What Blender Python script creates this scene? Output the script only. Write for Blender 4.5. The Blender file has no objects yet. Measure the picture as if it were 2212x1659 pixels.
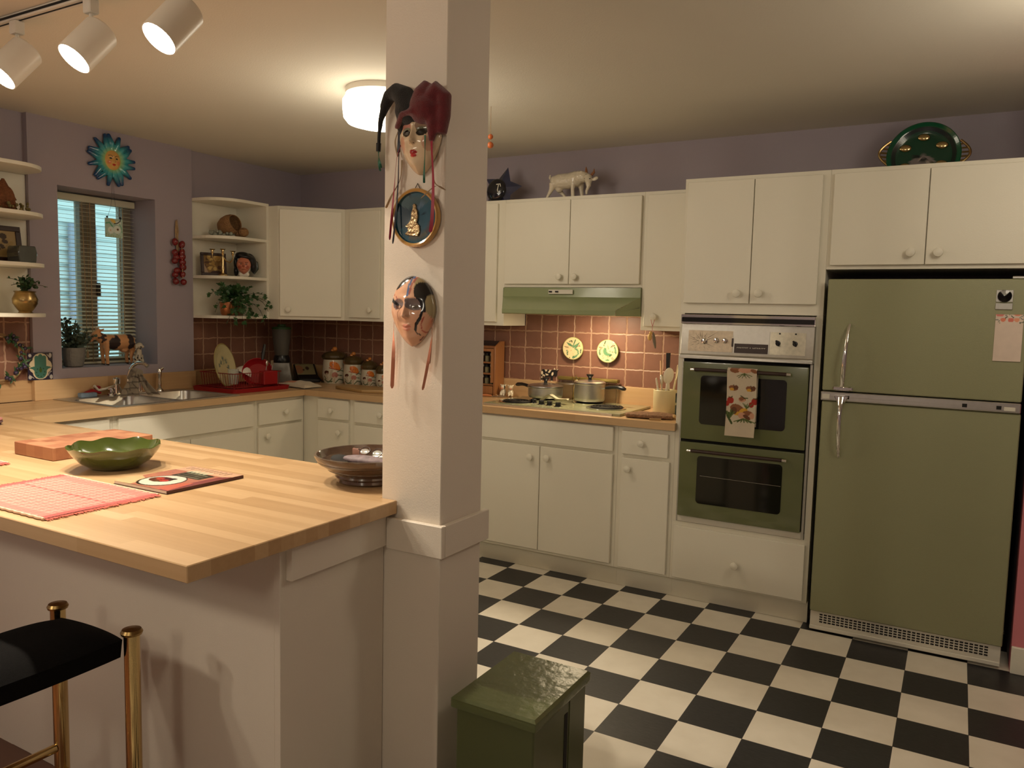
import bpy, bmesh, math, random
import numpy as np
from mathutils import Matrix, Vector, Euler
random.seed(7)
S = bpy.context.scene
COL = S.collection
PI = math.pi
# ------------------------------------------------------------------ camera
cd = bpy.data.cameras.new('camera'); cam = bpy.data.objects.new('camera', cd); COL.objects.link(cam)
RX = Vector((0.86831894, 0.49545932, 0.02328691)); RY = Vector((0.06446622, -0.06618087, -0.99572295)); RZ = Vector((-0.49179907, 0.86610632, -0.08940649))
mw = Matrix.Identity(4)
for r in range(3):
    mw[r][0] = RX[r]; mw[r][1] = -RY[r]; mw[r][2] = -RZ[r]
mw.translation = Vector((2.16816903, -4.04653345, 1.45259543))
cam.matrix_world = mw
cd.sensor_fit = 'HORIZONTAL'; cd.sensor_width = 36.0; cd.lens = 36.0 * 1694.788 / 2212.0
cd.clip_start = 0.05; cd.clip_end = 60
S.camera = cam
S.view_settings.view_transform = 'Standard'; S.view_settings.look = 'None'
S.view_settings.gamma = 1.0; S.view_settings.use_curve_mapping = False
S.view_settings.exposure = 0.12
# ------------------------------------------------------------------ world: overcast daylight outside the window
W = bpy.data.worlds.new('world'); S.world = W; W.use_nodes = True
bg = W.node_tree.nodes['Background']; bg.inputs[0].default_value = (0.56, 0.86, 0.88, 1); bg.inputs[1].default_value = 1.7
# ------------------------------------------------------------------ helpers
def srgb(r, g, b):
    f = lambda c: (c / 255.0) / 12.92 if c / 255.0 <= 0.04045 else ((c / 255.0 + 0.055) / 1.055) ** 2.4
    return (f(r), f(g), f(b))

def newmat(name):
    m = bpy.data.materials.new(name); m.use_nodes = True
    return m, m.node_tree, m.node_tree.nodes['Principled BSDF']

def mat(name, col, rough=0.5, metal=0.0, noise=(8.0, 0.06), bump=None, trans=0.0, emit=None, coat=0.0, ior=1.45, sheen=0.0, alpha=None, sss=0.0, spec=0.5):
    m, nt, b = newmat(name)
    tc = nt.nodes.new('ShaderNodeTexCoord')
    nz = nt.nodes.new('ShaderNodeTexNoise'); nz.inputs['Scale'].default_value = noise[0]; nz.inputs['Detail'].default_value = 4
    nt.links.new(tc.outputs['Object'], nz.inputs['Vector'])
    mx = nt.nodes.new('ShaderNodeMix'); mx.data_type = 'RGBA'
    a = noise[1]
    mx.inputs[6].default_value = (*[c * (1 - a) for c in col], 1); mx.inputs[7].default_value = (*[min(1, c * (1 + a)) for c in col], 1)
    nt.links.new(nz.outputs['Fac'], mx.inputs[0]); nt.links.new(mx.outputs[2], b.inputs['Base Color'])
    b.inputs['Roughness'].default_value = rough; b.inputs['Metallic'].default_value = metal
    b.inputs['Transmission Weight'].default_value = trans; b.inputs['IOR'].default_value = ior
    b.inputs['Coat Weight'].default_value = coat; b.inputs['Sheen Weight'].default_value = sheen
    b.inputs['Specular IOR Level'].default_value = spec
    if coat: b.inputs['Coat Roughness'].default_value = 0.08
    if emit:
        b.inputs['Emission Color'].default_value = (*emit[0], 1); b.inputs['Emission Strength'].default_value = emit[1]
    if alpha is not None: b.inputs['Alpha'].default_value = alpha
    if bump:
        n2 = nt.nodes.new('ShaderNodeTexNoise'); n2.inputs['Scale'].default_value = bump[0]; n2.inputs['Detail'].default_value = 3
        nt.links.new(tc.outputs['Object'], n2.inputs['Vector'])
        bp = nt.nodes.new('ShaderNodeBump'); bp.inputs['Strength'].default_value = bump[1]; bp.inputs['Distance'].default_value = 0.01
        nt.links.new(n2.outputs['Fac'], bp.inputs['Height']); nt.links.new(bp.outputs[0], b.inputs['Normal'])
    return m

def paintmat(name, rough=0.5, metal=0.0, coat=0.0, bump=None, noise=(30.0, 0.05), sheen=0.0):
    """painted or printed surface: the colours are a mesh colour attribute, slightly mottled"""
    m, nt, b = newmat(name)
    at = nt.nodes.new('ShaderNodeAttribute'); at.attribute_name = 'Col'
    tc = nt.nodes.new('ShaderNodeTexCoord'); nz = nt.nodes.new('ShaderNodeTexNoise'); nz.inputs['Scale'].default_value = noise[0]
    nt.links.new(tc.outputs['Object'], nz.inputs['Vector'])
    mr = nt.nodes.new('ShaderNodeMapRange'); mr.inputs['To Min'].default_value = 1 - noise[1] * 2; mr.inputs['To Max'].default_value = 1 + noise[1]
    nt.links.new(nz.outputs['Fac'], mr.inputs['Value'])
    vm = nt.nodes.new('ShaderNodeVectorMath'); vm.operation = 'SCALE'
    nt.links.new(at.outputs['Color'], vm.inputs[0]); nt.links.new(mr.outputs[0], vm.inputs['Scale'])
    nt.links.new(vm.outputs[0], b.inputs['Base Color'])
    b.inputs['Roughness'].default_value = rough; b.inputs['Metallic'].default_value = metal
    b.inputs['Coat Weight'].default_value = coat; b.inputs['Coat Roughness'].default_value = 0.06; b.inputs['Sheen Weight'].default_value = sheen
    if bump:
        n2 = nt.nodes.new('ShaderNodeTexNoise'); n2.inputs['Scale'].default_value = bump[0]
        nt.links.new(tc.outputs['Object'], n2.inputs['Vector'])
        bp = nt.nodes.new('ShaderNodeBump'); bp.inputs['Strength'].default_value = bump[1]; bp.inputs['Distance'].default_value = 0.005
        nt.links.new(n2.outputs['Fac'], bp.inputs['Height']); nt.links.new(bp.outputs[0], b.inputs['Normal'])
    return m

def mathn(nt, op, a, b=None, c=None):
    n = nt.nodes.new('ShaderNodeMath'); n.operation = op
    for i, v in enumerate((a, b, c)):
        if v is None: continue
        if isinstance(v, (int, float)): n.inputs[i].default_value = v
        else: nt.links.new(v, n.inputs[i])
    return n.outputs[0]

def woodmat(name, cols, axis='X', strip=0.036, length=0.55, rough=0.35, grain=0.35, coat=0.15):
    """laminated strips; axis = direction of the strips, in object coordinates"""
    m, nt, b = newmat(name)
    tc = nt.nodes.new('ShaderNodeTexCoord'); sp = nt.nodes.new('ShaderNodeSeparateXYZ'); nt.links.new(tc.outputs['Object'], sp.inputs[0])
    o = {'X': (0, 1, 2), 'Y': (1, 0, 2), 'Z': (2, 0, 1)}[axis]
    L, A, B = sp.outputs[o[0]], sp.outputs[o[1]], sp.outputs[o[2]]
    AB = mathn(nt, 'ADD', A, mathn(nt, 'MULTIPLY', mathn(nt, 'FLOOR', mathn(nt, 'DIVIDE', B, 0.2)), 3.3))
    row = mathn(nt, 'FLOOR', mathn(nt, 'DIVIDE', AB, strip))
    wn = nt.nodes.new('ShaderNodeTexWhiteNoise'); wn.noise_dimensions = '1D'; nt.links.new(row, wn.inputs['W'])
    ln = mathn(nt, 'FLOOR', mathn(nt, 'ADD', mathn(nt, 'DIVIDE', L, length), mathn(nt, 'MULTIPLY', wn.outputs['Value'], 7.0)))
    cb = nt.nodes.new('ShaderNodeCombineXYZ'); nt.links.new(row, cb.inputs[0]); nt.links.new(ln, cb.inputs[1])
    w2 = nt.nodes.new('ShaderNodeTexWhiteNoise'); w2.noise_dimensions = '3D'; nt.links.new(cb.outputs[0], w2.inputs['Vector'])
    mp = nt.nodes.new('ShaderNodeMapping'); sc = [60, 60, 60]; sc[o[0]] = 2.0; mp.inputs['Scale'].default_value = sc
    nt.links.new(tc.outputs['Object'], mp.inputs[0])
    nz = nt.nodes.new('ShaderNodeTexNoise'); nz.inputs['Scale'].default_value = 1.0; nz.inputs['Detail'].default_value = 5; nt.links.new(mp.outputs[0], nz.inputs['Vector'])
    v = mathn(nt, 'ADD', mathn(nt, 'MULTIPLY', w2.outputs['Value'], 1 - grain), mathn(nt, 'MULTIPLY', nz.outputs['Fac'], grain))
    cr = nt.nodes.new('ShaderNodeValToRGB'); nt.links.new(v, cr.inputs[0])
    cr.color_ramp.elements[0].position = 0.12; cr.color_ramp.elements[1].position = 0.88
    cr.color_ramp.elements[0].color = (*cols[0], 1); cr.color_ramp.elements[1].color = (*cols[-1], 1)
    if len(cols) > 2:
        e = cr.color_ramp.elements.new(0.5); e.color = (*cols[1], 1)
    nt.links.new(cr.outputs[0], b.inputs['Base Color'])
    b.inputs['Roughness'].default_value = rough; b.inputs['Coat Weight'].default_value = coat; b.inputs['Coat Roughness'].default_value = 0.25
    return m

class MB:
    """collects shapes into one mesh; M is the current transform, c the current face colour"""
    def __init__(s): s.v = []; s.f = []; s.fc = []; s.M = Matrix.Identity(4); s.c = None
    def add(s, vs, fs, cols=None):
        o = len(s.v); s.v += [tuple(s.M @ Vector(p)) for p in vs]
        flip = s.M.to_3x3().determinant() < 0
        for i, f in enumerate(fs):
            s.f.append(tuple(o + k for k in (reversed(f) if flip else f)))
            s.fc.append(cols[i] if cols is not None else s.c)
        return s
    def at(s, loc=(0, 0, 0), rot=(0, 0, 0), sc=(1, 1, 1)):
        s.M = Matrix.LocRotScale(Vector(loc), Euler(rot), Vector(sc)); return s
    def box(s, x0, x1, y0, y1, z0, z1, bev=0.0, seg=1):
        bm = bmesh.new(); bmesh.ops.create_cube(bm, size=1.0)
        for v in bm.verts: v.co = Vector(((x0 + x1) / 2 + v.co.x * (x1 - x0), (y0 + y1) / 2 + v.co.y * (y1 - y0), (z0 + z1) / 2 + v.co.z * (z1 - z0)))
        if bev > 0:
            bev = min(bev, abs(x1 - x0) * .45, abs(y1 - y0) * .45, abs(z1 - z0) * .45)
            bmesh.ops.bevel(bm, geom=bm.edges[:], offset=bev, segments=seg, profile=0.7, affect='EDGES')
        bm.verts.ensure_lookup_table()
        s.add([v.co[:] for v in bm.verts], [[v.index for v in f.verts] for f in bm.faces]); bm.free(); return s
    def grid(s, fn, nu, nv, closeu=False, closev=False, cols=None):
        vs = [fn(i / (nu if closeu else nu - 1), j / (nv if closev else nv - 1)) for i in range(nu) for j in range(nv)]
        fs = []
        for i in range(nu if closeu else nu - 1):
            for j in range(nv if closev else nv - 1):
                i2 = (i + 1) % nu; j2 = (j + 1) % nv
                fs.append((i * nv + j, i2 * nv + j, i2 * nv + j2, i * nv + j2))
        return s.add(vs, fs, cols)
    def lathe(s, prof, seg=32, center=(0, 0, 0), fn=None):
        """prof: [(r,z)] bottom to top along the outside; fn(theta, k, r, z) -> (r, z) optional"""
        vs = []; fs = []; n = len(prof)
        for k, (r, z) in enumerate(prof):
            for i in range(seg):
                t = 2 * PI * i / seg; rr, zz = (fn(t, k, r, z) if fn else (r, z))
                vs.append((center[0] + rr * math.cos(t), center[1] + rr * math.sin(t), center[2] + zz))
        for k in range(n - 1):
            for i in range(seg):
                i2 = (i + 1) % seg
                fs.append((k * seg + i, k * seg + i2, (k + 1) * seg + i2, (k + 1) * seg + i))
        if prof[0][0] > 1e-6: fs.append(tuple(reversed(range(seg))))
        if prof[-1][0] > 1e-6: fs.append(tuple(range((n - 1) * seg, n * seg)))
        return s.add(vs, fs)
    def tube(s, pts, rad, seg=10, caps=True, flat=1.0, up=None):
        pts = [Vector(p) for p in pts]; n = len(pts)
        rad = rad if isinstance(rad, (list, tuple)) else [rad] * n
        vs = []; prev = None
        for i, p in enumerate(pts):
            d = (pts[min(i + 1, n - 1)] - pts[max(i - 1, 0)]).normalized()
            if prev is None:
                a = Vector(up) if up else (Vector((0, 0, 1)) if abs(d.z) < 0.9 else Vector((1, 0, 0)))
                nx = d.cross(a).normalized()
            else: nx = (prev - d * prev.dot(d)).normalized()
            prev = nx; ny = d.cross(nx)
            for k in range(seg):
                t = 2 * PI * k / seg
                vs.append(tuple(p + (nx * math.cos(t) + ny * math.sin(t) * flat) * rad[i]))
        fs = []
        for i in range(n - 1):
            for k in range(seg):
                k2 = (k + 1) % seg
                fs.append((i * seg + k, i * seg + k2, (i + 1) * seg + k2, (i + 1) * seg + k))
        if caps: fs.append(tuple(reversed(range(seg)))); fs.append(tuple(range((n - 1) * seg, n * seg)))
        return s.add(vs, fs)
    def ell(s, c, r, rot=(0, 0, 0), nu=16, nv=10):
        M0 = s.M; s.M = M0 @ Matrix.LocRotScale(Vector(c), Euler(rot), Vector(r if isinstance(r, (tuple, list)) else (r, r, r)))
        vs = [(0, 0, -1)]; fs = []
        for j in range(1, nv):
            a = -PI / 2 + PI * j / nv
            for i in range(nu): vs.append((math.cos(a) * math.cos(2 * PI * i / nu), math.cos(a) * math.sin(2 * PI * i / nu), math.sin(a)))
        vs.append((0, 0, 1)); e = len(vs) - 1
        for i in range(nu):
            i2 = (i + 1) % nu
            fs.append((0, 1 + i2, 1 + i)); fs.append((e, e - nu + i, e - nu + i2))
            for j in range(nv - 2): fs.append((1 + j * nu + i, 1 + j * nu + i2, 1 + (j + 1) * nu + i2, 1 + (j + 1) * nu + i))
        s.add(vs, fs); s.M = M0; return s
    def prism(s, poly, z0, z1, axis='z', bev=0.0, top=None):
        """extrude a ccw 2-D polygon; axis z: (x,y); y: poly=(x,z) extruded in y from z0 to z1; x: poly=(y,z)"""
        bm = bmesh.new(); n = len(poly)
        mp = {'z': lambda a, b, h: (a, b, h), 'y': lambda a, b, h: (a, h, b), 'x': lambda a, b, h: (h, a, b)}[axis]
        lo = [bm.verts.new(mp(a, b, z0)) for a, b in poly]; hi = [bm.verts.new(mp(a, b, z1)) for a, b in (top or poly)]
        bm.faces.new(lo); bm.faces.new(hi)
        for i in range(n): bm.faces.new((lo[i], lo[(i + 1) % n], hi[(i + 1) % n], hi[i]))
        bmesh.ops.recalc_face_normals(bm, faces=bm.faces[:])
        if bev: bmesh.ops.bevel(bm, geom=bm.edges[:], offset=bev, segments=1, affect='EDGES')
        bm.verts.index_update(); bm.verts.ensure_lookup_table()
        s.add([v.co[:] for v in bm.verts], [[v.index for v in f.verts] for f in bm.faces]); bm.free(); return s
    def text(s, body, size, M=None, extrude=0.0004):
        cu = bpy.data.curves.new('t', 'FONT'); cu.body = body; cu.size = size; cu.extrude = extrude; cu.align_x = 'CENTER'; cu.align_y = 'CENTER'
        ob = bpy.data.objects.new('t', cu); COL.objects.link(ob); dg = bpy.context.evaluated_depsgraph_get(); dg.update()
        me = bpy.data.meshes.new_from_object(ob.evaluated_get(dg)); M0 = s.M
        if M is not None: s.M = M0 @ M
        s.add([v.co[:] for v in me.vertices], [list(p.vertices) for p in me.polygons]); s.M = M0
        bpy.data.objects.remove(ob); bpy.data.curves.remove(cu); bpy.data.meshes.remove(me); return s
    def mesh(s, name, smooth=35.0, colfn=None):
        me = bpy.data.meshes.new(name); me.from_pydata(s.v, [], s.f); me.update()
        finish(me, smooth)
        if any(c is not None for c in s.fc):
            at = me.color_attributes.new('Col', 'FLOAT_COLOR', 'CORNER'); d = []
            for p, c in zip(me.polygons, s.fc):
                c = c if c is not None else (.5, .5, .5)
                d += [c[0], c[1], c[2], 1.0] * p.loop_total
            at.data.foreach_set('color', d)
        if colfn is not None: paint_mesh(me, colfn)
        return me

def finish(me, smooth):
    if smooth:
        me.polygons.foreach_set('use_smooth', [True] * len(me.polygons)); me.set_sharp_from_angle(angle=math.radians(smooth))

def paint_mesh(me, colfn):
    """colfn(P: n x 3 local coordinates) -> n x 3 linear colours"""
    n = len(me.vertices); P = np.empty(n * 3, np.float32); me.vertices.foreach_get('co', P); P = P.reshape(n, 3)
    c = np.ones((n, 4), np.float32); c[:, :3] = colfn(P)
    at = me.color_attributes.new('Col', 'FLOAT_COLOR', 'POINT'); at.data.foreach_set('color', c.ravel())

def paint(U, base, ops):
    """flat painted pattern; U n x 2; ops: ('e',cx,cy,rx,ry,deg,col) ('p',pts,col) ('l',pts,w,col) ('r',cx,cy,r0,r1,col)"""
    c = np.tile(np.array(base, np.float32), (len(U), 1))
    for o in ops:
        if o[0] == 'e':
            _, cx, cy, rx, ry, dg, col = o; a = math.radians(dg); d = U - np.array([cx, cy])
            x = d[:, 0] * math.cos(a) + d[:, 1] * math.sin(a); y = -d[:, 0] * math.sin(a) + d[:, 1] * math.cos(a)
            c[(x / rx) ** 2 + (y / ry) ** 2 < 1] = col
        elif o[0] == 'r':
            _, cx, cy, r0, r1, col = o; r = np.hypot(U[:, 0] - cx, U[:, 1] - cy); c[(r >= r0) & (r <= r1)] = col
        elif o[0] == 'p':
            pts, col = o[1], o[2]; ins = np.zeros(len(U), bool); n = len(pts); x, y = U[:, 0], U[:, 1]
            for i in range(n):
                (x1, y1), (x2, y2) = pts[i], pts[(i + 1) % n]
                if y1 == y2: continue
                ins ^= ((y1 > y) != (y2 > y)) & (x < (x2 - x1) * (y - y1) / (y2 - y1) + x1)
            c[ins] = col
        elif o[0] == 'l':
            pts, w, col = o[1], o[2], o[3]
            for i in range(len(pts) - 1):
                a = np.array(pts[i], float); b = np.array(pts[i + 1], float); d = b - a; L = max(d @ d, 1e-12)
                t = np.clip(((U - a) @ d) / L, 0, 1); q = U - (a + t[:, None] * d); c[np.hypot(q[:, 0], q[:, 1]) < w / 2] = col
    return c

def link(o): COL.objects.link(o); return o

def thing(name, label, cat, loc=(0, 0, 0), rz=0.0, group=None, rot=None, kind=None):
    o = bpy.data.objects.new(name, None); o.empty_display_size = 0.05; link(o)
    o.location = loc; o.rotation_euler = rot if rot else (0, 0, rz)
    if kind: o['kind'] = kind
    if label: o['label'] = label
    if cat: o['category'] = cat
    if group: o['group'] = group
    return o

def part(name, mb, m, parent=None, world=False, smooth=35.0, colfn=None, label=None):
    me = mb if isinstance(mb, bpy.types.Mesh) else mb.mesh(name, smooth, colfn)
    o = bpy.data.objects.new(name, me); link(o); me.materials.append(m)
    if parent is not None:
        o.parent = parent
        if world:
            Mp = Matrix.Identity(4); p = parent
            while p is not None:
                Mp = p.matrix_basis @ Mp; p = p.parent
            me.transform(Mp.inverted())
    if label: o['label'] = label
    return o

def tag(o, label, cat, group=None, loc=None, rz=None):
    o['label'] = label; o['category'] = cat
    if group: o['group'] = group
    if loc is not None: o.location = loc
    if rz is not None: o.rotation_euler = (0, 0, rz)
    return o

def struct(name, mb, m, smooth=35.0):
    o = part(name, mb, m, smooth=smooth); o['kind'] = 'structure'; return o

def copy_tree(o, loc=None, rz=None, label=None, parent=None):
    c = o.copy(); COL.objects.link(c)
    if parent is not None: c.parent = parent
    if loc is not None: c.location = loc
    if rz is not None: c.rotation_euler = (0, 0, rz)
    if label: c['label'] = label
    for ch in list(o.children): copy_tree(ch, parent=c)
    return c

def blobs(name, mb, voxel, smooth_it=4, sm=True):
    """fuse overlapping closed shapes into one continuous surface"""
    me = mb.mesh('t', 0); ob = bpy.data.objects.new('t', me); link(ob)
    r = ob.modifiers.new('r', 'REMESH'); r.mode = 'VOXEL'; r.voxel_size = voxel
    if smooth_it:
        q = ob.modifiers.new('s', 'SMOOTH'); q.iterations = smooth_it; q.factor = 0.5
    dg = bpy.context.evaluated_depsgraph_get(); dg.update()
    out = bpy.data.meshes.new_from_object(ob.evaluated_get(dg)); out.name = name
    bpy.data.objects.remove(ob); bpy.data.meshes.remove(me)
    out.materials.clear()
    out.polygons.foreach_set('use_smooth', [True] * len(out.polygons))
    return out

def face_height(x, z, nose=1.0, lips=1.0, brow=1.0):
    g = lambda a, s: math.exp(-(a / s) ** 2)
    r2 = min(1.0, x * x * 0.97 + z * z * 0.97)
    h = 0.62 * (1 - r2) ** 0.5
    t = max(0.0, min(1.0, (0.33 - z) / 0.47)); low = 1 / (1 + math.exp((-z - 0.20) / 0.022))
    h += nose * (0.05 + 0.24 * t ** 1.4) * g(x, 0.085 + 0.06 * t * t) * low * (1 if z < .33 else g(z - .33, .1))
    h += nose * 0.07 * (g(x - .12, .055) + g(x + .12, .055)) * g(z + .13, .06)
    for sx in (-1, 1):
        h -= 0.13 * g(x - sx * .37, .19) * g(z - .17, .13)
        h += 0.085 * g(x - sx * .37, .12) * g(z - .15, .075)
        h += 0.05 * g(x - sx * .5, .22) * g(z + .2, .2)
    h += brow * 0.05 * g(z - .36, .09) * g(x, .6)
    h += lips * 0.075 * (g(x, .19) * g(z + .42, .045) + g(x, .16) * g(z + .52, .05)) - lips * 0.03 * g(x, .2) * g(z + .47, .02)
    h += 0.06 * g(x, .2) * g(z + .76, .12)
    return h

def face_shell(w, h, d, outline=None, nr=56, nt=120, thick=0.004, **kw):
    """ceramic face shell facing -y; returns MB, with local x and z in metres"""
    mb = MB(); vs = []; fs = []
    outline = outline or (lambda t: 1.0 - 0.13 * max(0, -math.sin(t)) * abs(math.cos(t)) * 2)
    for i in range(nr + 1):
        for k in range(nt):
            t = 2 * PI * k / nt; r = (i / nr) ** 0.9; o = outline(t)
            x = r * math.cos(t); z = r * math.sin(t)
            vs.append((x * o * w / 2, -d * face_height(x, z, **kw), z * o * h / 2))
    for i in range(nr):
        for k in range(nt):
            k2 = (k + 1) % nt; fs.append((i * nt + k, (i + 1) * nt + k, (i + 1) * nt + k2, i * nt + k2))
    base = nr * nt; o = len(vs)
    for k in range(nt): vs.append((vs[base + k][0] * .98, 0.006, vs[base + k][2] * .98))
    for k in range(nt): k2 = (k + 1) % nt; fs.append((base + k, o + k, o + k2, base + k2))
    fs.append(tuple(o + k for k in range(nt)))
    mb.add(vs, fs); return mb
# ------------------------------------------------------------------ materials
M = {}
M['white'] = mat('cream_white_paint', (0.80, 0.76, 0.64), 0.42, noise=(3, .03), bump=(260, .06))
M['postpaint'] = mat('post_paint', (0.78, 0.70, 0.60), 0.55, noise=(2, .03), bump=(300, .08))
M['lavender'] = mat('lavender_wall_paint', (0.36, 0.31, 0.345), 0.8, noise=(3, .04), bump=(200, .08))
M['pink'] = mat('rose_wall_paint', (0.60, 0.20, 0.23), 0.8)
M['ceiling'] = mat('ceiling_paint', (0.70, 0.66, 0.57), 0.9, noise=(2, .03), bump=(160, .1))
M['steel'] = mat('brushed_steel', (0.62, 0.60, 0.56), 0.28, 1.0, noise=(40, .1))
M['steelmat'] = mat('satin_steel', (0.50, 0.48, 0.44), 0.42, 1.0, noise=(60, .1))
M['chrome'] = mat('chrome', (0.82, 0.80, 0.76), 0.08, 1.0, noise=(5, .02))
M['brass'] = mat('brass', (0.62, 0.46, 0.22), 0.16, 1.0, noise=(12, .1))
M['agedbrass'] = mat('aged_brass', (0.40, 0.27, 0.11), 0.28, 1.0, noise=(30, .35))
M['copper'] = mat('copper', (0.55, 0.22, 0.10), 0.3, 1.0, noise=(30, .3))
M['olive'] = mat('avocado_enamel', (0.125, 0.138, 0.055), 0.22, noise=(2, .08), coat=.4)
M['fridge'] = mat('avocado_fridge_enamel', (0.30, 0.30, 0.17), 0.38, noise=(1.5, .06), bump=(420, .15))
M['hood'] = mat('avocado_hood_enamel', (0.27, 0.31, 0.16), 0.25, noise=(3, .08), coat=.3)
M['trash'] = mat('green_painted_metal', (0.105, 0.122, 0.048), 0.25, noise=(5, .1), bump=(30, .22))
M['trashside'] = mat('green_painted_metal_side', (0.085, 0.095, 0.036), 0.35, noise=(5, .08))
M['black'] = mat('black_plastic', (0.008, 0.008, 0.009), 0.28, noise=(10, .1))
M['blackmat'] = mat('black_matt', (0.01, 0.009, 0.008), 0.8)
M['velvet'] = mat('black_seat_fabric', (0.006, 0.0055, 0.0055), 0.98, noise=(200, .5), bump=(900, .6), spec=.15)
M['darkglass'] = mat('dark_oven_glass', (0.008, 0.008, 0.006), 0.07, noise=(4, .1), coat=.5)
M['porcelain'] = mat('white_porcelain', (0.80, 0.76, 0.66), 0.18, noise=(6, .02), coat=.4)
M['goat'] = mat('goat_ceramic', (0.72, 0.64, 0.50), 0.16, noise=(14, .12), coat=.6, bump=(55, .6))
M['cream'] = mat('cream_stoneware', (0.66, 0.57, 0.34), 0.35, noise=(9, .05))
M['plasticwhite'] = mat('white_plastic', (0.72, 0.68, 0.58), 0.4)
M['red'] = mat('red_plastic', (0.30, 0.008, 0.012), 0.32, noise=(9, .1))
M['redwire'] = mat('red_coated_wire', (0.22, 0.01, 0.01), 0.35)
M['blue'] = mat('pale_blue_sponge', (0.22, 0.30, 0.40), 0.9, bump=(200, .6))
M['glass'] = mat('clear_glass', (0.95, 0.97, 0.95), 0.03, trans=1.0, noise=(1, .0))
M['glassgrey'] = mat('smoky_jar_glass', (0.85, 0.87, 0.82), 0.1, trans=.75, noise=(1, .0))
M['soil'] = mat('potting_soil', (0.03, 0.02, 0.012), 0.95)
M['leaf'] = mat('ivy_leaf', (0.028, 0.085, 0.022), 0.42, noise=(40, .35))
M['leaf2'] = mat('eucalyptus_leaf', (0.055, 0.085, 0.06), 0.6, noise=(40, .3))
M['leaf3'] = mat('shelf_plant_leaf', (0.03, 0.075, 0.025), 0.5, noise=(40, .35))
M['stem'] = mat('plant_stem', (0.06, 0.06, 0.02), 0.7)
M['potgrey'] = mat('grey_pot_glaze', (0.22, 0.21, 0.19), 0.5, noise=(40, .15), bump=(60, .4))
M['wicker'] = mat('wicker', (0.30, 0.16, 0.065), 0.8, noise=(90, .5), bump=(160, 1.0))
M['wickerd'] = mat('dark_red_wicker', (0.22, 0.08, 0.03), 0.8, noise=(90, .5), bump=(160, 1.0))
M['darkwood'] = mat('dark_brown_wood', (0.035, 0.015, 0.010), 0.4, noise=(30, .3))
M['rackwood'] = woodmat('spice_rack_wood', [(0.20, 0.07, 0.022), (0.30, 0.12, 0.04), (0.38, 0.16, 0.055)], 'Z', .09, 2.0)
M['darkclay'] = mat('dark_glazed_clay', (0.05, 0.028, 0.018), 0.18, noise=(12, .5), coat=.6)
M['greenglass'] = mat('dark_green_glaze', (0.055, 0.075, 0.012), 0.14, noise=(10, .45), coat=.8)
M['paintgloss'] = paintmat('glazed_painted_ceramic', 0.14, coat=.3)
M['paintmatt'] = paintmat('printed_surface', 0.6)
M['paintcloth'] = paintmat('printed_cloth', 0.95, bump=(700, .5), sheen=.2)
M['paintmetal'] = paintmat('enamelled_metal_relief', 0.3, metal=.35)
M['ribbonred'] = mat('crimson_ribbon', (0.32, 0.02, 0.05), 0.5)
M['ribbonblack'] = mat('navy_black_ribbon', (0.012, 0.014, 0.03), 0.5)
M['ribbongreen'] = mat('green_ribbon', (0.02, 0.13, 0.075), 0.5)
M['ribbongold'] = mat('tan_gold_ribbon', (0.32, 0.22, 0.12), 0.6)
M['ribbonpink'] = mat('salmon_ribbon', (0.62, 0.24, 0.15), 0.5)
M['ribbonpale'] = mat('pale_pink_ribbon', (0.70, 0.48, 0.36), 0.5)
M['velred'] = mat('crimson_velvet', (0.13, 0.004, 0.010), 0.9, noise=(60, .4), bump=(500, .5), sheen=.5)
M['velblack'] = mat('black_velvet', (0.010, 0.010, 0.011), 0.95, bump=(500, .5), sheen=.2)
M['tomato'] = mat('dried_red_pepper', (0.17, 0.008, 0.010), 0.16, noise=(20, .4), coat=.5)
M['raffia'] = mat('raffia', (0.38, 0.25, 0.13), 0.9, noise=(50, .3))
M['blockwood'] = woodmat('end_grain_block', [(0.27, 0.095, 0.045), (0.38, 0.16, 0.08), (0.50, 0.25, 0.13)], 'X', .045, .05, rough=.55, coat=.05)
M['boardwood'] = woodmat('cutting_board_wood', [(0.33, 0.19, 0.07), (0.42, 0.26, 0.10)], 'X', .06, 1.0, rough=.5)
butcher = [(0.44, 0.265, 0.125), (0.54, 0.345, 0.175), (0.64, 0.43, 0.235)]
M['butX'] = woodmat('butcher_block_x', butcher, 'X', .040, .62, rough=.34, grain=.42)
M['butY'] = woodmat('butcher_block_y', butcher, 'Y', .040, .62, rough=.34, grain=.42)
M['floorwood'] = woodmat('reddish_floorboards', [(0.13, 0.055, 0.03), (0.19, 0.08, 0.045)], 'X', .09, 1.0, rough=.4)
M['glow'] = mat('lit_milk_glass', (0.9, 0.86, 0.75), 0.3, emit=((1.0, 0.89, 0.70), 5.0), noise=(1, 0))
M['bulb'] = mat('lit_flood_bulb', (0.9, 0.88, 0.8), 0.3, emit=((1.0, 0.92, 0.80), 60.0), noise=(1, 0))
M['hoodbulb'] = mat('lit_hood_lens', (0.9, 0.88, 0.8), 0.3, emit=((1.0, 0.78, 0.46), 16.0), noise=(1, 0))
M['lampwhite'] = mat('white_lamp_metal', (0.72, 0.68, 0.60), 0.35, noise=(2, .02))
M['vinyl'] = mat('blind_vinyl', (0.80, 0.75, 0.58), 0.5, noise=(3, .03), trans=.30, ior=1.1)
M['windowframe'] = mat('window_frame_paint', (0.26, 0.21, 0.15), 0.5)
M['siding'] = mat('pale_siding', (0.62, 0.70, 0.70), 0.8, noise=(2, .1))
M['cardboard'] = mat('grey_blue_trim', (0.30, 0.33, 0.42), 0.8)
M['mitt'] = mat('brown_quilted_cloth', (0.24, 0.13, 0.07), 0.95, noise=(70, .45), bump=(90, 1.0))
M['coil'] = mat('burner_coil', (0.02, 0.019, 0.018), 0.5, 0.6)
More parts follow.
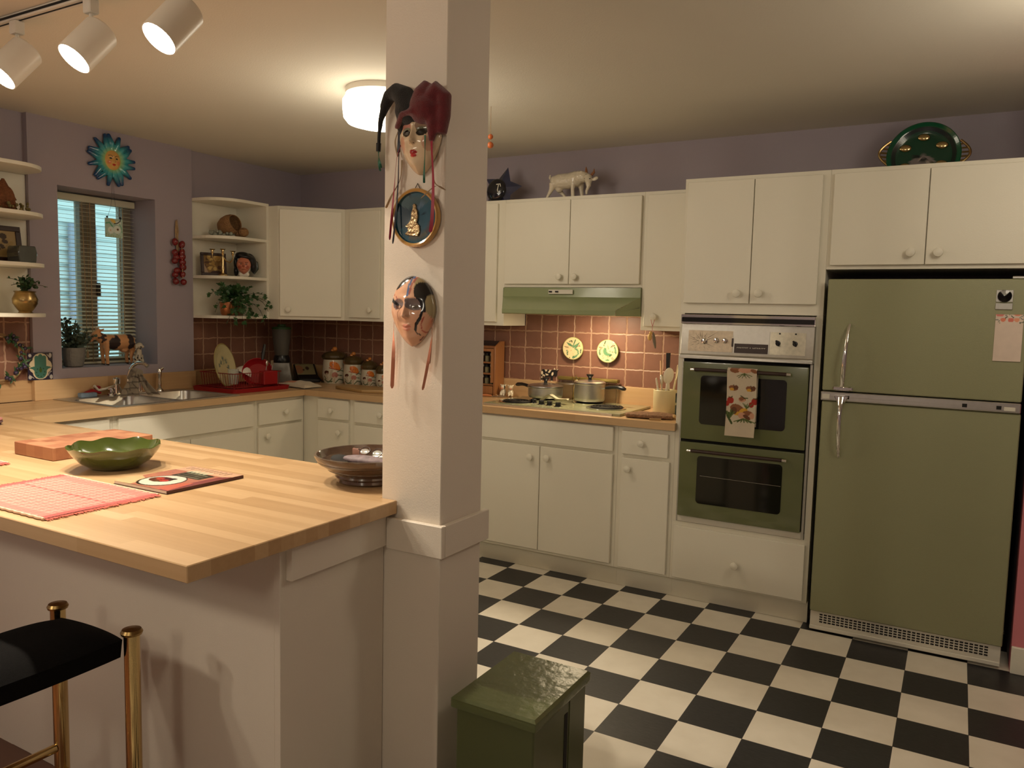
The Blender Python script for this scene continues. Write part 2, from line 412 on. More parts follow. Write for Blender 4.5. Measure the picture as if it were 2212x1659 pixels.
M['cooktop'] = mat('avocado_cooktop_enamel', (0.30, 0.30, 0.17), 0.2, noise=(6, .06), coat=.5)
M['tan'] = mat('tan_cord', (0.34, 0.22, 0.12), 0.8)
M['paper'] = mat('paper', (0.78, 0.66, 0.58), 0.8)

def tilemat():
    m, nt, b = newmat('quarry_tile'); tc = nt.nodes.new('ShaderNodeTexCoord'); sp = nt.nodes.new('ShaderNodeSeparateXYZ'); nt.links.new(tc.outputs['Object'], sp.inputs[0])
    nz = nt.nodes.new('ShaderNodeTexNoise'); nz.inputs['Scale'].default_value = 28; nt.links.new(tc.outputs['Object'], nz.inputs['Vector'])
    wob = mathn(nt, 'MULTIPLY', mathn(nt, 'SUBTRACT', nz.outputs['Fac'], 0.5), 0.016)
    H = mathn(nt, 'ADD', mathn(nt, 'ADD', sp.outputs[0], sp.outputs[1]), wob)
    hx = mathn(nt, 'DIVIDE', mathn(nt, 'ADD', H, 10 * 0.1146), 0.1146); hz = mathn(nt, 'DIVIDE', mathn(nt, 'ADD', sp.outputs[2], wob), 0.105)
    def edge(v, g): f = mathn(nt, 'FRACT', v); return mathn(nt, 'MINIMUM', f, mathn(nt, 'SUBTRACT', 1.0, f))
    e = mathn(nt, 'MINIMUM', edge(hx, 0), edge(hz, 0))
    cb = nt.nodes.new('ShaderNodeCombineXYZ'); nt.links.new(mathn(nt, 'FLOOR', hx), cb.inputs[0]); nt.links.new(mathn(nt, 'FLOOR', hz), cb.inputs[1])
    wn = nt.nodes.new('ShaderNodeTexWhiteNoise'); nt.links.new(cb.outputs[0], wn.inputs['Vector'])
    n2 = nt.nodes.new('ShaderNodeTexNoise'); n2.inputs['Scale'].default_value = 18; n2.inputs['Detail'].default_value = 5; nt.links.new(tc.outputs['Object'], n2.inputs['Vector'])
    cr = nt.nodes.new('ShaderNodeValToRGB'); nt.links.new(mathn(nt, 'ADD', mathn(nt, 'MULTIPLY', wn.outputs['Value'], .45), mathn(nt, 'MULTIPLY', n2.outputs['Fac'], .55)), cr.inputs[0])
    cr.color_ramp.elements[0].color = (0.15, 0.064, 0.040, 1); cr.color_ramp.elements[1].color = (0.27, 0.125, 0.082, 1)
    k = mathn(nt, 'GREATER_THAN', e, 0.042)
    mx = nt.nodes.new('ShaderNodeMix'); mx.data_type = 'RGBA'; nt.links.new(k, mx.inputs[0]); mx.inputs[6].default_value = (0.40, 0.24, 0.16, 1)
    nt.links.new(cr.outputs[0], mx.inputs[7]); nt.links.new(mx.outputs[2], b.inputs['Base Color'])
    bp = nt.nodes.new('ShaderNodeBump'); bp.inputs['Strength'].default_value = .6; bp.inputs['Distance'].default_value = .004
    nt.links.new(mathn(nt, 'SMOOTHSTEP', 0.0, 0.05, e) if False else mathn(nt, 'MINIMUM', mathn(nt, 'MULTIPLY', e, 18.0), 1.0), bp.inputs['Height']); nt.links.new(bp.outputs[0], b.inputs['Normal'])
    b.inputs['Roughness'].default_value = 0.45; return m
M['tile'] = tilemat()

def checkmat():
    m, nt, b = newmat('black_and_white_vinyl_tile'); tc = nt.nodes.new('ShaderNodeTexCoord'); sp = nt.nodes.new('ShaderNodeSeparateXYZ'); nt.links.new(tc.outputs['Object'], sp.inputs[0])
    fx = mathn(nt, 'DIVIDE', sp.outputs[0], 0.2286); fy = mathn(nt, 'DIVIDE', sp.outputs[1], 0.2286)
    s_ = mathn(nt, 'ADD', mathn(nt, 'FLOOR', fx), mathn(nt, 'FLOOR', fy))
    par = mathn(nt, 'GREATER_THAN', mathn(nt, 'FRACT', mathn(nt, 'MULTIPLY', mathn(nt, 'ADD', s_, 100.0), 0.5)), 0.25)
    nz = nt.nodes.new('ShaderNodeTexNoise'); nz.inputs['Scale'].default_value = 9; nz.inputs['Detail'].default_value = 6; nt.links.new(tc.outputs['Object'], nz.inputs['Vector'])
    mp = nt.nodes.new('ShaderNodeMapping'); mp.inputs['Scale'].default_value = (30, 190, 30); nt.links.new(tc.outputs['Object'], mp.inputs[0])
    st = nt.nodes.new('ShaderNodeTexNoise'); st.inputs['Scale'].default_value = 1; nt.links.new(mp.outputs[0], st.inputs['Vector'])
    def ramp(src, c0, c1):
        r = nt.nodes.new('ShaderNodeValToRGB'); nt.links.new(src, r.inputs[0]); r.color_ramp.elements[0].position = .3; r.color_ramp.elements[1].position = .75
        r.color_ramp.elements[0].color = (*c0, 1); r.color_ramp.elements[1].color = (*c1, 1); return r.outputs[0]
    wh = ramp(nz.outputs['Fac'], (0.78, 0.72, 0.60), (0.86, 0.80, 0.68)); bl = ramp(st.outputs['Fac'], (0.018, 0.018, 0.019), (0.038, 0.037, 0.038))
    mx = nt.nodes.new('ShaderNodeMix'); mx.data_type = 'RGBA'; nt.links.new(par, mx.inputs[0]); nt.links.new(bl, mx.inputs[6]); nt.links.new(wh, mx.inputs[7])
    def edge(v): f = mathn(nt, 'FRACT', v); return mathn(nt, 'MINIMUM', f, mathn(nt, 'SUBTRACT', 1.0, f))
    e = mathn(nt, 'MINIMUM', edge(fx), edge(fy)); k = mathn(nt, 'GREATER_THAN', e, 0.0035)
    m2 = nt.nodes.new('ShaderNodeMix'); m2.data_type = 'RGBA'; nt.links.new(k, m2.inputs[0]); m2.inputs[6].default_value = (0.05, 0.045, 0.04, 1); nt.links.new(mx.outputs[2], m2.inputs[7])
    nt.links.new(m2.outputs[2], b.inputs['Base Color']); b.inputs['Roughness'].default_value = 0.42
    return m
M['check'] = checkmat()

# ------------------------------------------------------------------ the setting
TOP = 2.455
struct('floor', MB().box(-2.6, 4.7, -2.70, .5, -.1, 0).box(.765, 4.7, -7.1, -2.70, -.1, 0), M['check'])
struct('floor', MB().box(-2.6, .765, -7.1, -2.70, -.1, 0), M['floorwood'])
struct('ceiling', MB().box(-2.6, 4.7, -7.1, .5, TOP, TOP + .1), M['ceiling'])
struct('wall_back', MB().box(-2.5, 2.6, .40, .5, 0, TOP).box(2.4405, 2.6, -.1295, .40, 0, TOP), M['lavender'])
struct('wall_right', MB().box(2.44, 4.7, -.23, -.13, 0, TOP), M['pink'])
struct('wall_far_right', MB().box(4.6, 4.7, -7.1, -.23, 0, TOP), M['lavender'])
struct('wall_front', MB().box(-2.6, 4.7, -7.1, -7.0, 0, TOP), M['lavender'])
wl = MB()
for y0, y1, z0, z1, xf in ((-7.0, -1.63, 0, TOP, -2.235), (-.60, .40, 0, TOP, -2.235), (-1.63, -1.475, 0, TOP, -2.20), (-.87, -.60, 0, TOP, -2.20), (-1.475, -.87, 0, 1.085, -2.20), (-1.475, -.87, 2.10, TOP, -2.20)):
    wl.box(-2.52, xf, y0, y1, z0, z1)
struct('wall_left', wl, M['lavender'])
struct('baseboard_right', MB().box(2.44, 4.6, -.248, -.23, 0, .115, .003), M['white'])
# window
wn = thing('window_1', None, None, (-2.5, -1.17, 1.085), kind='structure')
f = MB()
for a in ((-2.515, -2.44, -1.475, -1.455, 1.085, 2.10), (-2.515, -2.44, -.925, -.87, 1.085, 2.10), (-2.515, -2.44, -1.475, -.87, 1.085, 1.125), (-2.515, -2.44, -1.475, -.87, 2.06, 2.10), (-2.50, -2.435, -1.205, -1.105, 1.10, 2.08)):
    f.box(*a, .004)
part('window_frame', f, M['windowframe'], wn, world=True)
part('window_pane', MB().box(-2.482, -2.478, -1.455, -.925, 1.11, 2.07), M['glass'], wn, world=True)
part('window_latch', MB().box(-2.436, -2.42, -1.115, -1.09, 1.50, 1.58, .004), M['black'], wn, world=True)
# neighbouring house seen through the slats
hb = thing('neighbour_house', 'pale house wall with siding outside the window, seen through the blind', 'house', (-5.2, .5, 0))
s = MB()
for k in range(26): s.prism([(-5.2, k * .13), (-5.165, k * .13), (-5.195, k * .13 + .13), (-5.2, k * .13 + .13)], -2.5, 3.0, 'y')
part('siding', s, M['siding'], hb, world=True)
part('siding_window', MB().box(-5.16, -5.12, .35, .62, 1.3, 2.2, .01).box(-5.16, -5.12, -.35, 0, .9, 2.4, .01), M['cardboard'], hb, world=True)
part('corner_board', MB().box(-5.16, -5.10, .05, .20, 0, 3.3), M['siding'], hb, world=True)
# post
pt = thing('support_post', 'square cream support post with a boxed collar, masks hanging on it', 'post', (.8575, -2.195, 0))
part('shaft', MB().box(.755, .960, -2.30, -2.09, 0, TOP - .001, .002), M['postpaint'], pt, world=True)
part('collar', MB().box(.786, .978, -2.318, -2.301, .778, .868, .002).box(.961, .978, -2.30, -2.07, .778, .868, .002), M['postpaint'], pt, world=True)
# peninsula
pb = thing('peninsula_cabinet', 'cream panelled base wall under the wood peninsula counter', 'cabinet', (-.7, -2.35, 0))
part('front_panel', MB().box(-2.19, .745, -2.70, -2.66, 0, .878, .001), M['postpaint'], pb, world=True)
part('end_panel', MB().box(.745, .765, -2.70, -2.302, 0, .878, .001), M['postpaint'], pb, world=True)
part('apron', MB().box(.765, .785, -2.68, -2.302, .785, .878, .001), M['postpaint'], pb, world=True)
part('cabinet_body', MB().box(-1.62, .735, -2.66, -2.06, .1, .878), M['white'], pb, world=True)
ct = thing('peninsula_countertop', 'butcher block peninsula countertop with strips of honey coloured wood', 'countertop', (-.7, -2.5, .879))
part('slab', MB().prism([(-2.19, -3.0), (.812, -3.0), (.812, -2.302), (.753, -2.302), (.753, -2.03), (-2.19, -2.03)], .879, .917, 'z', .002), M['butX'], ct, world=True)
cw = thing('wall_countertop', 'L-shaped butcher block countertop holding the sink and cooktop', 'countertop', (-1.7, .0, .879))
sy = MB()
for a in ((-2.195, -1.59, -2.029, -1.535), (-2.195, -1.59, -.755, .39), (-2.195, -2.155, -1.535, -.755), (-1.625, -1.59, -1.535, -.755)): sy.box(a[0], a[1], a[2], a[3], .879, .917)
part('sink_side_slab', sy, M['butY'], cw, world=True)
cx = MB()
for a in ((-1.59, -.215, -.215, .39), (.60, .945, -.215, .39), (-.215, .60, -.215, -.125), (-.215, .60, .31, .39)): cx.box(a[0], a[1], a[2], a[3], .879, .917)
part('cooktop_side_slab', cx, M['butX'], cw, world=True)
up = MB().box(-2.198, -2.178, -1.640, -.602, .9175, 1.03, .002).box(-2.212, -2.199, -1.640, -1.6305, .9175, 1.03).box(-2.233, -2.213, -2.028, -1.632, .9175, 1.03, .002).box(-2.233, -2.213, -.600, .38, .9175, 1.03, .002)
part('upstand', up, M['butY'], cw, world=True)
part('upstand', MB().box(-2.213, .945, .378, .398, .9175, 1.03, .002), M['butX'], cw, world=True)
up2 = part('upstand', MB().box(-2.233, -2.213, -3.0, -2.031, .9175, 1.03, .002), M['butY'], ct, world=True)
# tiled backsplash
tb = thing('tile_backsplash', 'reddish brown square tile backsplash with light grout around the counter', 'backsplash', (-.6, .39, 1.03))
part('tile_field', MB().box(-2.225, .94, .390, .399, 1.0305, 1.376).box(-.26, .62, .390, .399, 1.376, 1.60), M['tile'], tb, world=True)
part('tile_field', MB().box(-2.234, -2.225, -.599, .39, 1.0305, 1.376), M['tile'], tb, world=True)
part('tile_field', MB().box(-2.234, -2.225, -2.9, -1.632, 1.0305, 1.376), M['tile'], tb, world=True)

# ------------------------------------------------------------------ cabinets
knob_mb = MB().lathe([(0, 0), (.0095, 0), (.0085, .008), (.009, .011), (.0160, .016), (.0195, .023), (.0180, .029), (.010, .033), (0, .034)], 20)
knob_me = None
def add_knob(parent, x, z, yf):
    global knob_me
    if knob_me is None: knob_me = knob_mb.mesh('knob'); knob_me.materials.append(M['white'])
    o = bpy.data.objects.new('knob', knob_me); link(o); o.parent = parent; o.location = (x, yf, z); o.rotation_euler = (PI / 2, 0, 0); return o

def cabinet(name, label, loc, rz, w, z0, z1, depth, fronts, kick=None, body=None, cat='cabinet', group=None, bodyfn=None):
    """local x along the face, -y out of it; fronts (kind, x0, x1, z0, z1, (knob x, z) or None)"""
    t = thing(name, label, cat, (loc[0], loc[1], 0), rz, group)
    mb = MB()
    if bodyfn: bodyfn(mb)
    else: mb.box(0, w, 0, depth, z0, z1, .001)
    part('cabinet_box', mb, M['white'], t)
    if kick: part('toe_kick', MB().box(0, w, .045, depth, 0.001, z0 - .0005), M['white'], t)
    for kind, a0, a1, b0, b1, kn in fronts:
        o = part(kind, MB().box(a0, a1, -.018, -.0005, b0, b1, .0018), M['white'], t)
        if kn: add_knob(o, kn[0], kn[1], -.018)
    return t
YB, YU = -.185, .115
def cx_(x0): return lambda L: [(k, a - x0, b - x0, c, d, (kn[0] - x0, kn[1]) if kn else None) for k, a, b, c, d, kn in L]
def cook(name, label, x0, x1, z0, z1, fronts, y=YB, kick=True, **kw):
    return cabinet(name, label, (x0, y), 0, x1 - x0, z0, z1, .389 - y, cx_(x0)(fronts), kick, **kw)
cook('base_cabinet', 'cream base cabinet with one drawer under the mushroom canisters', -1.63, -1.20, .108, .878, [('drawer', -1.487, -1.223, .74, .867, (-1.36, .795)), ('door', -1.487, -1.223, .12, .722, (-1.292, .654))])
cook('base_cabinet', 'cream base cabinet between the canister cabinet and the support post', -1.1995, -.2405, .108, .878, [('drawer', -1.172, -.74, .735, .867, (-.95, .80)), ('drawer', -.70, -.26, .735, .867, (-.48, .80)), ('door', -1.172, -.74, .12, .715, (-.80, .654)), ('door', -.70, -.26, .12, .715, (-.64, .654))])
cook('base_cabinet', 'wide cream base cabinet with two doors under the cooktop', -.24, .63, .108, .878, [('false_drawer_front', -.214, .607, .737, .868, None), ('door', -.214, .172, .128, .719, (.121, .655)), ('door', .176, .609, .128, .719, (.226, .659))])
cook('base_cabinet', 'narrow cream base cabinet with a small drawer beside the oven', .6305, .9395, .108, .878, [('drawer', .656, .909, .732, .853, (.77, .798)), ('door', .658, .920, .122, .711, (.701, .656))])
def tall(mb):
    mb.box(0, .675, 0, .574, .108, .415, .001); mb.box(0, .675, 0, .574, 1.475, 2.135, .001)
    mb.box(0, .022, 0, .574, .415, 1.475); mb.box(.648, .675, 0, .574, .415, 1.475); mb.box(.022, .648, .54, .574, .415, 1.475)
cook('tall_oven_cabinet', 'tall cream cabinet built around the green double oven', .94, 1.615, .108, 2.135, [('door', .958, 1.278, 1.526, 2.115, (1.223, 1.574)), ('door', 1.282, 1.584, 1.526, 2.115, (1.325, 1.575)), ('drawer', .958, 1.596, .122, .392, (1.276, .240))], bodyfn=tall)
cook('fridge_cabinet', 'wide cream wall cabinet above the green refrigerator', 1.6155, 2.4385, 1.687, 2.135, [('door', 1.632, 2.013, 1.705, 2.115, (1.959, 1.756)), ('door', 2.017, 2.405, 1.705, 2.115, (2.065, 1.754))], kick=False, bodyfn=lambda mb: (mb.box(0, .823, .020, .574, 1.687, 2.070, .001), mb.box(0, .823, 0, .0199, 1.687, 2.135, .001), mb.box(.805, .823, .020, .574, 2.070, 2.135)))
cook('wall_cabinet', 'cream wall cabinet with two doors above the range hood', -.2645, .6195, 1.612, 2.135, [('door', -.256, .173, 1.631, 2.115, (.120, 1.673)), ('door', .177, .607, 1.631, 2.115, (.218, 1.672))], y=YU, kick=False)
cook('wall_cabinet', 'narrow cream wall cabinet beside the oven, a wooden charm on its knob', .62, .9395, 1.377, 2.135, [('door', .642, .925, 1.400, 2.115, (.704, 1.454))], y=YU, kick=False)
cook('wall_cabinet', 'cream wall cabinet left of the hood, mostly hidden by the support post', -1.1795, -.265, 1.377, 2.135, [('door', -1.16, -.735, 1.400, 2.115, (-.79, 1.46)), ('door', -.73, -.312, 1.400, 2.115, (-.68, 1.46))], y=YU, kick=False)
cook('wall_cabinet', 'cream wall cabinet with one door just left of the support post', -1.5395, -1.18, 1.377, 2.135, [('door', -1.485, -1.222, 1.400, 2.115, (-1.292, 1.455))], y=YU, kick=False)
def corner(mb):
    Mi = (Matrix.Translation((-1.85, -.20, 0)) @ Matrix.Rotation(PI / 4, 4, 'Z')).inverted(); mb.M = Mi
    mb.prism([(-2.232, .388), (-2.232, -.199), (-1.85, -.199), (-1.5405, .1145), (-1.5405, .388)], 1.377, 2.135, 'z', .001); mb.M = Matrix.Identity(4)
cabinet('corner_wall_cabinet', 'cream diagonal corner wall cabinet with a single door', (-1.85, -.20), PI / 4, .44, 1.377, 2.135, .3, [('door', .012, .418, 1.400, 2.112, (.065, 1.445))], bodyfn=corner)
def sink(label, y0, y1, fronts, xf=-1.63):
    return cabinet('base_cabinet', label, (xf, y0), PI / 2, y1 - y0, .108, .878, .56, [(k, a - y0, b - y0, c, d, (kn[0] - y0, kn[1]) if kn else None) for k, a, b, c, d, kn in fronts], True, bodyfn=(lambda mb: (mb.box(0, y1 - y0, 0, .56, .108, .70, .001), mb.box(0, y1 - y0, 0, .02, .70, .878), mb.box(0, .015, .02, .56, .70, .878), mb.box(y1 - y0 - .015, y1 - y0, .02, .56, .70, .878))) if 'sink' in label else None)
sink('cream base cabinet in the corner behind the peninsula', -2.03, -1.5555, [('false_drawer_front', -2.0, -1.582, .72, .862, None), ('door', -2.0, -1.582, .12, .70, (-1.64, .64))])
sink('wide cream base cabinet under the kitchen sink', -1.555, -.6055, [('false_drawer_front', -1.531, -.633, .716, .858, None), ('door', -1.531, -1.095, .12, .692, (-1.14, .62)), ('door', -1.091, -.633, .12, .692, (-1.04, .62))])
sink('cream base cabinet with a drawer under the red dish rack', -.605, -.1855, [('drawer', -.585, -.215, .716, .855, (-.375, .785)), ('door', -.590, -.215, .12, .700, (-.533, .642))])
# ------------------------------------------------------------------ open shelves
def shelf_outline(mirror, y_in, y_out, d0=.12, X0=-2.232, X1=-1.932):
    # quarter-round front; y_in = square end, y_out = rounded end
    s_ = 1 if y_out > y_in else -1; R = .19; pts = [(X0, y_in), (X1, y_in)]
    for k in range(9):
        a = (PI / 2) * k / 8; pts.append((X1 - (X1 - X0 - d0) * (1 - math.cos(a)), y_out - s_ * R * (1 - math.sin(a))))
    pts.append((X0, y_out))
    return pts if s_ < 0 else list(reversed(pts))
def shelves(label, y_in, y_out, side):
    t = thing('open_shelf_unit', label, 'shelf', (-2.232, (y_in + y_out) / 2, 1.377))
    o = shelf_outline(False, y_in, y_out)
    for z in (2.130, 1.890, 1.634, 1.377): part('shelf', MB().prism(o, z, z + .019, 'z', .0015), M['white'], t, world=True)
    ya, yb = sorted((y_in, y_out)); bp = MB()
    for z in (1.396, 1.653, 1.909): bp.box(-2.232, -2.225, ya, yb, z, z + (.237 if z < 1.5 else .236 if z < 1.8 else .220))
    part('back_panel', bp, M['white'], t, world=True)
    sp = MB()
    for z, h in ((1.396, .238), (1.653, .237), (1.909, .221)):
        sp.box(-2.225, -1.934, side[0], side[1], z, z + h)
    part('side_panel', sp, M['white'], t, world=True)
    return t
shelves('cream open shelf unit with a rounded end, to the right of the window', -.2005, -.600, (-.2205, -.2005))
shelves('cream open shelf unit with a rounded end, to the left of the window', -2.6, -1.632, (-2.6, -2.58))
# ------------------------------------------------------------------ lamps
def spot(name, loc, target, energy, size, blend, color, radius=.03):
    l = bpy.data.lights.new(name, 'SPOT'); l.energy = energy; l.spot_size = math.radians(size); l.spot_blend = blend; l.color = color; l.shadow_soft_size = radius
    o = bpy.data.objects.new(name, l); link(o); o.location = loc
    o.rotation_euler = (Vector(target) - Vector(loc)).to_track_quat('-Z', 'Y').to_euler(); return o
WARM = (1.0, 0.885, 0.69)
tk = thing('light_track', 'white ceiling track carrying the spotlights above the peninsula', 'light track', (-.7, -2.44, TOP))
part('rail', MB().box(-1.9, .35, -2.457, -2.423, TOP - .022, TOP - .0005, .002), M['lampwhite'], tk, world=True)
part('rail_slot', MB().box(-1.89, .34, -2.4585, -2.457, TOP - .016, TOP - .008).box(-1.89, .34, -2.443, -2.437, TOP - .0235, TOP - .022), M['blackmat'], tk, world=True)
axis = Vector((-.10, -.62, -.775)).normalized()
def track_head(x, label, first=None):
    t = thing('track_spotlight', label, 'spotlight', (x, -2.44, TOP - .022), group='white cylinder spotlights on the ceiling track')
    part('adapter', MB().box(-.02, .02, -.017, .017, -.045, -.0005, .003), M['lampwhite'], t)
    part('stem', MB().tube([(0, 0, -.045), (0, 0, -.088)], .006, 10).tube([(-.0, .004, -.078), (0, -.004, -.100)], .010, 12), M['lampwhite'], t)
    q = axis.to_track_quat('Z', 'Y'); back = Vector((.012, .030, -.090)); Mh = Matrix.Translation(back) @ q.to_matrix().to_4x4()
    hd = MB(); hd.M = Mh
    hd.lathe([(0, 0), (.050, 0), (.055, .006), (.055, .145), (.052, .145), (.052, .030), (0, .028)], 40)
    part('lamp_head', hd, M['lampwhite'], t)
    bb = MB(); bb.M = Mh; bb.lathe([(0, .118), (.046, .118), (.050, .124), (.040, .134), (.02, .139), (0, .140)], 32)
    part('bulb', bb, M['bulb'], t)
    o = Vector((x, -2.44, TOP - .022)) + back + axis * .149
    a = spot('flood_beam', o, o + axis, 30, 95, .9, (1.0, .87, .68), .045); b = spot('flood_spill', o, o + axis, 54, 158, .05, (1.0, .87, .68), .03)
    for l in (a, b): l.parent = t; l.matrix_parent_inverse = Matrix.Translation(t.location).inverted()
    return t
track_head(-.775, 'leftmost of the three white cylinder spotlights, cut by the frame edge')
track_head(-.345, 'middle one of the three white cylinder spotlights on the ceiling track')
track_head(.075, 'rightmost of the three white cylinder spotlights on the ceiling track')
def drum(label, x, y, power):
    t = thing('ceiling_lamp', label, 'ceiling lamp', (x, y, TOP))
    part('lamp_base', MB().lathe([(0, -.030), (.150, -.030), (.160, -.026), (.160, -.001), (0, -.001)], 48), M['lampwhite'], t)
    part('glass_shade', MB().lathe([(0, -.165), (.11, -.163), (.150, -.152), (.168, -.130), (.173, -.09), (.173, -.055), (.160, -.036), (.145, -.031), (0, -.031)], 48), M['glow'], t)
    l = bpy.data.lights.new('drum_glow', 'POINT'); l.energy = power; l.color = WARM; l.shadow_soft_size = .17
    o = bpy.data.objects.new('drum_glow', l); link(o); o.parent = t; o.location = (0, 0, -.36); return t
drum('round white glass ceiling lamp glowing behind the jester mask', -.20, -1.15, 7.5)
drum('round white glass ceiling lamp at the right, just outside the view', 2.58, -1.30, 9)
drum('added fill lamp, a round white glass ceiling lamp unseen behind the camera', 1.6, -5.6, 22)  # extra lamp out of view, added as soft fill for the whole kitchen
for lx, ly, lb in ((-.45, -5.25, 'white spotlight on the ceiling in front of the peninsula, aimed at the post'), (-.85, -5.05, 'second white spotlight on the ceiling in front of the peninsula')):
    t = thing('ceiling_spotlight', lb, 'spotlight', (lx, ly, TOP)); tg = Vector((.75, -2.3, 1.45)); dr_ = (tg - Vector((lx, ly, TOP - .1))).normalized(); q = dr_.to_track_quat('Z', 'Y')
    part('mount', MB().lathe([(0, -.02), (.05, -.02), (.05, -.001), (0, -.001)], 24).tube([(0, 0, -.02), (0, 0, -.09)], .007, 10), M['lampwhite'], t)
    hd = MB(); hd.M = Matrix.Translation((0, 0, -.095)) @ q.to_matrix().to_4x4(); hd.lathe([(0, -.03), (.045, -.03), (.055, -.02), (.055, .10), (.052, .10), (.050, -.01), (0, -.012)], 32); part('lamp_head', hd, M['lampwhite'], t)
    bb = MB(); bb.M = hd.M; bb.lathe([(0, .07), (.046, .07), (.05, .08), (0, .09)], 24); part('bulb', bb, M['bulb'], t)
    l_ = spot('room_beam', Vector((lx, ly, TOP - .095)) + dr_ * .12, tg, 27, 84, 1.0, (1.0, .86, .66), .09); l_.parent = t; l_.matrix_parent_inverse = Matrix.Translation(t.location).inverted()
# ------------------------------------------------------------------ wall oven
ov = thing('double_oven', 'avocado green double wall oven with a chrome control panel', 'oven', (1.277, -.19, .42))
P = lambda n, mb, m, par=ov, **k: part(n, mb, m, par, world=True, **k)
P('oven_body', MB().box(.972, 1.578, -.186, .30, .43, 1.44), M['blackmat'])
P('side_trim', MB().box(.963, .972, -.192, -.1865, .418, 1.25, .001), M['steelmat']); P('side_trim', MB().box(1.574, 1.586, -.200, -.1865, .418, 1.25, .001), M['steelmat'])
P('bottom_trim', MB().box(.972, 1.574, -.193, -.1865, .418, .452, .001), M['plasticwhite'])
tt = P('top_trim', MB().box(.960, 1.590, -.232, -.1865, 1.455, 1.470, .002).box(.960, 1.590, -.232, -.1865, 1.424, 1.433, .002).box(.960, .964, -.230, -.1865, 1.433, 1.455).box(1.586, 1.590, -.230, -.1865, 1.433, 1.455), M['chrome'])
P('vent_band', MB().box(.964, 1.586, -.224, -.1865, 1.433, 1.455), M['darkglass'], tt)
cp = P('control_panel', MB().prism([(-.190, 1.424), (-.214, 1.424), (-.226, 1.275), (-.236, 1.268), (-.236, 1.252), (-.190, 1.252)], .960, 1.588, 'x', .0015), M['steelmat'])
def pan(mb, x0, x1, z0, z1, t=.0015):    # a plate lying on the tilted control panel
    n = lambda z: -.214 - .012 * (1.424 - z) / .149
    mb.add([(x0, n(z0) - t, z0), (x1, n(z0) - t, z0), (x1, n(z1) - t, z1), (x0, n(z1) - t, z1), (x0, n(z0), z0), (x1, n(z0), z0), (x1, n(z1), z1), (x0, n(z1), z1)],
           [(0, 1, 2, 3), (4, 7, 6, 5), (0, 4, 5, 1), (1, 5, 6, 2), (2, 6, 7, 3), (3, 7, 4, 0)]); return mb
P('dial_plate', pan(MB(), .998, 1.216, 1.290, 1.392), mat('sunburst_foil', (0.60, 0.50, 0.38), 0.5, .6, noise=(60, .3)), cp)
rays = MB()
for k in range(26):
    a = 2 * PI * k / 26 + .1; r0 = .016 + .010 * (k % 3); r1 = .034 + .05 * ((k * 7) % 5) / 5 * (1.6 if abs(math.cos(a)) > .7 else .7); cx0, cz0 = 1.066, 1.338
    x1 = max(1.0, min(1.214, cx0 + r1 * math.cos(a))); z1 = max(1.292, min(1.39, cz0 + r1 * math.sin(a)))
    y = -.2232; p = Vector((-math.sin(a), 0, math.cos(a))) * .0009
    rays.add([(cx0 + r0 * math.cos(a) + p.x, y + .012 * (cz0 - 1.338) / .149, cz0 + r0 * math.sin(a) + p.z), (cx0 + r0 * math.cos(a) - p.x, y, cz0 + r0 * math.sin(a) - p.z), (x1 - p.x * .3, y - .012 * (cz0 - z1) / .149, z1 - p.z * .3)], [(0, 1, 2)])
P('sunburst_ray', rays, M['blackmat'], cp, smooth=0)
P('dial_plate', pan(MB(), 1.392, 1.552, 1.288, 1.394), mat('brushed_foil', (0.50, 0.46, 0.36), 0.3, .85, noise=(60, .3)), cp)
P('centre_plate', pan(MB(), 1.222, 1.388, 1.288, 1.394), M['steelmat'], cp)
nb = P('brand_plate', pan(MB(), 1.226, 1.384, 1.289, 1.334, .003), M['darkwood'], cp)
P('brand_lettering', MB().text("O'KEEFE & MERRITT", .0155, Matrix.Translation((1.305, -.2247 - .0008, 1.311)) @ Matrix.Rotation(PI / 2 + .08, 4, 'X')), M['plasticwhite'], nb, smooth=0)
for x, z, r in ((1.078, 1.340, .015), (1.138, 1.345, .013), (1.180, 1.345, .013)):
    m_ = MB(); m_.M = Matrix.Translation((x, -.222, z)) @ Matrix.Rotation(PI / 2, 4, 'X'); m_.lathe([(0, 0), (r, 0), (r, .004), (r * .7, .008), (r * .66, .018), (0, .019)], 20); P('control_knob', m_, M['chrome'], cp)
for x in (1.428, 1.505):
    m_ = MB(); m_.M = Matrix.Translation((x, -.222, 1.342)) @ Matrix.Rotation(PI / 2, 4, 'X') @ Matrix.Rotation(.45, 4, 'Z')
    m_.lathe([(0, 0), (.012, 0), (.011, .005), (0, .006)], 16).box(-.004, .004, -.014, .016, .004, .018, .002); P('control_knob', m_, M['black'], cp)
for x in (1.434, 1.506): P('indicator', MB().box(x - .004, x + .004, -.221, -.216, 1.384, 1.391), M['black'], cp)
P('dial_strip', pan(MB(), 1.212, 1.220, 1.318, 1.358, .003), M['darkwood'], cp)
